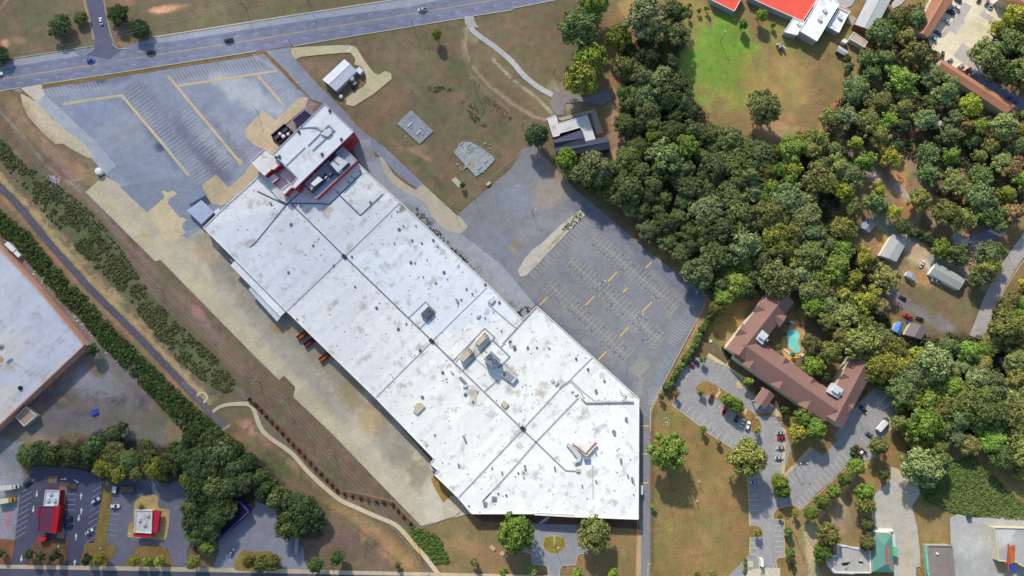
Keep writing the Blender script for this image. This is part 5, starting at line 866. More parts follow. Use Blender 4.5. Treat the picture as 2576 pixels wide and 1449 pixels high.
for i, (x, y, a, lb_) in enumerate(((1160, 985, .8, 'white lounger at the lower left of the pool, leftmost of its row'), (1185, 1000, .8, 'white lounger in the middle of the row at the lower left of the pool'), (1205, 1025, .8, 'white lounger at the end of the row at the lower left, nearest the green parasol'), (1395, 1062, .5, 'white lounger at the lower right of the pool, outer of two'), (1410, 1045, .5, 'white lounger at the lower right of the pool, inner of two'), (1250, 575, .3, 'white lounger by the upper end of the pool terrace, left of two'), (1272, 590, .3, 'white lounger by the upper end of the pool terrace, right of two'))):
    u, v = P('D', '%d,%d' % (x, y))[0]; z = zat(u, v); c = W(u, v, z); t = thing('sun_lounger', lb_, 'sun lounger', (c[0], c[1], z), 'white loungers round the pool'); MB().box(c, z + .3, z + .4, 1.9, .7, -a).build('seat', WHITEP, t); MB().box((c[0] - .7 * cos(-a), c[1] - .7 * sin(-a)), z + .4, z + .75, .5, .68, -a, .8).build('backrest', WHITEP, t)
# neighbourhood houses
SH2 = surf_mat('grey_shingle', None, .95, ((.3, .08), (3, .12)))
gbld('mobile_home', 'long grey-roofed mobile home with white side, above the white car parked on dirt', 'mobile home', P('G', '500,912 690,600 893,722 742,1002'), 3.4, .9, WHITEP, SH2, (178, 178, 176)); gbld('mobile_home', 'grey-green roofed mobile home beside the bend of the lane, below the white car on dirt', 'mobile home', P('G', '1215,1172 1640,1410 1735,1245 1312,1012'), 3.4, .9, WHITEP, SH2, (158, 164, 160)); gbld('shed', 'small blue-grey shed roof between the two mobile homes', 'shed', P('G', '868,1195 905,1130 1030,1215 1000,1275'), 2.6, .6, WHITEP, SH2, (160, 168, 178)); gbld('bungalow', 'bungalow with a dark blue-grey roof in deep tree shade', 'house', P('G', '205,500 300,400 450,470 350,590'), 3.2, 1.4, GREYW, SH2, (140, 146, 160))
gbld('cottage', 'cottage with a bright blue tarpaulin roof', 'house', P('32', '1250,430 1300,338 1362,362 1330,475'), 3.4, 1.3, CREAM, flat('blue_tarpaulin', (72, 128, 200), .5, 0, .15), (0, 0, 0)); gbld('house', 'house with a brown-grey roof and cream gable right of the blue-roofed cottage', 'house', P('32', '1372,470 1440,350 1610,410 1540,520'), 3.4, 1.4, CREAM, SH2, (134, 122, 124)); bld('carport', 'small white open-framed carport in the cluttered yard near the lane', 'carport', P('G', '1700,685 1760,685 1758,775 1690,770'), 2.6, WHITEP, (196, 186, 180), mat=ROOFG, par=.1, z0=2.3); bld('porch', 'pale blue-grey porch roof beside the white carport in the cluttered yard', 'porch', P('G', '1565,610 1600,605 1690,680 1670,770 1560,740'), 2.8, GREYW, (158, 166, 168), mat=ROOFG, par=.1)
gbld('cabin', 'small pale grey cabin roof among the trees in the top right woods', 'cabin', P('30', '1690,1275 1725,1200 1760,1240 1740,1310'), 3, .8, GREYW, SH2, (184, 184, 190)); gbld('boat_shed', 'tan and white roofed shed by the right-hand road above the mobile homes', 'shed', P('G', '2080,545 2120,490 2320,570 2300,640'), 2.8, .8, WHITEP, SH2, (190, 178, 150))
gbld('lodge', 'house roof hidden in shade behind the trees at the right edge of the woods', 'house', P('32', '2345,700 2480,660 2540,760 2380,830'), 3.6, 1.3, GREYW, SH2, (84, 86, 110))
# fast food places
ff = thing('red_restaurant', 'restaurant with red mansard roof and white kitchen roof in the dark car park', 'restaurant', W(125, 1290, 0)); REDM = flat('red_mansard', (164, 40, 50), .7, 0, .2, .4)
block(ff, P('03', '465,590 600,595 585,745 445,745'), 4.6, REDM, (216, 220, 228), mat=ROOFG); block(ff, P('03', '400,755 550,750 512,1015 385,1005'), 4.6, flat('plum_wall', (96, 54, 76), .8), (110, 58, 84), mat=ROOFG, par=.3, pc=(116, 62, 84)); block(ff, P('03', '552,742 602,742 562,1025 515,1015'), 5, REDM, (186, 28, 44), mat=ROOFG, par=.1, pc=(190, 40, 50)); block(ff, P('03', '370,770 402,765 392,870 365,865'), 4.4, REDM, (170, 40, 60), mat=ROOFG, par=0); block(ff, P('03', '375,1060 470,1065 440,1105 375,1105'), 3, REDM, (196, 60, 66), mat=ROOFG, par=0)
for x, y in ((505, 625), (545, 690), (480, 690)): c = W(*P('03', '%d,%d' % (x, y))[0], 5.2); MB().box(c, 4.6, 5.5, 1.8, 1.5, .2).build('rooftop_unit', PALEU, ff)
f2 = thing('white_restaurant', 'small restaurant with white flat roof and red awnings right and below', 'restaurant', W(365, 1312, 0)); block(f2, P('03', '1368,788 1532,795 1525,1022 1358,1010'), 4.6, CREAM, (222, 218, 216), pc=(230, 226, 222), ops=[('blob', 360, 1300, 10, 14, 0, (180, 172, 160), .6, 1)], cell=4)
for s in ('1536,800 1612,803 1582,1018 1532,1020', '1345,1022 1540,1026 1535,1068 1338,1058'): MB().prism([p[:2] for p in Wp(P('03', s), 4.2)], 2.8, 4.2).build('awning', flat('crimson_awning', (196, 34, 64), .7, 0, .15, .4), f2)
for x, y in ((1485, 840), (1450, 935), (1400, 890)): c = W(*P('03', '%d,%d' % (x, y))[0], 5.2); MB().box(c, 4.6, 5.5, 1.6, 1.4, .2).build('rooftop_unit', PALEU, f2)
pp_ = bld('purple_trim_building', 'dark-roofed building with bright purple trim half hidden by trees in the bottom left', 'shop', P('03', '2200,900 2405,700 2505,805 2190,1092 2080,1020'), 4.5, flat('indigo_wall', (62, 44, 110), .8), (40, 32, 56), mat=ROOFG, pc=(52, 42, 84), pw=.4)
m = MB(); q = Wp(P('03', '2405,700 2505,805 2190,1092'), 4.7); m.strip(q[0], q[1], .8, 4.3, .7).strip(q[1], q[2], .6, 4.3, .7); m.build('trim', flat('purple_trim', (84, 66, 150), .8), pp_); c = W(*P('03', '2320,845')[0], 5); MB().box(c, 4.5, 5.4, 2.2, 1.8, .8).build('rooftop_unit', PALEU, pp_)
# bottom right shops
GR = surf_mat('worn_green_metal', None, .6, ((.2, .08), (1.5, .1)), tint=((206, 110, 104), .16, .53, .75))
gs = thing('green_roof_shop', 'shop with a flaking green and red hipped metal roof at the bottom edge', 'shop', W(2218, 1388, 0)); q = P('33', '1038,1010 1248,1022 1268,1418 1055,1412'); a, b, c, d = [Vector(p) for p in Wp(q, 5)]
MB().prism([p[:2] for p in Wp(q, 5)], 0, 5, cap=False).build('wall', CREAM, gs); e0 = (a + b) / 2 * .6 + (c + d) / 2 * .4; e1 = (a + b) / 2 * .22 + (c + d) / 2 * .78; e0 = (a + b) / 2 * .68 + (c + d) / 2 * .32; e0.z = e1.z = 7.4
o = MB().add([a, b, c, d, e0, e1], [(0, 4, 1), (1, 4, 5, 2), (2, 5, 3), (3, 5, 4, 0)]).build('roof', GR, gs); ca = o.data.color_attributes.new('Col', 'FLOAT_COLOR', 'POINT'); ca.data.foreach_set('color', np.tile(np.array(alb((100, 152, 138)) + (1,)), len(o.data.vertices)))
MB().tube(e0 + Vector((1.4, 0, -.3)), e1 + Vector((1.4, 0, -.3)), .45, 4).build('ridge_vent', flat('orange_red_strip', (240, 84, 66), .6), gs); q = P('33', '1215,1180 1245,1150 1310,1172 1308,1265 1225,1235'); MB().prism([p[:2] for p in Wp(q, 4)], 2.6, 4).build('porch', flat('mint_green', (110, 186, 140), .6), gs)
MB().prism([p[:2] for p in Wp(P('33', '1248,1040 1285,1040 1285,1180 1250,1180'), 2.5)], .1, 2.5).build('side_lean_to', PALEU, gs); MB().prism([p[:2] for p in Wp(P('33', '1060,985 1260,985 1262,1008 1060,1005'), 2.4)], .1, 2.4).build('rear_store', WHITEP, gs)
rn = bld('derelict_building', 'derelict building with a patched pale roof and black holes in it', 'derelict building', P('33', '700,1150 790,1150 870,1175 1025,1180 1030,1418 865,1418 670,1412 590,1290 640,1250 700,1250'), 4.5, GREYW, (184, 178, 172), mat=surf_mat('patched_roof', None, .9, ((.2, .12), (1.5, .12)), joints=(2, 2.3, .04, .55, 2)), pc=(222, 222, 226), pw=.6)
for s in ('735,1325 790,1315 835,1312 800,1345 750,1350', '905,1305 960,1308 955,1330 915,1325', '770,1380 800,1378 790,1395'): MB().poly([(p[0], p[1], 4.53) for p in Wp(P('33', s), 4.53)][::-1]).build('roof_hole', DARK, rn)
MB().prism([p[:2] for p in Wp(P('33', '600,1345 615,1335 690,1405 865,1412 865,1435 665,1425'), 4.9)], 3.5, 4.9).build('fascia', flat('pale_blue_fascia', (196, 206, 224), .6), rn)
bf = bld('brown_roof_shop', 'flat brown-grey roofed shop with a mint green side strip at the bottom edge', 'shop', P('33', '1608,1148 1850,1150 1885,1500 1640,1500'), 4.8, GREYW, (140, 128, 122), mat=ROOFG, pc=(150, 140, 134)); MB().prism([p[:2] for p in Wp(P('33', '1580,1150 1605,1152 1637,1500 1600,1420'), 3.8)], 3.3, 3.8).build('side_canopy', flat('mint_canopy', (112, 206, 166), .6), bf); c = W(*P('33', '1708,1230')[0], 5.6); MB().cyl(c, 4.8, 5.5, .55, 12).build('roof_vent', WHITEP, bf)
wf = bld('workshop', 'large pale flat-roofed workshop cut by the bottom right corner of the picture', 'workshop', P('33', '2275,965 2700,975 2700,1420 2515,1330 2510,1310 2320,1300'), 5, CREAM, (176, 174, 174), [('poly', P('33', '2290,970 2495,975 2440,1110 2330,1180 2300,1100'), 3, (204, 204, 204), .8), ('blob', 2360, 1330, 14, 10, 0, (176, 152, 120), .6, 1)], mat=ROOFG, pc=(220, 204, 166))
bb = thing('billboard', 'multi-coloured billboard seen edge-on with rust-brown frame by the workshop, bottom right', 'billboard', W(*P('33', '2455,1280')[0], 0)); z0 = 9
MB().prism([p[:2] for p in Wp(P('33', '2425,1150 2490,1140 2480,1330 2430,1340'), 9)], 8.6, 9).build('panel', surf_mat('billboard_art', (190, 110, 60), .6, ((.6, .4), (2, .3)), tint=((190, 50, 60), .3, .5, .9)), bb); MB().prism([p[:2] for p in Wp(P('33', '2430,1335 2490,1320 2495,1415 2440,1400'), 9)], 8.6, 9).build('panel', flat('royal_blue_panel', (46, 72, 160), .6), bb)
MB().path([W(*p, 9.4) for p in P('33', '2420,1130 2415,1250 2420,1400')], .35, 5).build('catwalk', flat('rust_steel', (160, 84, 56), .8), bb); c = W(*P('33', '2440,1340')[0], 9); MB().tube((c[0], c[1], 0), (c[0], c[1], 8.6), .45, 10).build('post', flat('rust_steel', (160, 84, 56), .8), bb)
en = thing('bin_enclosure', 'brown brick bin enclosure with white bin inside, at the end of the hotel car park', 'bin enclosure', W(*P('33', '928,205')[0], 0)); m = MB(); q = Wp(P('33', '925,160 985,215 945,260 880,200'), 0)
for a, b in ((q[3], q[0]), (q[0], q[1]), (q[3], q[2])): m.strip(a, b, .4, 0, 1.9)
m.build('wall', BRICK2, en); MB().box(W(*P('33', '930,205')[0], 0), .1, 1.4, 2.0, 1.5, .7, .9).build('bin', WHITEP, en)

eqy = thing('dark_flat_shed', 'dark navy flat-roofed shed against the upper wall of the office block', 'shed', (*W(*P('A', '1190,440')[0], 0)[:2], 0)); block(eqy, P('A', '1000,470 1240,270 1400,385 1165,600'), 3.4, DMETAL, (48, 48, 78), mat=ROOFG, par=.2, pc=(60, 60, 92))
eqz = thing('plant_compound', 'dark fenced equipment compound with pale tanks beside the office block', 'equipment', (*W(*P('A', '800,780')[0], 0)[:2], 0)); q = [p[:2] for p in Wp(P('A', '580,790 850,560 1010,700 740,955'), 0)]; z_ = .32; MB().prism(q, z_ - .2, z_).build('base', flat('compound_base', (74, 68, 92), .9, 0, .3, .8), eqz)
m = MB()
for a, b in zip(q, q[1:] + q[:1]): m.strip(a, b, .15, z_, 1.8)
m.build('fence_panels', DMETAL, eqz)
for x, y, r, h in ((740, 735, .9, 2), (810, 790, 1.1, 2), (900, 740, .9, 1.8)): c = W(*P('A', '%d,%d' % (x, y))[0], 2); MB().cyl(c, z_, z_ + h, r, 14).cyl(c, z_ + h, z_ + h + .2, r, 14, .2).build('tank', PALEU, eqz)
for x, y, l, w_ in ((680, 800, 3.4, 1.8), (840, 660, 3.2, 1.8), (950, 690, 1.8, 1.4), (790, 880, 3.2, .8)): c = W(*P('A', '%d,%d' % (x, y))[0], 1.4); MB().box(c, z_, z_ + 1.4, l, w_, radians(42)).build('cabinet', DMETAL, eqz)

for sl, n_, us, vs_ in ((s1, 26, (1010, 1080), (290, 350)), (s2, 60, (1150, 1235), (360, 435))):
    m = MB()
    for i in range(n_): c = W(r_.uniform(*us), r_.uniform(*vs_), .5); m.box(c, .5, r_.uniform(.6, .9), r_.uniform(.3, 1.2), r_.uniform(.2, .7), r_.uniform(0, 3))
    m.build('debris', flat('slab_debris', (196, 188, 178), .9, 0, .3, 1), sl)['kind'] = 'stuff'
# ================================================================ DOCK CONTAINERS, STREET FURNITURE
ORG = flat('orange_container', (178, 92, 46), .7, 0, .2); MAR = flat('maroon_container', (112, 48, 52), .7, 0, .2)
def container(label, x, y, mat):
    u, v = P('12', '%d,%d' % (x, y))[0]; z = zat(u, v); c = W(u, v, z); t = thing('skip_container', label, 'skip', (c[0], c[1], z), 'open skips against the loading side of the store'); a = radians(38)
    m = MB(); L, w_ = 5.6, 2.4; ca, sa = cos(a), sin(a)
    def pt(px, py): return (c[0] + px * ca - py * sa, c[1] + px * sa + py * ca)
    for p0, p1 in (((-L / 2, -w_ / 2), (L / 2, -w_ / 2)), ((L / 2, -w_ / 2), (L / 2, w_ / 2)), ((L / 2, w_ / 2), (-L / 2, w_ / 2)), ((-L / 2, w_ / 2), (-L / 2, -w_ / 2))): m.strip(pt(*p0), pt(*p1), .18, z + .2, 1.7)
    m.build('side_walls', flat('skip_rim', (70, 34, 34), .8), t); MB().box(c, z + .2, z + 1.3, L - .3, w_ - .3, a).build('load', mat, t)
container('open skip with bright orange load, uppermost against the store loading side', 470, 482, ORG); container('open skip with dark maroon load, between the two orange ones', 540, 553, MAR); container('open skip with orange load, lowest of the three', 692, 700, ORG)
def lamp(label, key, x, y, h=9, heads=1, ang=0, mat=None):
    u, v = P(key, '%f,%f' % (x, y))[0]; z = zat(u, v); c = W(u, v, z); t = thing('street_lamp', label, 'street lamp', (c[0], c[1], z)); MB().tube((c[0], c[1], z), (c[0], c[1], z + h), .14, 8, .08).build('pole', mat or DMETAL, t)
    for i in range(heads):
        a = ang + i * 2 * pi / max(1, heads); e = (c[0] + 1.6 * cos(a), c[1] + 1.6 * sin(a), z + h + .1); MB().tube((c[0], c[1], z + h - .1), e, .06).build('arm', mat or DMETAL, t); MB().box(e, z + h, z + h + .2, .9, .5, a).build('lamp_head', PALEU, t)
for a in (('tall lamp post on the tear-drop island of the hotel car park', '22', 2000, 1020, 9, 1, 0), ('lamp post at the lower end of the tear-drop island by the two white cars', '22', 2400, 1330, 9, 1, pi / 2), ('twin-headed lamp on the centre rows of the striped car park, upper', '21', 890, 1420, 9, 2, .6), ('twin-headed lamp on the centre rows of the striped car park, lower', '22', 1255, 290, 9, 2, .3), ('lamp post in the middle of the oval planted island at the store entrance', '23', 425, 1130, 8, 1, 0),
          ('lamp post on the worn striped surface above the pale median strip', '21', 205, 690, 7, 1, 0), ('lamp post in the upper-left car park near the tan concrete pad', 'A', 290, 290, 9, 1, 2.4), ('lamp post at the right-hand hotel car park behind the dark pickup', '32', 890, 1270, 8, 1, .4), ('lamp post on the triangular mulch bed between the hotel car parks, left one', '33', 250, 330, 8, 1, 1), ('lamp post on the triangular mulch bed between the hotel car parks, right one', '33', 300, 300, 8, 1, 0),
          ('small lamp post in the big dry lawn, upper of two', '23', 1880, 520, 3, 1, 2), ('small lamp post in the big dry lawn, lower of two', '23', 1860, 715, 3, 1, 2), ('tall sports light on the green school field', '20', 2095, 420, 9, 1, 1.4), ('lamp post at the corner of the dark restaurant car park, bottom left', '03', 655, 1160, 6, 1, 1.4), ('lamp post on the grass median between the two restaurants', '03', 1070, 1180, 6, 1, 1.4)): lamp(*a)
def pole(label, key, x, y, h=10, arm=2.4, ang=0.8, narm=1):
    u, v = P(key, '%f,%f' % (x, y))[0]; c = W(u, v, 0); t = thing('utility_pole', label, 'utility pole', (c[0], c[1], 0)); MB().tube((c[0], c[1], 0), (c[0], c[1], h), .17, 8, .11).build('pole', WOOD, t)
    for i in range(narm):
        z = h - .5 - i * 1.1; ca, sa = cos(ang) * arm / 2, sin(ang) * arm / 2; MB().tube((c[0] - ca, c[1] - sa, z), (c[0] + ca, c[1] + sa, z), .08, 5).build('crossarm', METAL, t); m = MB()
        for k in (-1, 0, 1): m.cyl((c[0] + ca * k * .9, c[1] + sa * k * .9), z + .05, z + .35, .09, 8)
        m.build('insulators', PALEU, t)
    return Vector((c[0], c[1], h - .4))
cor = []
for lb_, k, x, y in (('pole at the top of the corridor beside the pale rubble patch', '01', 570, 380), ('pole in the corridor near the notch of the tan yard edge', '02', 1640, 20), ('pole in the corridor, upper of the close pair beside the store skips', '12', 40, 940), ('pole in the corridor, lower of the close pair beside the store skips', '12', 325, 1125), ('pole in the corridor beside the row of dark shrubs', '13', 790, 225), ('pole beside the lower end of the pale path', '13', 1620, 1120), ('pole at the bottom edge where the path meets the road', '13', 1740, 1430)):
    cor.append(pole('utility ' + lb_, k, x, y, 9, 4.0, radians(45), 1))
def wires(label, pts, offs, r=.035):
    m = MB()
    for o in offs:
        for a, b in zip(pts[:-1], pts[1:]):
            d = (b - a).normalized(); n = Vector((-d.y, d.x, 0)) * o; q = []
            for i in range(9): t = i / 8; p = a.lerp(b, t) + n; p.z -= 4 * t * (1 - t) * min(2.5, (b - a).length * .02); q.append(p)
            m.path(q, r, 3)
    tag(m.build('power_line', flat('wire', (176, 176, 182), .5), None), label, 'power line')
wires('thin power wires strung along the corridor beside the tan yard', [Vector(W(-40, 200, 9))] + cor + [Vector(W(1150, 1480, 9))], (-1.7, 0, 1.7))
hp = [pole('utility pole on the upper verge of the highway above the dark pickup', '00', 2480, 95, 10, 2.4, 1.4), pole('utility pole on the upper highway verge with red-brown shadowed foot', '10', 535, 20, 10, 2.4, 1.4)]
wires('thin power wires along the upper verge of the highway', [Vector(W(-60, 150, 9.5)), Vector(W(200, 110, 9.5)), hp[0], hp[1], Vector(W(1000, -40, 9.5))], (-1, 1))
for a in (('utility pole on the side street corner left of the round trees', '00', 840, 270, 10), ('utility pole at the mouth of the east drive by the highway kerb', '10', 378, 478, 10), ('utility pole by the highway kerb right of the green bush', '10', 1582, 270, 9), ('utility pole standing in the lawn right of the curving dirt track', '10', 2192, 850, 9), ('utility pole on the dry verge left of the yellow-green tree', '20', 428, 740, 8), ('utility pole beside the L-shaped hall and the dark round tree', '20', 108, 1280, 9), ('utility pole at the field corner beside the concrete ramp', '11', 2200, 545, 6), ('utility pole beside the lower left corner of the big lawn', '23', 1435, 1449, 9), ('utility pole beside the store drive at the bottom edge', '23', 1280, 1440, 9), ('utility pole near the hotel entrance sign at the bottom edge', '23', 2500, 1420, 10), ('utility pole on the right-hand road beside the yard trees', 'G', 2290, 815, 9), ('utility pole where the lane meets the right-hand road', 'G', 2070, 1305, 9), ('utility pole in the red dirt clearing of the woods', 'H', 1985, 485, 9), ('utility pole left of the mint green side strip shop', '33', 1540, 1375, 9), ('utility pole on the gravel track left of the derelict building', '33', 270, 1050, 9), ('utility pole on the field edge by the small slab', '11', 1985, 640, 8), ('utility pole in the weedy verge below the bottom-left trees', '13', 760, 1320, 8)): pole(a[0], a[1], a[2], a[3], a[4], 2.0, .5)
def fence(label, key, s, step=9, h=1.8):
    pts = P(key, s); c = W(*pts[0], 0); t = thing('chain_link_fence', label, 'fence', (c[0], c[1], 0)); m = MB(); rail = MB(); n = 0
    for a, b in zip(pts[:-1], pts[1:]):
        L = math.hypot(b[0] - a[0], b[1] - a[1]); k = max(1, int(L / step))
        for i in range(k):
            p = W(a[0] + (b[0] - a[0]) * i / k, a[1] + (b[1] - a[1]) * i / k, 0)
            if n < 95: MB().tube(p, (p[0], p[1], h), .05, 5).build('post', METAL, t); n += 1
        A, B = Vector(W(*a, 0)), Vector(W(*b, 0))
        for z in (.15, h): rail.tube(A + Vector((0, 0, z)), B + Vector((0, 0, z)), .03, 4)
    rail.build('rails', METAL, t)
fence('chain link fence between the row of dark shrubs and the tan yard', '13', '850,560 880,585 1390,700 1520,855 1662,975 1760,935 2100,790', 16); fence('chain link fence along the long drive right of the store', '23', '1393,1330 1395,-60', 16); fence('chain link fence between the upper-left car park and the east drive', '10', '370,850 440,890 540,1000 500,1110', 10); fence('chain link fence along the bare verge between the striped car park and the hotel hedge', '22', '2010,150 1900,430 1700,740 1450,1180', 14); fence('chain link fence on the field side of the worn car park', '21', '-300,420 60,110 190,-10 560,380', 16)
# signs, odds
def boxthing(name, label, cat, key, x, y, l, w_, h, ang, mat, extra=None, group=None):
    u, v = P(key, '%f,%f' % (x, y))[0]; z = zat(u, v); c = W(u, v, z); t = thing(name, label, cat, (c[0], c[1], z), group); MB().box(c, z + .15, z + h, l, w_, ang, .97).build('body', mat, t); MB().box(c, z + h, z + h + .12, l + .1, w_ + .1, ang).build('lid', extra or mat, t)
BLU = flat('blue_plastic', (52, 84, 190), .5); GRN = flat('green_plastic', (26, 96, 84), .5)
boxthing('dumpster', 'dark green dumpster at the back edge of the bottom right car park', 'dumpster', '33', 2010, 855, 2.2, 1.8, 1.6, .1, GRN, DMETAL); boxthing('dumpster', 'dark dumpster at the top of the white-roofed restaurant car park', 'dumpster', '03', 1165, 580, 3.2, 2.2, 1.6, 1.5, flat('indigo_bin', (60, 50, 90), .6), PALEU); boxthing('dumpster', 'dumpster with tan enclosure at the top of the white-roofed restaurant car park', 'dumpster', '03', 1290, 580, 7, 3, 1.2, 0, flat('tan_enclosure', (120, 98, 80), .8)); boxthing('trailer', 'long grey flatbed trailer parked at the end of the pale lot, bottom left', 'trailer', '13', 415, 1140, 1.8, 9, 1.2, 0, GRU, flat('grey_pink', (176, 160, 164), .7))
boxthing('hotel_sign', 'white rectangular roadside sign beside the hotel entrance drive', 'sign', '23', 2498, 1305, 1.2, 4.0, 3.0, 0, WHITEP); boxthing('barrel', 'blue barrel beside the red pickup in the yard by the blue-roofed cottage', 'barrel', '32', 1405, 345, 1.4, 1.2, 1.0, .3, BLU); boxthing('utility_box', 'white utility box standing against the right wall of the store', 'utility box', '23', 1297, 580, 1.2, 4.6, 2.2, 0, WHITEP); boxthing('concrete_cover', 'pale square manhole cover on the lawn below the store corner, larger', 'manhole', '13', 2380, 1170, 3, 1.9, .35, -.8, flat('cover_tan', (196, 166, 140), .9)); boxthing('concrete_cover', 'pale square manhole cover on the lawn below the store corner, smaller', 'manhole', '13', 2477, 1225, 2, 2, .35, -.8, flat('cover_tan', (196, 166, 140), .9)); boxthing('concrete_cover', 'small square drain cover on the grass left of the hotel', 'manhole', '22', 1997, 537, 1.5, 1.5, .35, .3, flat('cover_pale', (206, 196, 170), .9)); boxthing('white_tank', 'long white portable tank on the weedy bank at the left edge, upper', 'tank', '01', 130, 1045, 6.5, 2.2, 2.2, radians(-42), WHITEP); boxthing('white_tank', 'short white portable tank on the weedy bank at the left edge, lower', 'tank', '01', 200, 1115, 3.6, 2.0, 2.0, radians(-42), WHITEP)
boxthing('tarpaulin_pile', 'crumpled blue tarpaulin pile in the weedy yard, bottom left', 'tarpaulin', '02', 960, 1250, 3.4, 2.6, .8, .4, BLU); boxthing('junction_box', 'yellow-framed gate box at the corner of the lawn and the worn car park', 'gate box', '11', 2340, 405, 2.6, 1.4, 1.1, .7, flat('pale_yellow', (214, 186, 130), .7))
rk = thing('rock_garden', 'round bed of pale rocks on the lawn left of the hotel car park', 'rocks', W(*P('22', '1555,1350')[0], 0)); 
for i in range(26):
    a = r_.uniform(0, 6.28); d_ = 2.6 * r_.random() ** .5; c = W(*P('22', '1555,1350')[0], 0); MB().cyl((c[0] + d_ * cos(a), c[1] + d_ * sin(a)), -.05, r_.uniform(.2, .4), r_.uniform(.2, .45), 6, .12).build('rock', flat('pale_rock', (190, 180, 164), .9), rk)
db = MB()
for i in range(34):
    t = r_.random(); u = 55 + 250 * t + r_.uniform(-5, 5); v = 655 + 250 * t + r_.uniform(-8, 8) + (10 if t > .5 else 0); c = W(u, v, 0); db.box(c, 0, r_.uniform(.2, .5), r_.uniform(.4, 1.0), r_.uniform(.3, .8), r_.uniform(0, 3))
tag(db.build('litter', flat('pale_litter', (226, 222, 222), .8), None), 'pale scraps of litter strewn along the weedy bank beside the brick warehouse', 'litter', None, 'stuff')
rb = MB()
for i in range(60): u, v = P('01', '550,360')[0]; c = W(u + r_.gauss(0, 7), v + r_.gauss(0, 4.5), 0); rb.box(c, 0, r_.uniform(.1, .3), r_.uniform(.4, 1.1), r_.uniform(.3, .8), r_.uniform(0, 3))
tag(rb.build('rubble', flat('pale_rubble', (186, 180, 184), .9), None), 'patch of pale rubble in the grassy corridor left of the tan yard', 'rubble', None, 'stuff')
rb = MB()
for i in range(90): u, v = P('G', '1830,860')[0]; c = W(u + r_.gauss(0, 12), v + r_.gauss(0, 22), 0); rb.box(c, 0, r_.uniform(.2, .9), r_.uniform(.3, 1.3), r_.uniform(.3, .9), r_.uniform(0, 3))
tag(rb.build('yard_clutter', flat('clutter', (186, 168, 150), .9, 0, .4, 1), None), 'heap of household clutter in the yard beside the white carport', 'clutter', None, 'stuff')
# ================================================================ CARS
def loft(secs):
    """secs: (x, half width bottom, half width top, z0, z1) -> closed body"""
    m = MB(); vs = []; fs = []
    for x, wb, wt, z0, z1 in secs:
        zm = z0 + (z1 - z0) * .55; vs += [(x, -wb * .92, z0), (x, -wb, zm), (x, -wt, z1), (x, wt, z1), (x, wb, zm), (x, wb * .92, z0)]
    n = len(secs)
    for i in range(n - 1):
        for k in range(6): a = i * 6 + k; b = i * 6 + (k + 1) % 6; fs.append((a, a + 6, b + 6, b))
    fs += [(0, 1, 2, 3, 4, 5), tuple((n - 1) * 6 + k for k in (5, 4, 3, 2, 1, 0))]; return m.add(vs, fs)
def car_proto(kind):
    r = bpy.data.objects.new('car', None); scene.collection.objects.link(r)
    if kind == 'sedan': body = [(-2.3, .7, .62, .35, .8), (-2.1, .86, .78, .25, .93), (-1.2, .9, .82, .22, .97), (.9, .9, .82, .22, .95), (1.9, .86, .76, .25, .82), (2.25, .7, .6, .35, .65)]; cab = [(-1.65, .78, .7, .94, .97), (-.95, .76, .6, .94, 1.4), (.25, .76, .6, .94, 1.42), (1.05, .78, .7, .92, .96)]; roof = (-.9, .25, 1.41, .56)
    elif kind == 'suv': body = [(-2.35, .78, .74, .4, 1.0), (-2.2, .92, .86, .3, 1.08), (-1, .95, .88, .28, 1.1), (1, .95, .88, .28, 1.08), (2.0, .92, .82, .3, 1.0), (2.35, .76, .68, .4, .8)]; cab = [(-2.15, .84, .78, 1.06, 1.12), (-1.85, .82, .68, 1.06, 1.68), (.2, .82, .68, 1.06, 1.72), (1.0, .84, .76, 1.05, 1.1)]; roof = (-1.85, .2, 1.7, .64)
    else: body = [(-2.75, .84, .8, .45, 1.0), (-2.6, .94, .88, .35, 1.05), (.9, .96, .88, .32, 1.06), (2.0, .93, .84, .35, 1.02), (2.6, .82, .72, .45, .85)]; cab = [(-.75, .84, .8, 1.03, 1.1), (-.6, .82, .68, 1.03, 1.72), (.7, .82, .68, 1.03, 1.74), (1.35, .86, .78, 1.02, 1.08)]; roof = (-.6, .7, 1.73, .64)
    loft(body).build('body', PAINT, r); loft(cab).build('windows', GLASS, r)
    MB().box(((roof[0] + roof[1]) / 2, 0), roof[2] - .03, roof[2] + .04, roof[1] - roof[0], roof[3] * 2, 0, .94).build('roof_panel', PAINT, r)
    if kind == 'pickup': MB().box((-1.75, 0), 1.045, 1.075, 1.75, 1.35).build('cargo_bed', flat('bed_liner', (44, 44, 48), .8), r)
    x1, x2 = (1.4, -1.4) if kind != 'pickup' else (1.75, -1.75)
    for x in (x1, x2):
        for s in (-1, 1): MB().tube((x, s * .92, .34), (x, s * .72, .34), .34, 12).build('wheel', TYRE, r)
    fx = body[-1][0]; bx = body[0][0]
    for s in (-1, 1): MB().box((fx - .08, s * .55), .55, .72, .14, .3).build('headlight', LAMP, r); MB().box((bx + .06, s * .6), .65, .82, .12, .24).build('tail_light', REDL, r)
    return r
PROT = {k: car_proto(k) for k in ('sedan', 'suv', 'pickup')}; USED = set()
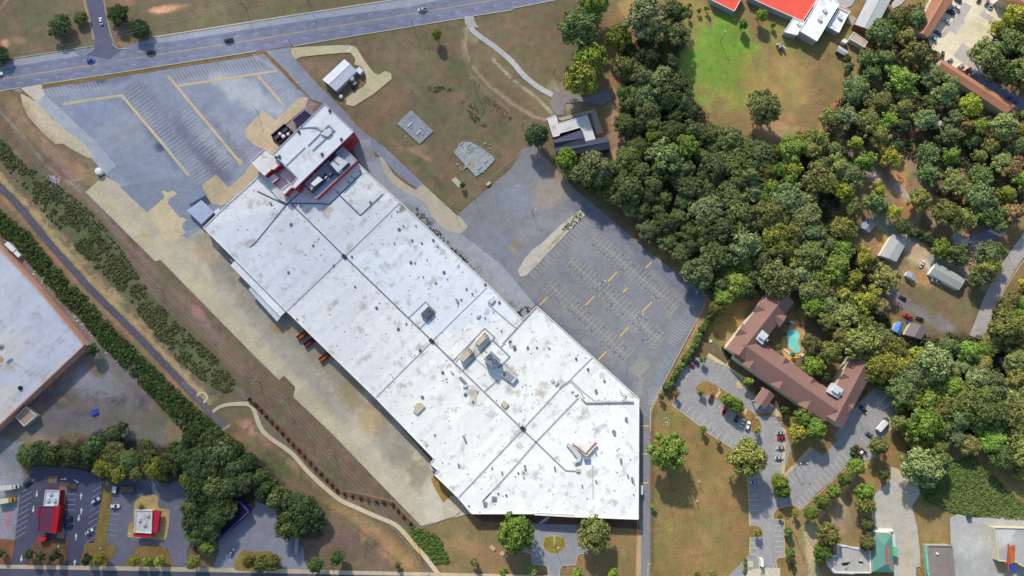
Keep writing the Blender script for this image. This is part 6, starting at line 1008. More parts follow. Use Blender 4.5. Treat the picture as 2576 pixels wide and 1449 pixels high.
def car(label, kind, col, key, x, y, ang, group, cat=None, nm=None):
    """ang: nose direction, degrees counter-clockwise from picture right"""
    if kind not in USED: r = PROT[kind]; USED.add(kind); ch = list(r.children)
    else:
        r = PROT[kind].copy(); scene.collection.objects.link(r); ch = []
        for c in PROT[kind].children: d = c.copy(); scene.collection.objects.link(d); d.parent = r; ch.append(d)
    for c in ch: c.color = (*alb(col), 1)
    u, v = P(key, '%f,%f' % (x, y))[0]; z = zat(u, v); r.location = W(u, v, z); r.rotation_euler = (0, 0, radians(ang))
    r.name = nm or {'sedan': 'parked_car', 'suv': 'sport_utility_vehicle', 'pickup': 'pickup_truck'}[kind]
    tag(r, label, cat or ('pickup' if kind == 'pickup' else 'car'), group)
HG, HO, SC, MO, NB, FF = 'vehicles on the highway and side street', 'cars in the hotel car parks', 'cars near the school', 'cars in the pale motel car park', 'cars among the houses in the woods', 'cars in the restaurant car parks'
WC, SI, BK, NV, RD, MR_, BL, DG = (240, 240, 240), (180, 184, 190), (38, 38, 46), (40, 46, 74), (196, 30, 44), (112, 36, 58), (34, 92, 206), (90, 94, 104)
for a in (('bright blue car driving on the highway left of the side street junction', 'sedan', BL, '00', 918, 614, 9, HG), ('black pickup on the highway just right of the junction', 'pickup', BK, '00', 1520, 530, 189, HG), ('dark pickup on the highway, further right of the junction', 'pickup', NV, '00', 2305, 410, 189, HG), ('silver pickup on the highway near the top middle', 'pickup', (206, 208, 212), '10', 1675, 101, 189, HG), ('white car on the side street at the top left', 'sedan', WC, '00', 1022, 218, 106, HG), ('white van at the left end of the highway, cut by the picture edge', 'suv', WC, '00', -4, 750, 9, HG),
          ('navy car backed against the hedge of the hotel car park', 'suv', NV, '22', 1840, 737, 140, HO), ('dark red car by the hedge, next to the navy one', 'sedan', (150, 34, 66), '22', 1797, 770, 140, HO), ('maroon car at the tear-drop island of the hotel car park', 'suv', MR_, '22', 2001, 1110, 65, HO), ('bright red pickup below the bushes of the tear-drop island', 'pickup', (224, 24, 48), '22', 2140, 1222, 65, HO), ('dark grey car in the bay right of the red pickup', 'sedan', (64, 68, 80), '22', 2260, 1315, 60, HO), ('white car in the hotel car park, left of a pair', 'sedan', WC, '22', 2318, 1356, 65, HO), ('white car in the hotel car park, right of a pair and nearest the island tip', 'suv', WC, '22', 2370, 1386, 65, HO),
          ('silver car at the top of the row beside the beige pavement strip', 'sedan', SI, '33', 125, 12, 0, HO), ('red car in the row beside the beige pavement strip', 'sedan', (190, 24, 40), '33', 127, 63, 180, HO), ('silver car below the red one in the row by the pavement strip', 'sedan', SI, '33', 120, 161, 180, HO), ('silver-white car lowest in the row by the pavement strip', 'sedan', (206, 208, 214), '33', 108, 262, 0, HO), ('grey-blue car at the back of the right-hand hotel car park', 'sedan', (104, 118, 134), '33', 1010, 27, 150, HO), ('dark pickup with a white toolbox behind the hotel', 'pickup', (56, 70, 88), '32', 945, 1215, 130, HO), ('silver car in tree shade beside the big lawn', 'sedan', (176, 188, 210), '23', 2428, 508, 180, HO),
          ('white car parked on pale dirt between the mobile homes', 'sedan', (226, 226, 230), '31', 1545, 1208, 55, NB), ('pale blue-white car with its nose in the shade of the woods', 'suv', (176, 200, 214), '31', 555, 605, 60, NB), ('white van tucked under the tree by the dark yard', 'suv', WC, '31', 2130, 1130, 80, NB), ('red and dark pickup by the blue-roofed cottage', 'pickup', (206, 44, 48), '32', 1398, 287, 150, NB), ('black car on the shaded drive right of the red pickup', 'sedan', BK, '32', 1516, 312, 160, NB), ('dark blue car at the top of the shaded drive', 'sedan', NV, '32', 1345, 100, 150, NB), ('white pickup bed poking from the trees by the mobile home', 'pickup', WC, '31', 1680, 1382, 160, NB),
          ('deep blue car at the top left corner of the pale car park', 'sedan', (52, 84, 140), 'F', 1240, 20, 150, MO), ('white car beside the motel wing, uppermost', 'suv', WC, 'F', 1195, 168, 145, MO), ('black car in the motel row below the two white ones', 'suv', BK, 'F', 1085, 262, 150, MO), ('bright silver car alone in the motel row', 'sedan', (206, 210, 214), 'F', 992, 432, 145, MO), ('purple-grey car in the motel row below the silver one', 'sedan', (92, 88, 128), 'F', 830, 672, 145, MO), ('light grey-blue car lowest in the motel row', 'suv', (170, 184, 198), 'F', 728, 788, 140, MO), ('white compact between the white and the black car of the motel row', 'sedan', (200, 206, 216), 'F', 1120, 210, 145, MO), ('dark red car at the top edge of the pale car park', 'sedan', (150, 50, 80), 'F', 1665, 5, 60, MO), ('dark mauve car near the top edge, left of a pair', 'sedan', (120, 100, 112), 'F', 1825, 72, 60, MO), ('pale blue-grey car near the top edge, right of a pair', 'sedan', (168, 180, 204), 'F', 1900, 132, 60, MO), ('dark car with a white stripe at the right side of the pale car park', 'sedan', (74, 60, 84), 'F', 2272, 345, 60, MO), ('dark car on the orange dirt bay right of the pale car park', 'sedan', (62, 56, 92), 'F', 1962, 840, 75, MO), ('small lavender car at the lower left edge of the pale car park', 'sedan', (150, 146, 186), 'F', 1068, 1232, 30, MO), ('silver-grey car by the narrow motel wing', 'suv', (178, 176, 196), 'F', 1290, 1342, 35, MO), ('red pickup by the narrow motel wing', 'pickup', (186, 66, 76), 'F', 1432, 1422, 30, MO), ('white car with dark glass right of the red pickup by the narrow motel wing', 'sedan', (232, 232, 238), '30', 2050, 745, 20, MO), ('blue car at the lower end of the lane by the narrow motel wing', 'sedan', (54, 84, 150), '30', 2428, 992, 25, MO), ('steel blue car last in the lane by the narrow motel wing', 'sedan', (76, 100, 150), '30', 2490, 1032, 25, MO), ('blue and white vehicle at the right edge below the dense trees', 'suv', (60, 96, 190), '30', 2562, 850, 60, MO), ('maroon car half under the tree at the corner of the pale car park', 'sedan', (110, 80, 96), 'F', 925, 1105, 70, MO), ('blue car at the top end of the grey classroom block', 'sedan', (64, 70, 120), '30', 1225, 2, 20, SC),
          ('dark navy car in the top bay of the dark restaurant car park', 'sedan', (26, 26, 54), '03', 290, 520, 38, FF), ('navy blue suv in front of the red restaurant, upper of two', 'suv', (44, 66, 120), '03', 688, 862, 180, FF), ('dark blue car in front of the red restaurant, lower of two', 'sedan', (42, 56, 104), '03', 688, 945, 180, FF), ('white and blue car by the grass median, upper', 'suv', (196, 206, 220), '03', 970, 690, 32, FF), ('long white car by the grass median, lower', 'sedan', (214, 218, 214), '03', 905, 1003, 32, FF), ('white car alone in the lot left of the white restaurant', 'suv', WC, '03', 1168, 746, 0, FF), ('pale green-grey car under the trees beside the purple-trimmed building', 'sedan', (150, 170, 176), '13', -240, 1210, 60, FF)): car(*a)
for k, r in PROT.items():
    if k not in USED: [bpy.data.objects.remove(c) for c in list(r.children)]; bpy.data.objects.remove(r)
def truck(label, x, y, ang, boxc, cabc, key='03', L=6.6):
    u, v = P(key, '%f,%f' % (x, y))[0]; z = zat(u, v); r = thing('box_truck', label, 'truck', (0, 0, 0), 'box trucks at the left edge'); MB().box((-1.2, 0), .8, 3.2, L, 2.4).build('cargo_box', flat('box_%d_%d' % boxc[:2], boxc, .6, 0, .05), r)
    loft([(L / 2 - 1.1, 1.1, 1.05, .5, 2.5), (L / 2 - .1, 1.1, 1.0, .5, 2.5), (L / 2 + .5, 1.08, .95, .5, 1.6), (L / 2 + 1.1, 1.0, .85, .5, 1.3)]).build('cab', flat('cab_%d_%d' % cabc[:2], cabc, .5, 0, .05), r); MB().box((L / 2 + .25, 0), 1.65, 2.35, .3, 1.9, 0, .9).build('windscreen', GLASS, r)
    for x_ in (L / 2 - .2, -L / 2 + .3):
        for s in (-1, 1): MB().tube((x_, s * 1.15, .45), (x_, s * .8, .45), .45, 12).build('wheel', TYRE, r)
    r.location = W(u, v, z); r.rotation_euler = (0, 0, radians(ang))
truck('white box truck at the left edge, upper of two', 125, 556, 6, (214, 212, 200), (222, 222, 228)); truck('white box truck with a yellow cab, lower of two at the left edge', 88, 690, 8, (220, 216, 184), (222, 160, 36)); truck('box trailer truck with a plain white roof behind the hotel', 1140, 1372, 46, (222, 222, 224), (90, 92, 96), '32')
# ================================================================ TREES
def crown_mesh(seed, nl=34, leaves=95, ls=.085, open_=.0, squash=.72, rag=.25):
    r = random.Random(seed); V = []; F = []
    lobes = [(0, 0, .35, .55)]
    for i in range(nl):
        a = i * 2.39996 + r.uniform(-.3, .3); zc = r.uniform(-.35, 1); rr = math.sqrt(max(0, 1 - zc * zc)) if zc > 0 else 1.0
        rad = r.uniform(.62 - rag * .4, .86 + rag * .25); s = r.uniform(.15, .34) * (1.1 if rad < .8 else .8)
        lobes.append((cos(a) * rr * rad, sin(a) * rr * rad, zc * rad * squash, s))
    for (x, y, z, s) in lobes:
        for k in range(int(leaves * (s / .28) ** 2 * (1 - open_))):
            d = Vector((r.gauss(0, 1), r.gauss(0, 1), r.gauss(.35, 1))).normalized(); q = Vector((x, y, z)) + Vector((d.x, d.y, d.z * .85)) * s * r.uniform(.8, 1.08)
            nn = (d + Vector((r.gauss(0, .45), r.gauss(0, .45), r.gauss(.15, .45)))).normalized(); a = nn.orthogonal().normalized(); b = nn.cross(a); th = r.uniform(0, 6.28); e = (a * cos(th) + b * sin(th)); f = nn.cross(e); L = ls * r.uniform(.7, 1.35)
            o = len(V); V += [q - e * L, q - f * L * .6, q + e * L, q + f * L * .6]; F.append((o, o + 1, o + 2, o + 3))
        if s > .26:     # twig core that keeps the clump from being see-through
            o = len(V); n = 7
            for j in range(n): t = 2 * pi * j / n; V.append(Vector((x + cos(t) * s * .62, y + sin(t) * s * .62, z - s * .1)))
            V.append(Vector((x, y, z + s * .55)))
            for j in range(n): F.append((o + j, o + (j + 1) % n, o + n))
    me = bpy.data.meshes.new('crown'); me.from_pydata([tuple(v) for v in V], [], F); me.materials.append(LEAF); me.update(); return me
CROWNS = [crown_mesh(s, 46 + 4 * (s % 4), 84, .078, .0 if s % 3 else .1, .72, .25 + .2 * (s % 3)) for s in range(12)]
OPEN = [crown_mesh(80 + s, 34, 62, .075, 0, .75, .8) for s in range(4)]
SMALL = [crown_mesh(50 + s, 16, 40, .16, 0, .9, .15) for s in range(3)]
m = MB(); m.tube((0, 0, 0), (0, 0, .62), .07, 8, .045)
for i in range(5): a = i * 1.26; m.tube((0, 0, .45 + .03 * i), (.45 * cos(a), .45 * sin(a), .8), .035, 5, .015)
m.f = m.f; TRUNK = bpy.data.meshes.new('trunk'); TRUNK.from_pydata(m.v, [], m.f); TRUNK.materials.append(BARK)
LM = [('the swimming pool', 1995, 858), ('the hotel porch', 1925, 1000), ('the blue-roofed cottage', 2258, 825), ('the upper mobile home', 2248, 625), ('the lower mobile home', 2385, 695), ('the L-shaped hall', 1450, 345), ('the school', 2050, 60), ('the pale motel car park', 2440, 90), ('the narrow motel wing', 2450, 215), ('the red restaurant', 125, 1290), ('the white restaurant', 365, 1312), ('the purple-trimmed building', 560, 1300), ('the green-roofed shop', 2218, 1388), ('the derelict building', 2150, 1410), ('the striped car park corner', 1780, 755), ('the pale median strip', 1385, 600), ('the red dirt clearing', 2285, 520), ('the right-hand road', 2500, 740), ('the bin enclosure', 2163, 1137), ('the far right workshop', 2560, 1340), ('the store entrance court', 1394, 1369), ('the highway junction', 265, 130), ('the green school field', 1800, 150), ('the lone field oak', 1923, 268), ('the worn car park', 1345, 375), ('the shaded bungalow', 2182, 565), ('the weedy yard', 250, 960), ('the box trucks', 30, 1240), ('the hidden lodge', 2540, 910)]
ORD = ['nearest', 'second nearest', 'third nearest', 'fourth nearest', 'fifth nearest', 'sixth nearest', 'seventh nearest', 'eighth nearest', 'ninth nearest', 'tenth nearest', 'eleventh nearest', 'twelfth nearest', 'thirteenth nearest', 'fourteenth nearest', 'fifteenth nearest', 'sixteenth nearest', 'seventeenth nearest', 'eighteenth nearest', 'nineteenth nearest', 'twentieth nearest', 'twenty-first nearest', 'twenty-second nearest', 'twenty-third nearest', 'twenty-fourth nearest']
DIRS = ['right of', 'upper right of', 'above', 'upper left of', 'left of', 'lower left of', 'below', 'lower right of']
TREES = []     # u, v, r, colour, kind, label or None
GREENS = {'deep green': (88, 104, 62), 'olive green': (112, 118, 66), 'bright green': (108, 132, 58), 'dark green': (70, 88, 54), 'yellow-green': (130, 136, 58), 'grey-green': (106, 120, 76), 'rusty brown': (122, 112, 72)}
def tree(u, v, r, cn, label=None, kind='broadleaf_tree', hk=1.0): TREES.append([u, v, r, cn, kind, label, hk])
E_ = [(152, 67, 30, 'dark green', 'round dark tree on the verge left of the side street'), (298, 38, 30, 'dark green', 'round dark tree just right of the side street, upper of two'), (352, 74, 26, 'dark green', 'round dark tree nearest the highway, right of the side street'), (203, 45, 18, 'olive green', 'olive tree beside the side street, between it and the round dark tree'), (4, 140, 22, 'dark green', 'dark tree cut by the left edge above the highway'),
 (1460, 72, 52, 'deep green', 'large dark tree at the left end of the woods by the private drive'), (1492, 12, 42, 'bright green', 'bright green tree at the top edge left of the woods'), (1487, 150, 44, 'bright green', 'round bright green tree above the yellow-green one on the private drive'), (1463, 200, 46, 'yellow-green', 'big yellow-green tree above the L-shaped hall drive'), (1622, 50, 58, 'grey-green', 'very large grey-green tree at the top middle of the picture'), (1695, 32, 38, 'deep green', 'deep green tree at the left edge of the school field, top'), (1700, 84, 36, 'grey-green', 'grey-green tree leaning over the left edge of the school field'), (1556, 98, 36, 'yellow-green', 'yellow-green tree below the very large grey-green one'), (1574, 168, 34, 'olive green', 'olive tree in the gap right of the round bright green tree'), (1630, 150, 36, 'dark green', 'dark tree in the shade below the very large grey-green one'),
 (1868, 62, 14, 'bright green', 'small round tree near the pale ball on the school lawn'), (1915, 40, 17, 'bright green', 'small bright tree by the red-roofed school wing'), (1778, 22, 8, 'bright green', 'smallest bright sapling below the red school roof'), (1735, 14, 6, 'rusty brown', 'rusty sapling at the top of the school field, upper left'), (1759, 27, 7, 'olive green', 'olive sapling between the rusty and the bright one'), (1734, 42, 7, 'deep green', 'deep green sapling below the rusty one'), (1923, 270, 45, 'olive green', 'lone large oak standing in the lower school field'), (1945, 63, 8, 'bright green', 'little bush left of the white school block'), (2128, 150, 13, 'deep green', 'small dark tree below the striped shelter'), (2138, 170, 13, 'deep green', 'small dark tree at the top of the orange dirt track'),
 (1350, 340, 32, 'dark green', 'dense dark tree touching the L-shaped hall'), (1425, 400, 28, 'bright green', 'bright green tree below the L-shaped hall'),
 (1820, 750, 24, 'bright green', 'bright tree at the right corner of the striped car park'), (1798, 780, 20, 'olive green', 'olive tree at the top end of the hotel hedge'), (1767, 903, 10, 'bright green', 'small round tree at the top of the hotel car park beside the navy car'), (1883, 960, 14, 'bright green', 'round tree on the kerb tip in front of the hotel'), (1764, 986, 9, 'bright green', 'small tree on the upper end of the tear-drop island'), (1700, 993, 9, 'olive green', 'small tree at the left corner of the hotel car park'), (1664, 998, 9, 'deep green', 'small tree at the lower end of the hotel hedge'), (1832, 1006, 18, 'bright green', 'left half of the bushy pair on the tear-drop island'), (1853, 1020, 18, 'bright green', 'right half of the bushy pair on the tear-drop island'), (1769, 1080, 10, 'bright green', 'small tree on the kerb line at the lower left of the hotel car park'), (1903, 1082, 10, 'yellow-green', 'small yellow-green tree on the lower tip of the tear-drop island'),
 (1974, 1031, 12, 'bright green', 'small tree on the bed beside the hotel porch'), (2018, 1052, 24, 'bright green', 'tree on the triangular bed closest to the hotel wall'), (2050, 1078, 27, 'bright green', 'widest tree of the clump on the triangular bed'), (2006, 1088, 24, 'yellow-green', 'yellow-green tree of the clump on the triangular bed'), (1958, 873, 9, 'bright green', 'small tree squeezed between hotel and pool'), (2040, 868, 28, 'olive green', 'olive tree right beside the pool deck'), (2085, 888, 30, 'olive green', 'spreading tree between the pool and the right hotel wing'), (2045, 920, 27, 'bright green', 'bright tree below the pool inside the hotel court'), (2072, 950, 16, 'deep green', 'dark tree in the lower hotel court'), (2212, 972, 14, 'bright green', 'small tree at the right corner of the hotel wing'), (2260, 1024, 14, 'bright green', 'small round tree beyond the looped white markings'), (2262, 1064, 20, 'olive green', 'round tree behind the box trailer truck'), (2207, 1121, 24, 'olive green', 'round tree right of the bin enclosure'),
 (2152, 1175, 22, 'bright green', 'round tree at the top of the slanting row of five'), (2123, 1205, 17, 'bright green', 'second round tree down the slanting row of five'), (2096, 1236, 18, 'bright green', 'middle round tree of the slanting row of five'), (2067, 1262, 19, 'bright green', 'fourth round tree down the slanting row of five'), (2038, 1290, 18, 'bright green', 'lowest round tree of the slanting row of five'), (1963, 1213, 19, 'bright green', 'upper tree on the oval island of the car park'), (1970, 1234, 18, 'bright green', 'lower tree on the oval island of the car park'), (2000, 1292, 10, 'yellow-green', 'small tree on the bed corner below the five in a row'), (1962, 1298, 7, 'bright green', 'tiny tree on the rounded kerb bed'), (1983, 1337, 11, 'bright green', 'small tree by the lower parking bays, upper of two'), (1987, 1392, 13, 'bright green', 'small tree by the lower parking bays, lower of two'), (2175, 1238, 23, 'bright green', 'bright tree on the strip left of the looping lot, upper'), (2178, 1270, 23, 'olive green', 'olive tree on the strip left of the looping lot, lower'), (2224, 1194, 14, 'deep green', 'dark small tree at the top of the looping lot'), (2084, 1345, 28, 'olive green', 'olive tree above the derelict building'), (2067, 1392, 22, 'bright green', 'bright tree at the left wall of the derelict building'), (2182, 1320, 17, 'deep green', 'dark tree above the green-roofed shop'), (2180, 1366, 20, 'olive green', 'tree between the derelict building and the green-roofed shop'), (2340, 1250, 10, 'deep green', 'small dark tree on the rough slope right of the looping lot'),
 (1677, 1135, 45, 'bright green', 'big bright oak on the lawn beside the store drive'), (1877, 1152, 45, 'olive green', 'big olive oak at the corner of the lawn and the hotel car park'), (1299, 1342, 44, 'bright green', 'big tree left of the store entrance court'), (1497, 1343, 40, 'olive green', 'big tree right of the store entrance court'), (1266, 1436, 13, 'bright green', 'small tree at the bottom edge left of the entrance drive, left'), (1339, 1437, 13, 'bright green', 'small tree at the bottom edge, beside the entrance drive'), (1452, 1441, 13, 'bright green', 'small tree at the bottom edge just right of the entrance drive'), (1540, 1441, 12, 'bright green', 'small tree at the bottom edge left of the store drive'), (1808, 1113, 8, 'rusty brown', 'rusty little tree on the lawn beside the kerb'), (1642, 1276, 7, 'bright green', 'little shrub on the fence line of the lawn'), (1904, 1338, 11, 'yellow-green', 'small yellow-green tree on the kerb nook by the parking bays'), (1793, 1444, 11, 'olive green', 'small tree on the bottom edge of the big lawn, right'), (1755, 1446, 8, 'bright green', 'small tree on the bottom edge of the big lawn, left'), (1194, 1416, 11, 'grey-green', 'sparse little tree on the lawn below the store corner'), (1001, 1423, 8, 'deep green', 'small bush on the dry bank near the bottom road'), (794, 1421, 18, 'deep green', 'round tree on the pavement beside the pale lot'), (849, 1401, 18, 'dark green', 'dark bushy tree on the verge right of the pale lot'), (1100, 88, 15, 'bright green', 'bright green bush on the lawn below the highway'),
 (77, 1393, 13, 'dark green', 'left of three dark round trees below the red restaurant'), (108, 1397, 13, 'dark green', 'middle of three dark round trees below the red restaurant'), (139, 1397, 14, 'dark green', 'right of three dark round trees below the red restaurant'), (4, 1392, 10, 'dark green', 'dark tree cut by the left edge near the bottom road'), (219, 1407, 14, 'dark green', 'dark round tree on the kerbed bed between the restaurants'), (252, 1407, 17, 'yellow-green', 'yellow-olive tree on the kerbed bed between the restaurants'), (341, 1411, 13, 'yellow-green', 'left of three trees below the white restaurant'), (372, 1411, 13, 'yellow-green', 'middle of three trees below the white restaurant'), (402, 1410, 13, 'yellow-green', 'right of three trees below the white restaurant'), (487, 1414, 18, 'olive green', 'olive tree on the pavement right of the white restaurant'), (628, 1412, 17, 'olive green', 'left tree on the mounded bed by the pale lot'), (660, 1418, 20, 'olive green', 'middle tree on the mounded bed by the pale lot'), (688, 1412, 16, 'olive green', 'right tree on the mounded bed by the pale lot'), (233, 880, 16, 'dark green', 'dark shrubby tree at the corner of the brick warehouse'), (371, 1115, 12, 'bright green', 'small bright tree above the bottom left thicket'), (1163, 465, 8, 'dark green', 'bush at the corner of the small slab'), (472, 1205, 19, 'yellow-green', 'bright yellow-green tree at the right end of the thicket by the white restaurant lot'), (355, 1275, 7, 'olive green', 'small shrub above the white restaurant')]
for e in E_: tree(e[0], e[1], e[2], e[3], e[4], 'small_tree' if e[2] < 15 else 'broadleaf_tree')
# bottom-left thicket
for (u, v, r, c) in ((70, 1145, 22, 'deep green'), (100, 1135, 24, 'dark green'), (140, 1145, 25, 'deep green'), (180, 1140, 25, 'deep green'), (215, 1150, 22, 'dark green'), (235, 1125, 22, 'deep green'), (258, 1110, 18, 'dark green'), (285, 1090, 20, 'deep green'), (310, 1075, 14, 'deep green'), (262, 1175, 24, 'yellow-green'), (290, 1145, 28, 'olive green'), (325, 1160, 26, 'deep green'), (300, 1190, 24, 'yellow-green'), (340, 1185, 20, 'olive green'), (375, 1155, 22, 'deep green'), (395, 1180, 24, 'yellow-green'), (420, 1200, 16, 'deep green'), (425, 1165, 24, 'deep green'), (460, 1150, 28, 'dark green'), (480, 1110, 24, 'dark green'), (505, 1085, 22, 'dark green'), (530, 1110, 28, 'dark green'), (505, 1145, 30, 'dark green'), (555, 1140, 30, 'deep green'), (590, 1130, 20, 'dark green'), (500, 1190, 30, 'dark green'), (545, 1185, 32, 'dark green'), (590, 1180, 28, 'deep green'), (625, 1165, 22, 'dark green'), (500, 1230, 30, 'dark green'), (540, 1230, 30, 'deep green'), (580, 1225, 28, 'dark green'), (620, 1210, 26, 'deep green'), (655, 1200, 20, 'dark green'), (485, 1275, 26, 'deep green'), (525, 1270, 28, 'deep green'), (560, 1262, 22, 'dark green'), (485, 1310, 22, 'deep green'), (515, 1320, 22, 'dark green'), (500, 1355, 20, 'deep green'), (520, 1375, 18, 'bright green'), (480, 1345, 12, 'bright green'), (675, 1225, 22, 'dark green'), (700, 1255, 26, 'deep green'), (730, 1260, 24, 'dark green'), (765, 1275, 26, 'dark green'), (795, 1290, 22, 'deep green'), (725, 1295, 28, 'deep green'), (760, 1310, 28, 'dark green'), (795, 1315, 20, 'dark green'), (725, 1330, 24, 'deep green'), (660, 1235, 18, 'dark green'), (440, 1130, 18, 'dark green'), (545, 1300, 26, 'dark green'), (572, 1284, 24, 'deep green'), (528, 1332, 24, 'dark green'), (500, 1335, 20, 'deep green')): tree(u, v, r, c, None, 'thicket_tree')
for (x, y, r, c) in ((950, 180, 28, 'bright green'), (1220, 130, 26, 'yellow-green'), (1600, 90, 29, 'deep green'), (1610, 300, 29, 'deep green'), (1880, 380, 32, 'olive green'), (2130, 330, 32, 'deep green'), (1110, 470, 20, 'yellow-green'), (1520, 560, 27, 'olive green'), (1060, 600, 24, 'deep green'), (1150, 640, 20, 'deep green'), (1260, 690, 20, 'yellow-green'), (1780, 700, 32, 'olive green'), (1940, 740, 34, 'olive green'), (2130, 560, 34, 'deep green'), (2210, 690, 36, 'deep green'), (2350, 170, 27, 'grey-green'), (2450, 250, 25, 'rusty brown'), (1740, 1050, 24, 'bright green'), (1860, 1090, 26, 'deep green'), (1930, 1160, 20, 'deep green'), (2230, 1120, 32, 'deep green'), (2190, 1260, 32, 'olive green'), (2120, 1330, 24, 'deep green'), (840, 650, 26, 'olive green'), (760, 870, 32, 'olive green'), (2560, 360, 24, 'bright green'), (2480, 700, 28, 'rusty brown'), (1300, 30, 18, 'dark green'), (700, 230, 28, 'olive green'), (1350, 830, 20, 'deep green'), (2330, 820, 18, 'grey-green')):
    u, v = P('31', '%d,%d' % (x, y))[0]; tree(u, v, r, c, None, 'woodland_tree')
for (x, y, r, c) in ((1000, 1210, 27, 'olive green'), (1100, 1360, 30, 'olive green'), (1350, 1080, 30, 'olive green'), (1585, 1210, 30, 'grey-green'), (1120, 1020, 32, 'olive green'), (1350, 1270, 17, 'dark green'), (1160, 590, 28, 'deep green'), (880, 900, 36, 'grey-green')):
    u, v = P('30', '%d,%d' % (x, y))[0]; tree(u, v, r, c, None, 'woodland_tree')
# woods by dart throwing
EXC = [(2060, 700, 0), (2182, 565, 26), (2250, 620, 44), (2385, 695, 44), (2260, 825, 26), (2300, 830, 24), (2320, 820, 12), (2290, 795, 22), (2310, 640, 40), (2262, 440, 30), (2285, 520, 26), (2280, 480, 20), (2366, 430, 12), (2225, 452, 14), (2082, 518, 18), (2100, 520, 14), (2540, 560, 26), (2505, 560, 30), (2470, 640, 14), (2440, 600, 20), (2140, 390, 16), (2430, 165, 20), (2450, 205, 20), (2480, 230, 22), (2520, 262, 20), (2430, 270, 0), (2365, 165, 12), (2515, 905, 22), (2265, 760, 12), (2330, 560, 16), (2370, 615, 14), (2300, 700, 30), (1770, 735, 8), (2356, 320, 10), (2235, 800, 16), (2330, 800, 24), (2412, 645, 30), (2345, 745, 16)]
rt_ = random.Random(23); pts = [(t[0], t[1], t[2]) for t in TREES]
segr = [P('U', '2610,560 2580,610 2545,660 2515,710 2490,760 2470,815 2455,850'), P('U', '2200,550 2260,585 2290,620 2345,680 2440,695 2490,730')]
def near_road(u, v, d):
    for s in segr:
        for a, b in zip(s[:-1], s[1:]):
            if float(seg_d(np.array([u]), np.array([v]), a, b)[0]) < d: return True
    return False
extra = [P('U', '1500,395 1545,360 1600,340 1600,440 1560,460'), P('U', '1560,120 1700,140 1690,220 1600,260 1560,200')]
nf = 0
for it in range(26000):
    u = rt_.uniform(1400, 2600); v = rt_.uniform(0, 1300)
    fi = next((i for i, f in enumerate(FOREST) if inpoly(u, v, f)), None)
    if fi is None: continue
    r = rt_.choice((21, 25, 29, 33, 37, 41)); sp = .66 if fi != 1 else .82 if v < 330 else .95
    if u > 2150 and 330 < v < 720: sp = 1.0; r *= .85
    if any(math.hypot(u - a, v - b) < c + r * .75 for a, b, c in EXC if c): continue
    if near_road(u, v, 20 + r * .7): continue
    if u < 1790 and inpoly(u - r * .55, v + r * .5, LOT2): continue
    if any(math.hypot(u - a, v - b) < (r + c) * sp for a, b, c in pts): continue
    pts.append((u, v, r)); w = rt_.random()
    if u < 1900: cn = 'deep green' if w < .5 else 'grey-green' if w < .8 else 'dark green' if w < .9 else 'bright green'
    else: cn = 'olive green' if w < .42 else 'grey-green' if w < .6 else 'deep green' if w < .75 else 'bright green' if w < .87 else 'yellow-green' if w < .97 else 'rusty brown'
    tree(u, v, r, cn, None, 'woodland_tree'); nf += 1
print('FOREST TREES', nf, 'TOTAL', len(TREES))
# labels for the wood's trees: nearest landmark, direction and rank
grp = {}
for i, t in enumerate(TREES):
    if t[5]: continue
    k = min(range(len(LM)), key=lambda j: math.hypot(t[0] - LM[j][1], t[1] - LM[j][2])); dx = t[0] - LM[k][1]; dy = LM[k][2] - t[1]; o = int(((math.degrees(math.atan2(dy, dx)) + 360 + 22.5) % 360) // 45)
    grp.setdefault((k, o), []).append((math.hypot(dx, dy), i))
for (k, o), L in grp.items():
    L.sort()
    for n, (d, i) in enumerate(L): TREES[i][5] = '%s woodland tree, %s %s %s' % (TREES[i][3], ORD[min(n, 23)], DIRS[o], LM[k][0])
tr = random.Random(5)
for i, (u, v, r, cn, kind, label, hk) in enumerate(TREES):
    R = r * S; big = r > 14; h = ((1.3 * R + 3.6) * tr.uniform(.8, 1.2) if kind in ('woodland_tree', 'thicket_tree') else 1.65 * R + 3) if big else R * 2.4; hc = h * .62
    if u < 460 and v < 200: h *= .55; hc = h * .55; R *= 1.08
    x, y, _ = W(u, v, hc); t = thing(kind, label, 'tree', (x, y, 0), 'trees of the bottom-left thicket' if kind == 'thicket_tree' else 'trees of the woods' if ' woodland tree' in label else ('ornamental trees round the car parks and verges' if not big else 'broad trees standing clear of the woods')); t.rotation_euler = (0, 0, tr.uniform(0, 6.28))
    k = tr.uniform(.95, 1.28) if (u > 1980 and kind == 'woodland_tree') else tr.uniform(.82, 1.14) if u > 1600 else tr.uniform(.88, 1.2); k *= 1.04; g = GREENS[cn]; c = alb((g[0] * k * tr.uniform(.98, 1.08), g[1] * k, g[2] * k * tr.uniform(.92, 1.08)))
    o = bpy.data.objects.new('crown', ((OPEN[tr.randrange(4)] if (u > 2050 and v < 760 and tr.random() < .5) else CROWNS[tr.randrange(len(CROWNS))]) if big else SMALL[tr.randrange(3)])); scene.collection.objects.link(o); o.parent = t; o.location = (0, 0, hc); e_ = (1.0, 1.22) if kind in ('woodland_tree', 'thicket_tree') else (.94, 1.02); o.scale = (R * tr.uniform(*e_), R * tr.uniform(e_[0] - .05, e_[1] - .07), h * tr.uniform(.44, .56)); o.color = (*c, 1)
    o = bpy.data.objects.new('trunk', TRUNK); scene.collection.objects.link(o); o.parent = t; o.scale = (R, R, hc * 1.3)
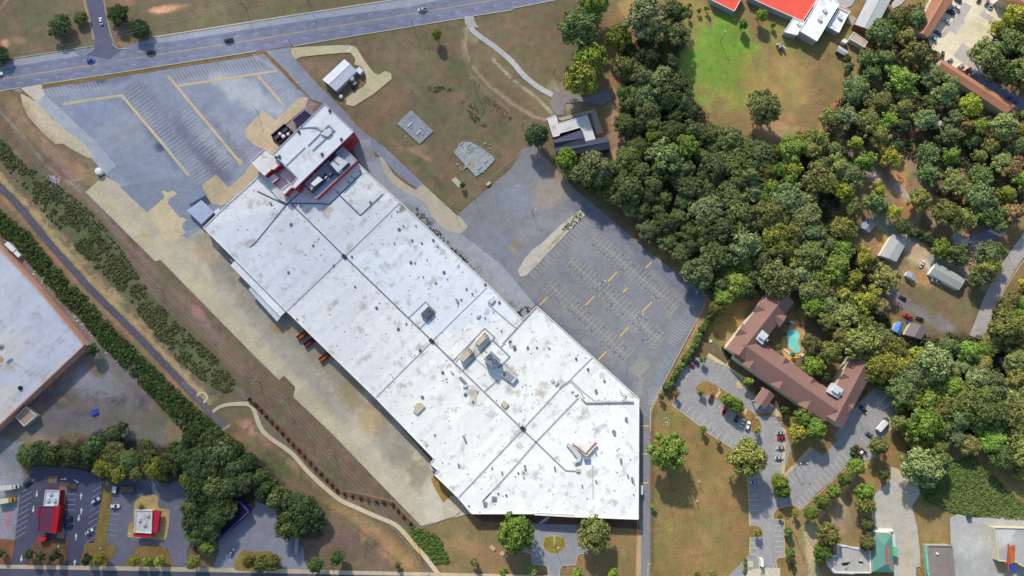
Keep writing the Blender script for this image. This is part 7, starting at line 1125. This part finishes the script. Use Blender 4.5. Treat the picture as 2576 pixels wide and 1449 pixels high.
# shrubs
def shrub(u, v, r, cn, label, group, name='shrub'):
    R = r * S; x, y, _ = W(u, v, R * .6); t = thing(name, label, 'shrub', (x, y, 0), group); g = GREENS[cn]; k = tr.uniform(.85, 1.15)
    o = bpy.data.objects.new('foliage', SMALL[tr.randrange(3)]); scene.collection.objects.link(o); o.parent = t; o.location = (0, 0, R * .7); o.scale = (R, R, R * 1.1); o.color = (*alb((g[0] * k, g[1] * k, g[2] * k)), 1); o.rotation_euler = (0, 0, tr.uniform(0, 6))
    o = bpy.data.objects.new('stem', TRUNK); scene.collection.objects.link(o); o.parent = t; o.scale = (R * .6, R * .6, R * .9)
ORW = ['first', 'second', 'third', 'fourth', 'fifth', 'sixth', 'seventh', 'eighth', 'ninth', 'tenth', 'eleventh', 'twelfth', 'thirteenth', 'fourteenth', 'fifteenth', 'sixteenth', 'seventeenth', 'eighteenth', 'nineteenth', 'twentieth', 'twenty-first', 'twenty-second', 'twenty-third', 'twenty-fourth', 'twenty-fifth', 'twenty-sixth', 'twenty-seventh', 'twenty-eighth', 'twenty-ninth', 'thirtieth']
rowp = P('12', '5,1175 50,1232 102,1292 155,1345 213,1405') + P('13', '265,15 322,72 375,128 432,185 487,247 543,307 598,365 655,422 709,477 764,532 818,590 892,625 967,642 1050,664 1129,684 1211,703 1288,713 1375,731 1431,792 1489,853 1554,918')
rowp = P('02', '2510,1120 2560,1165') [:2] + rowp
for i, (u, v) in enumerate(rowp): shrub(u, v, 4.6, 'dark green', 'dark round shrub on the mulch strip along the pale path, %s from its upper end' % ORW[i], 'dark shrubs in the mulch strip')
hedge = P('22', '2040,200 2020,250 1995,300 1965,345 1940,385 1915,430 1880,480 1860,530 1830,575 1800,640 1765,690 1735,730 1710,770 1680,815 1645,870 1615,920 1585,970 1560,1000')
for i, (u, v) in enumerate(hedge): shrub(u, v, 10 + (i % 3), 'deep green' if i % 2 else 'bright green', 'green hedge shrub between the bare verge and the hotel car park, %s from the top' % ORW[i], 'hedge shrubs beside the hotel car park')
for i, (u, v) in enumerate(P('33', '885,155 855,185 850,215 870,245 905,262')): shrub(u, v, 7, 'deep green', 'clipped dark shrub round the bin enclosure, %s from the top' % ORW[i], 'clipped shrubs round the bin enclosure')
for i, (u, v) in enumerate(P('22', '2130,600 2150,640 2175,670 2195,700')): shrub(u, v, 6, 'dark green', 'dark shrub along the left end wall of the hotel, %s from the top' % ORW[i], 'shrubs along the hotel end wall')
for i, (u, v) in enumerate(P('30', '1270,1620 1290,1640')): pass
for i, (u, v) in enumerate(P('23', '2345,1290 2345,1320 2345,1350 2345,1380 2340,1410')): shrub(u, v, 4.5, 'bright green', 'clipped shrub in the curved hedge by the hotel sign, %s from the top' % ORW[i], 'clipped shrubs by the hotel sign')
for i, (u, v) in enumerate(P('33', '235,1320 240,1350 248,1380 258,1410')): shrub(u, v, 4.5, 'bright green', 'clipped shrub in the short hedge right of the entrance drive, %s from the top' % ORW[i], 'clipped shrubs right of the hotel drive')
for i, (u, v) in enumerate(P('G', '950,600 1020,580 1080,600 1120,650 1180,640 1200,700 1260,690 1290,740 1350,730 1370,760')): shrub(u, v, 11, 'deep green', 'bush in the thick hedge above the pale dirt yard, %s from its left end' % ORW[i], 'bushes of the thick hedge')
# scrub that nobody could count
def scrub(label, polys, n, hmax, cols, seed, name='scrub', sz=.45, thr=.46, cluster=1):
    q = random.Random(seed); V = []; F = []; K = []; tot = 0; ar = [abs(area(p)) for p in polys]
    for p, a in zip(polys, ar):
        x0 = min(t[0] for t in p); x1 = max(t[0] for t in p); y0 = min(t[1] for t in p); y1 = max(t[1] for t in p); k = int(n * a / sum(ar))
        X = np.random.RandomState(seed).uniform(x0, x1, k * 6); Y = np.random.RandomState(seed + 1).uniform(y0, y1, k * 6); ok = inside(X, Y, p) & (fbm(X, Y, 24, 60 + seed) * .6 + fbm(X, Y, 9, 70 + seed) * .4 > thr); X = X[ok][:k]; Y = Y[ok][:k]
        for u, v in zip(X, Y):
            R = q.uniform(.5, 1.4) * hmax * .5; cx, cy, _ = W(u, v, 0); h = hmax * q.uniform(.3, 1); ci = q.choice(cols)
            for j in range(9):
                d = Vector((q.gauss(0, 1), q.gauss(0, 1), abs(q.gauss(.6, .8)))).normalized(); c = Vector((cx + d.x * R, cy + d.y * R, d.z * h)); nn = (d + Vector((q.gauss(0, .5), q.gauss(0, .5), .4))).normalized(); a_ = nn.orthogonal().normalized(); b_ = nn.cross(a_); s = sz * q.uniform(.6, 1.4); o = len(V)
                V += [c - a_ * s, c - b_ * s * .7, c + a_ * s, c + b_ * s * .7]; F.append((o, o + 1, o + 2, o + 3)); K.append(ci)
    me = bpy.data.meshes.new(name); me.from_pydata([tuple(v) for v in V], [], F); o = bpy.data.objects.new(name, me); scene.collection.objects.link(o)
    for ci, c in enumerate(cols): pass
    cs = sorted(set(K), key=str)
    for c in cs: me.materials.append(flat('scrub_%d_%d_%d' % c, c, .9, 0, .35, .6))
    me.polygons.foreach_set('material_index', [cs.index(c) for c in K]); tag(o, label, 'vegetation', None, 'stuff')
B1 = SCRUB1
scrub('dense dark green scrub in a band between the trail and the weedy yard', [B1], 9500, 2.4, [(66, 86, 44), (84, 104, 48), (104, 118, 52), (56, 74, 46)], 3, thr=.41)
scrub('patchy green brush on the bank between the trail and the wires', [SCRUB2], 8000, .9, [(86, 104, 54), (104, 114, 60), (128, 122, 80), (116, 100, 74)], 5, thr=.49, sz=.42)
scrub('tangle of dark creeper on the slope above the bottom right lots', [P('U', '2290,1150 2350,1185 2440,1150 2500,1200 2600,1290 2600,1310 2480,1300 2400,1290 2330,1260')], 5200, .9, [(86, 112, 60), (104, 124, 64), (120, 128, 68)], 7, thr=.36)
scrub('green weeds along the wet ditch at the lower end of the path', [P('13', '1540,950 1660,980 1780,1020 1860,1080 1900,1200 1950,1310 1800,1330 1700,1180 1580,1080'), P('03', '2300,0 2300,1 2301,1')], 700, 1.1, [(84, 108, 48), (104, 124, 52)], 9, thr=.4)
scrub('weedy tufts along the store east wall and the median strip', [P('U', '1050,520 1160,640 1236,724 1225,732 1130,640 1040,530'), P('U', '1300,786 1322,770 1338,775 1318,800'), P('21', '480,880 690,680 720,715 520,950')], 520, .7, [(72, 80, 62), (92, 98, 72)], 13, thr=.44, sz=.3)
scrub('green tufts in the ditch of the lawn below the highway', [P('10', '1660,880 1850,860 2020,900 1900,940 1680,930'), P('10', '2050,1000 2300,1100 2350,1300 2200,1250'), P('10', '2180,780 2576,1180 2576,1260 2300,1020')], 500, .3, [(96, 112, 66), (108, 116, 72)], 15, thr=.52, sz=.26)
scrub('yellow flowering groundcover on the oval entrance island', [P('U', '1372,1352 1384,1350 1380,1366 1370,1374'), P('U', '1405,1350 1418,1354 1420,1374 1412,1368'), P('U', '1378,1381 1410,1381 1404,1389 1384,1389')], 300, .7, [(150, 156, 44), (186, 150, 40)], 17, thr=.1, sz=.25)
scrub('undergrowth on the floor of the right-hand woods', FOREST, 9000, 3.4, [(62, 76, 44), (78, 86, 52), (96, 90, 60)], 19, thr=.4, sz=.6, name='undergrowth')
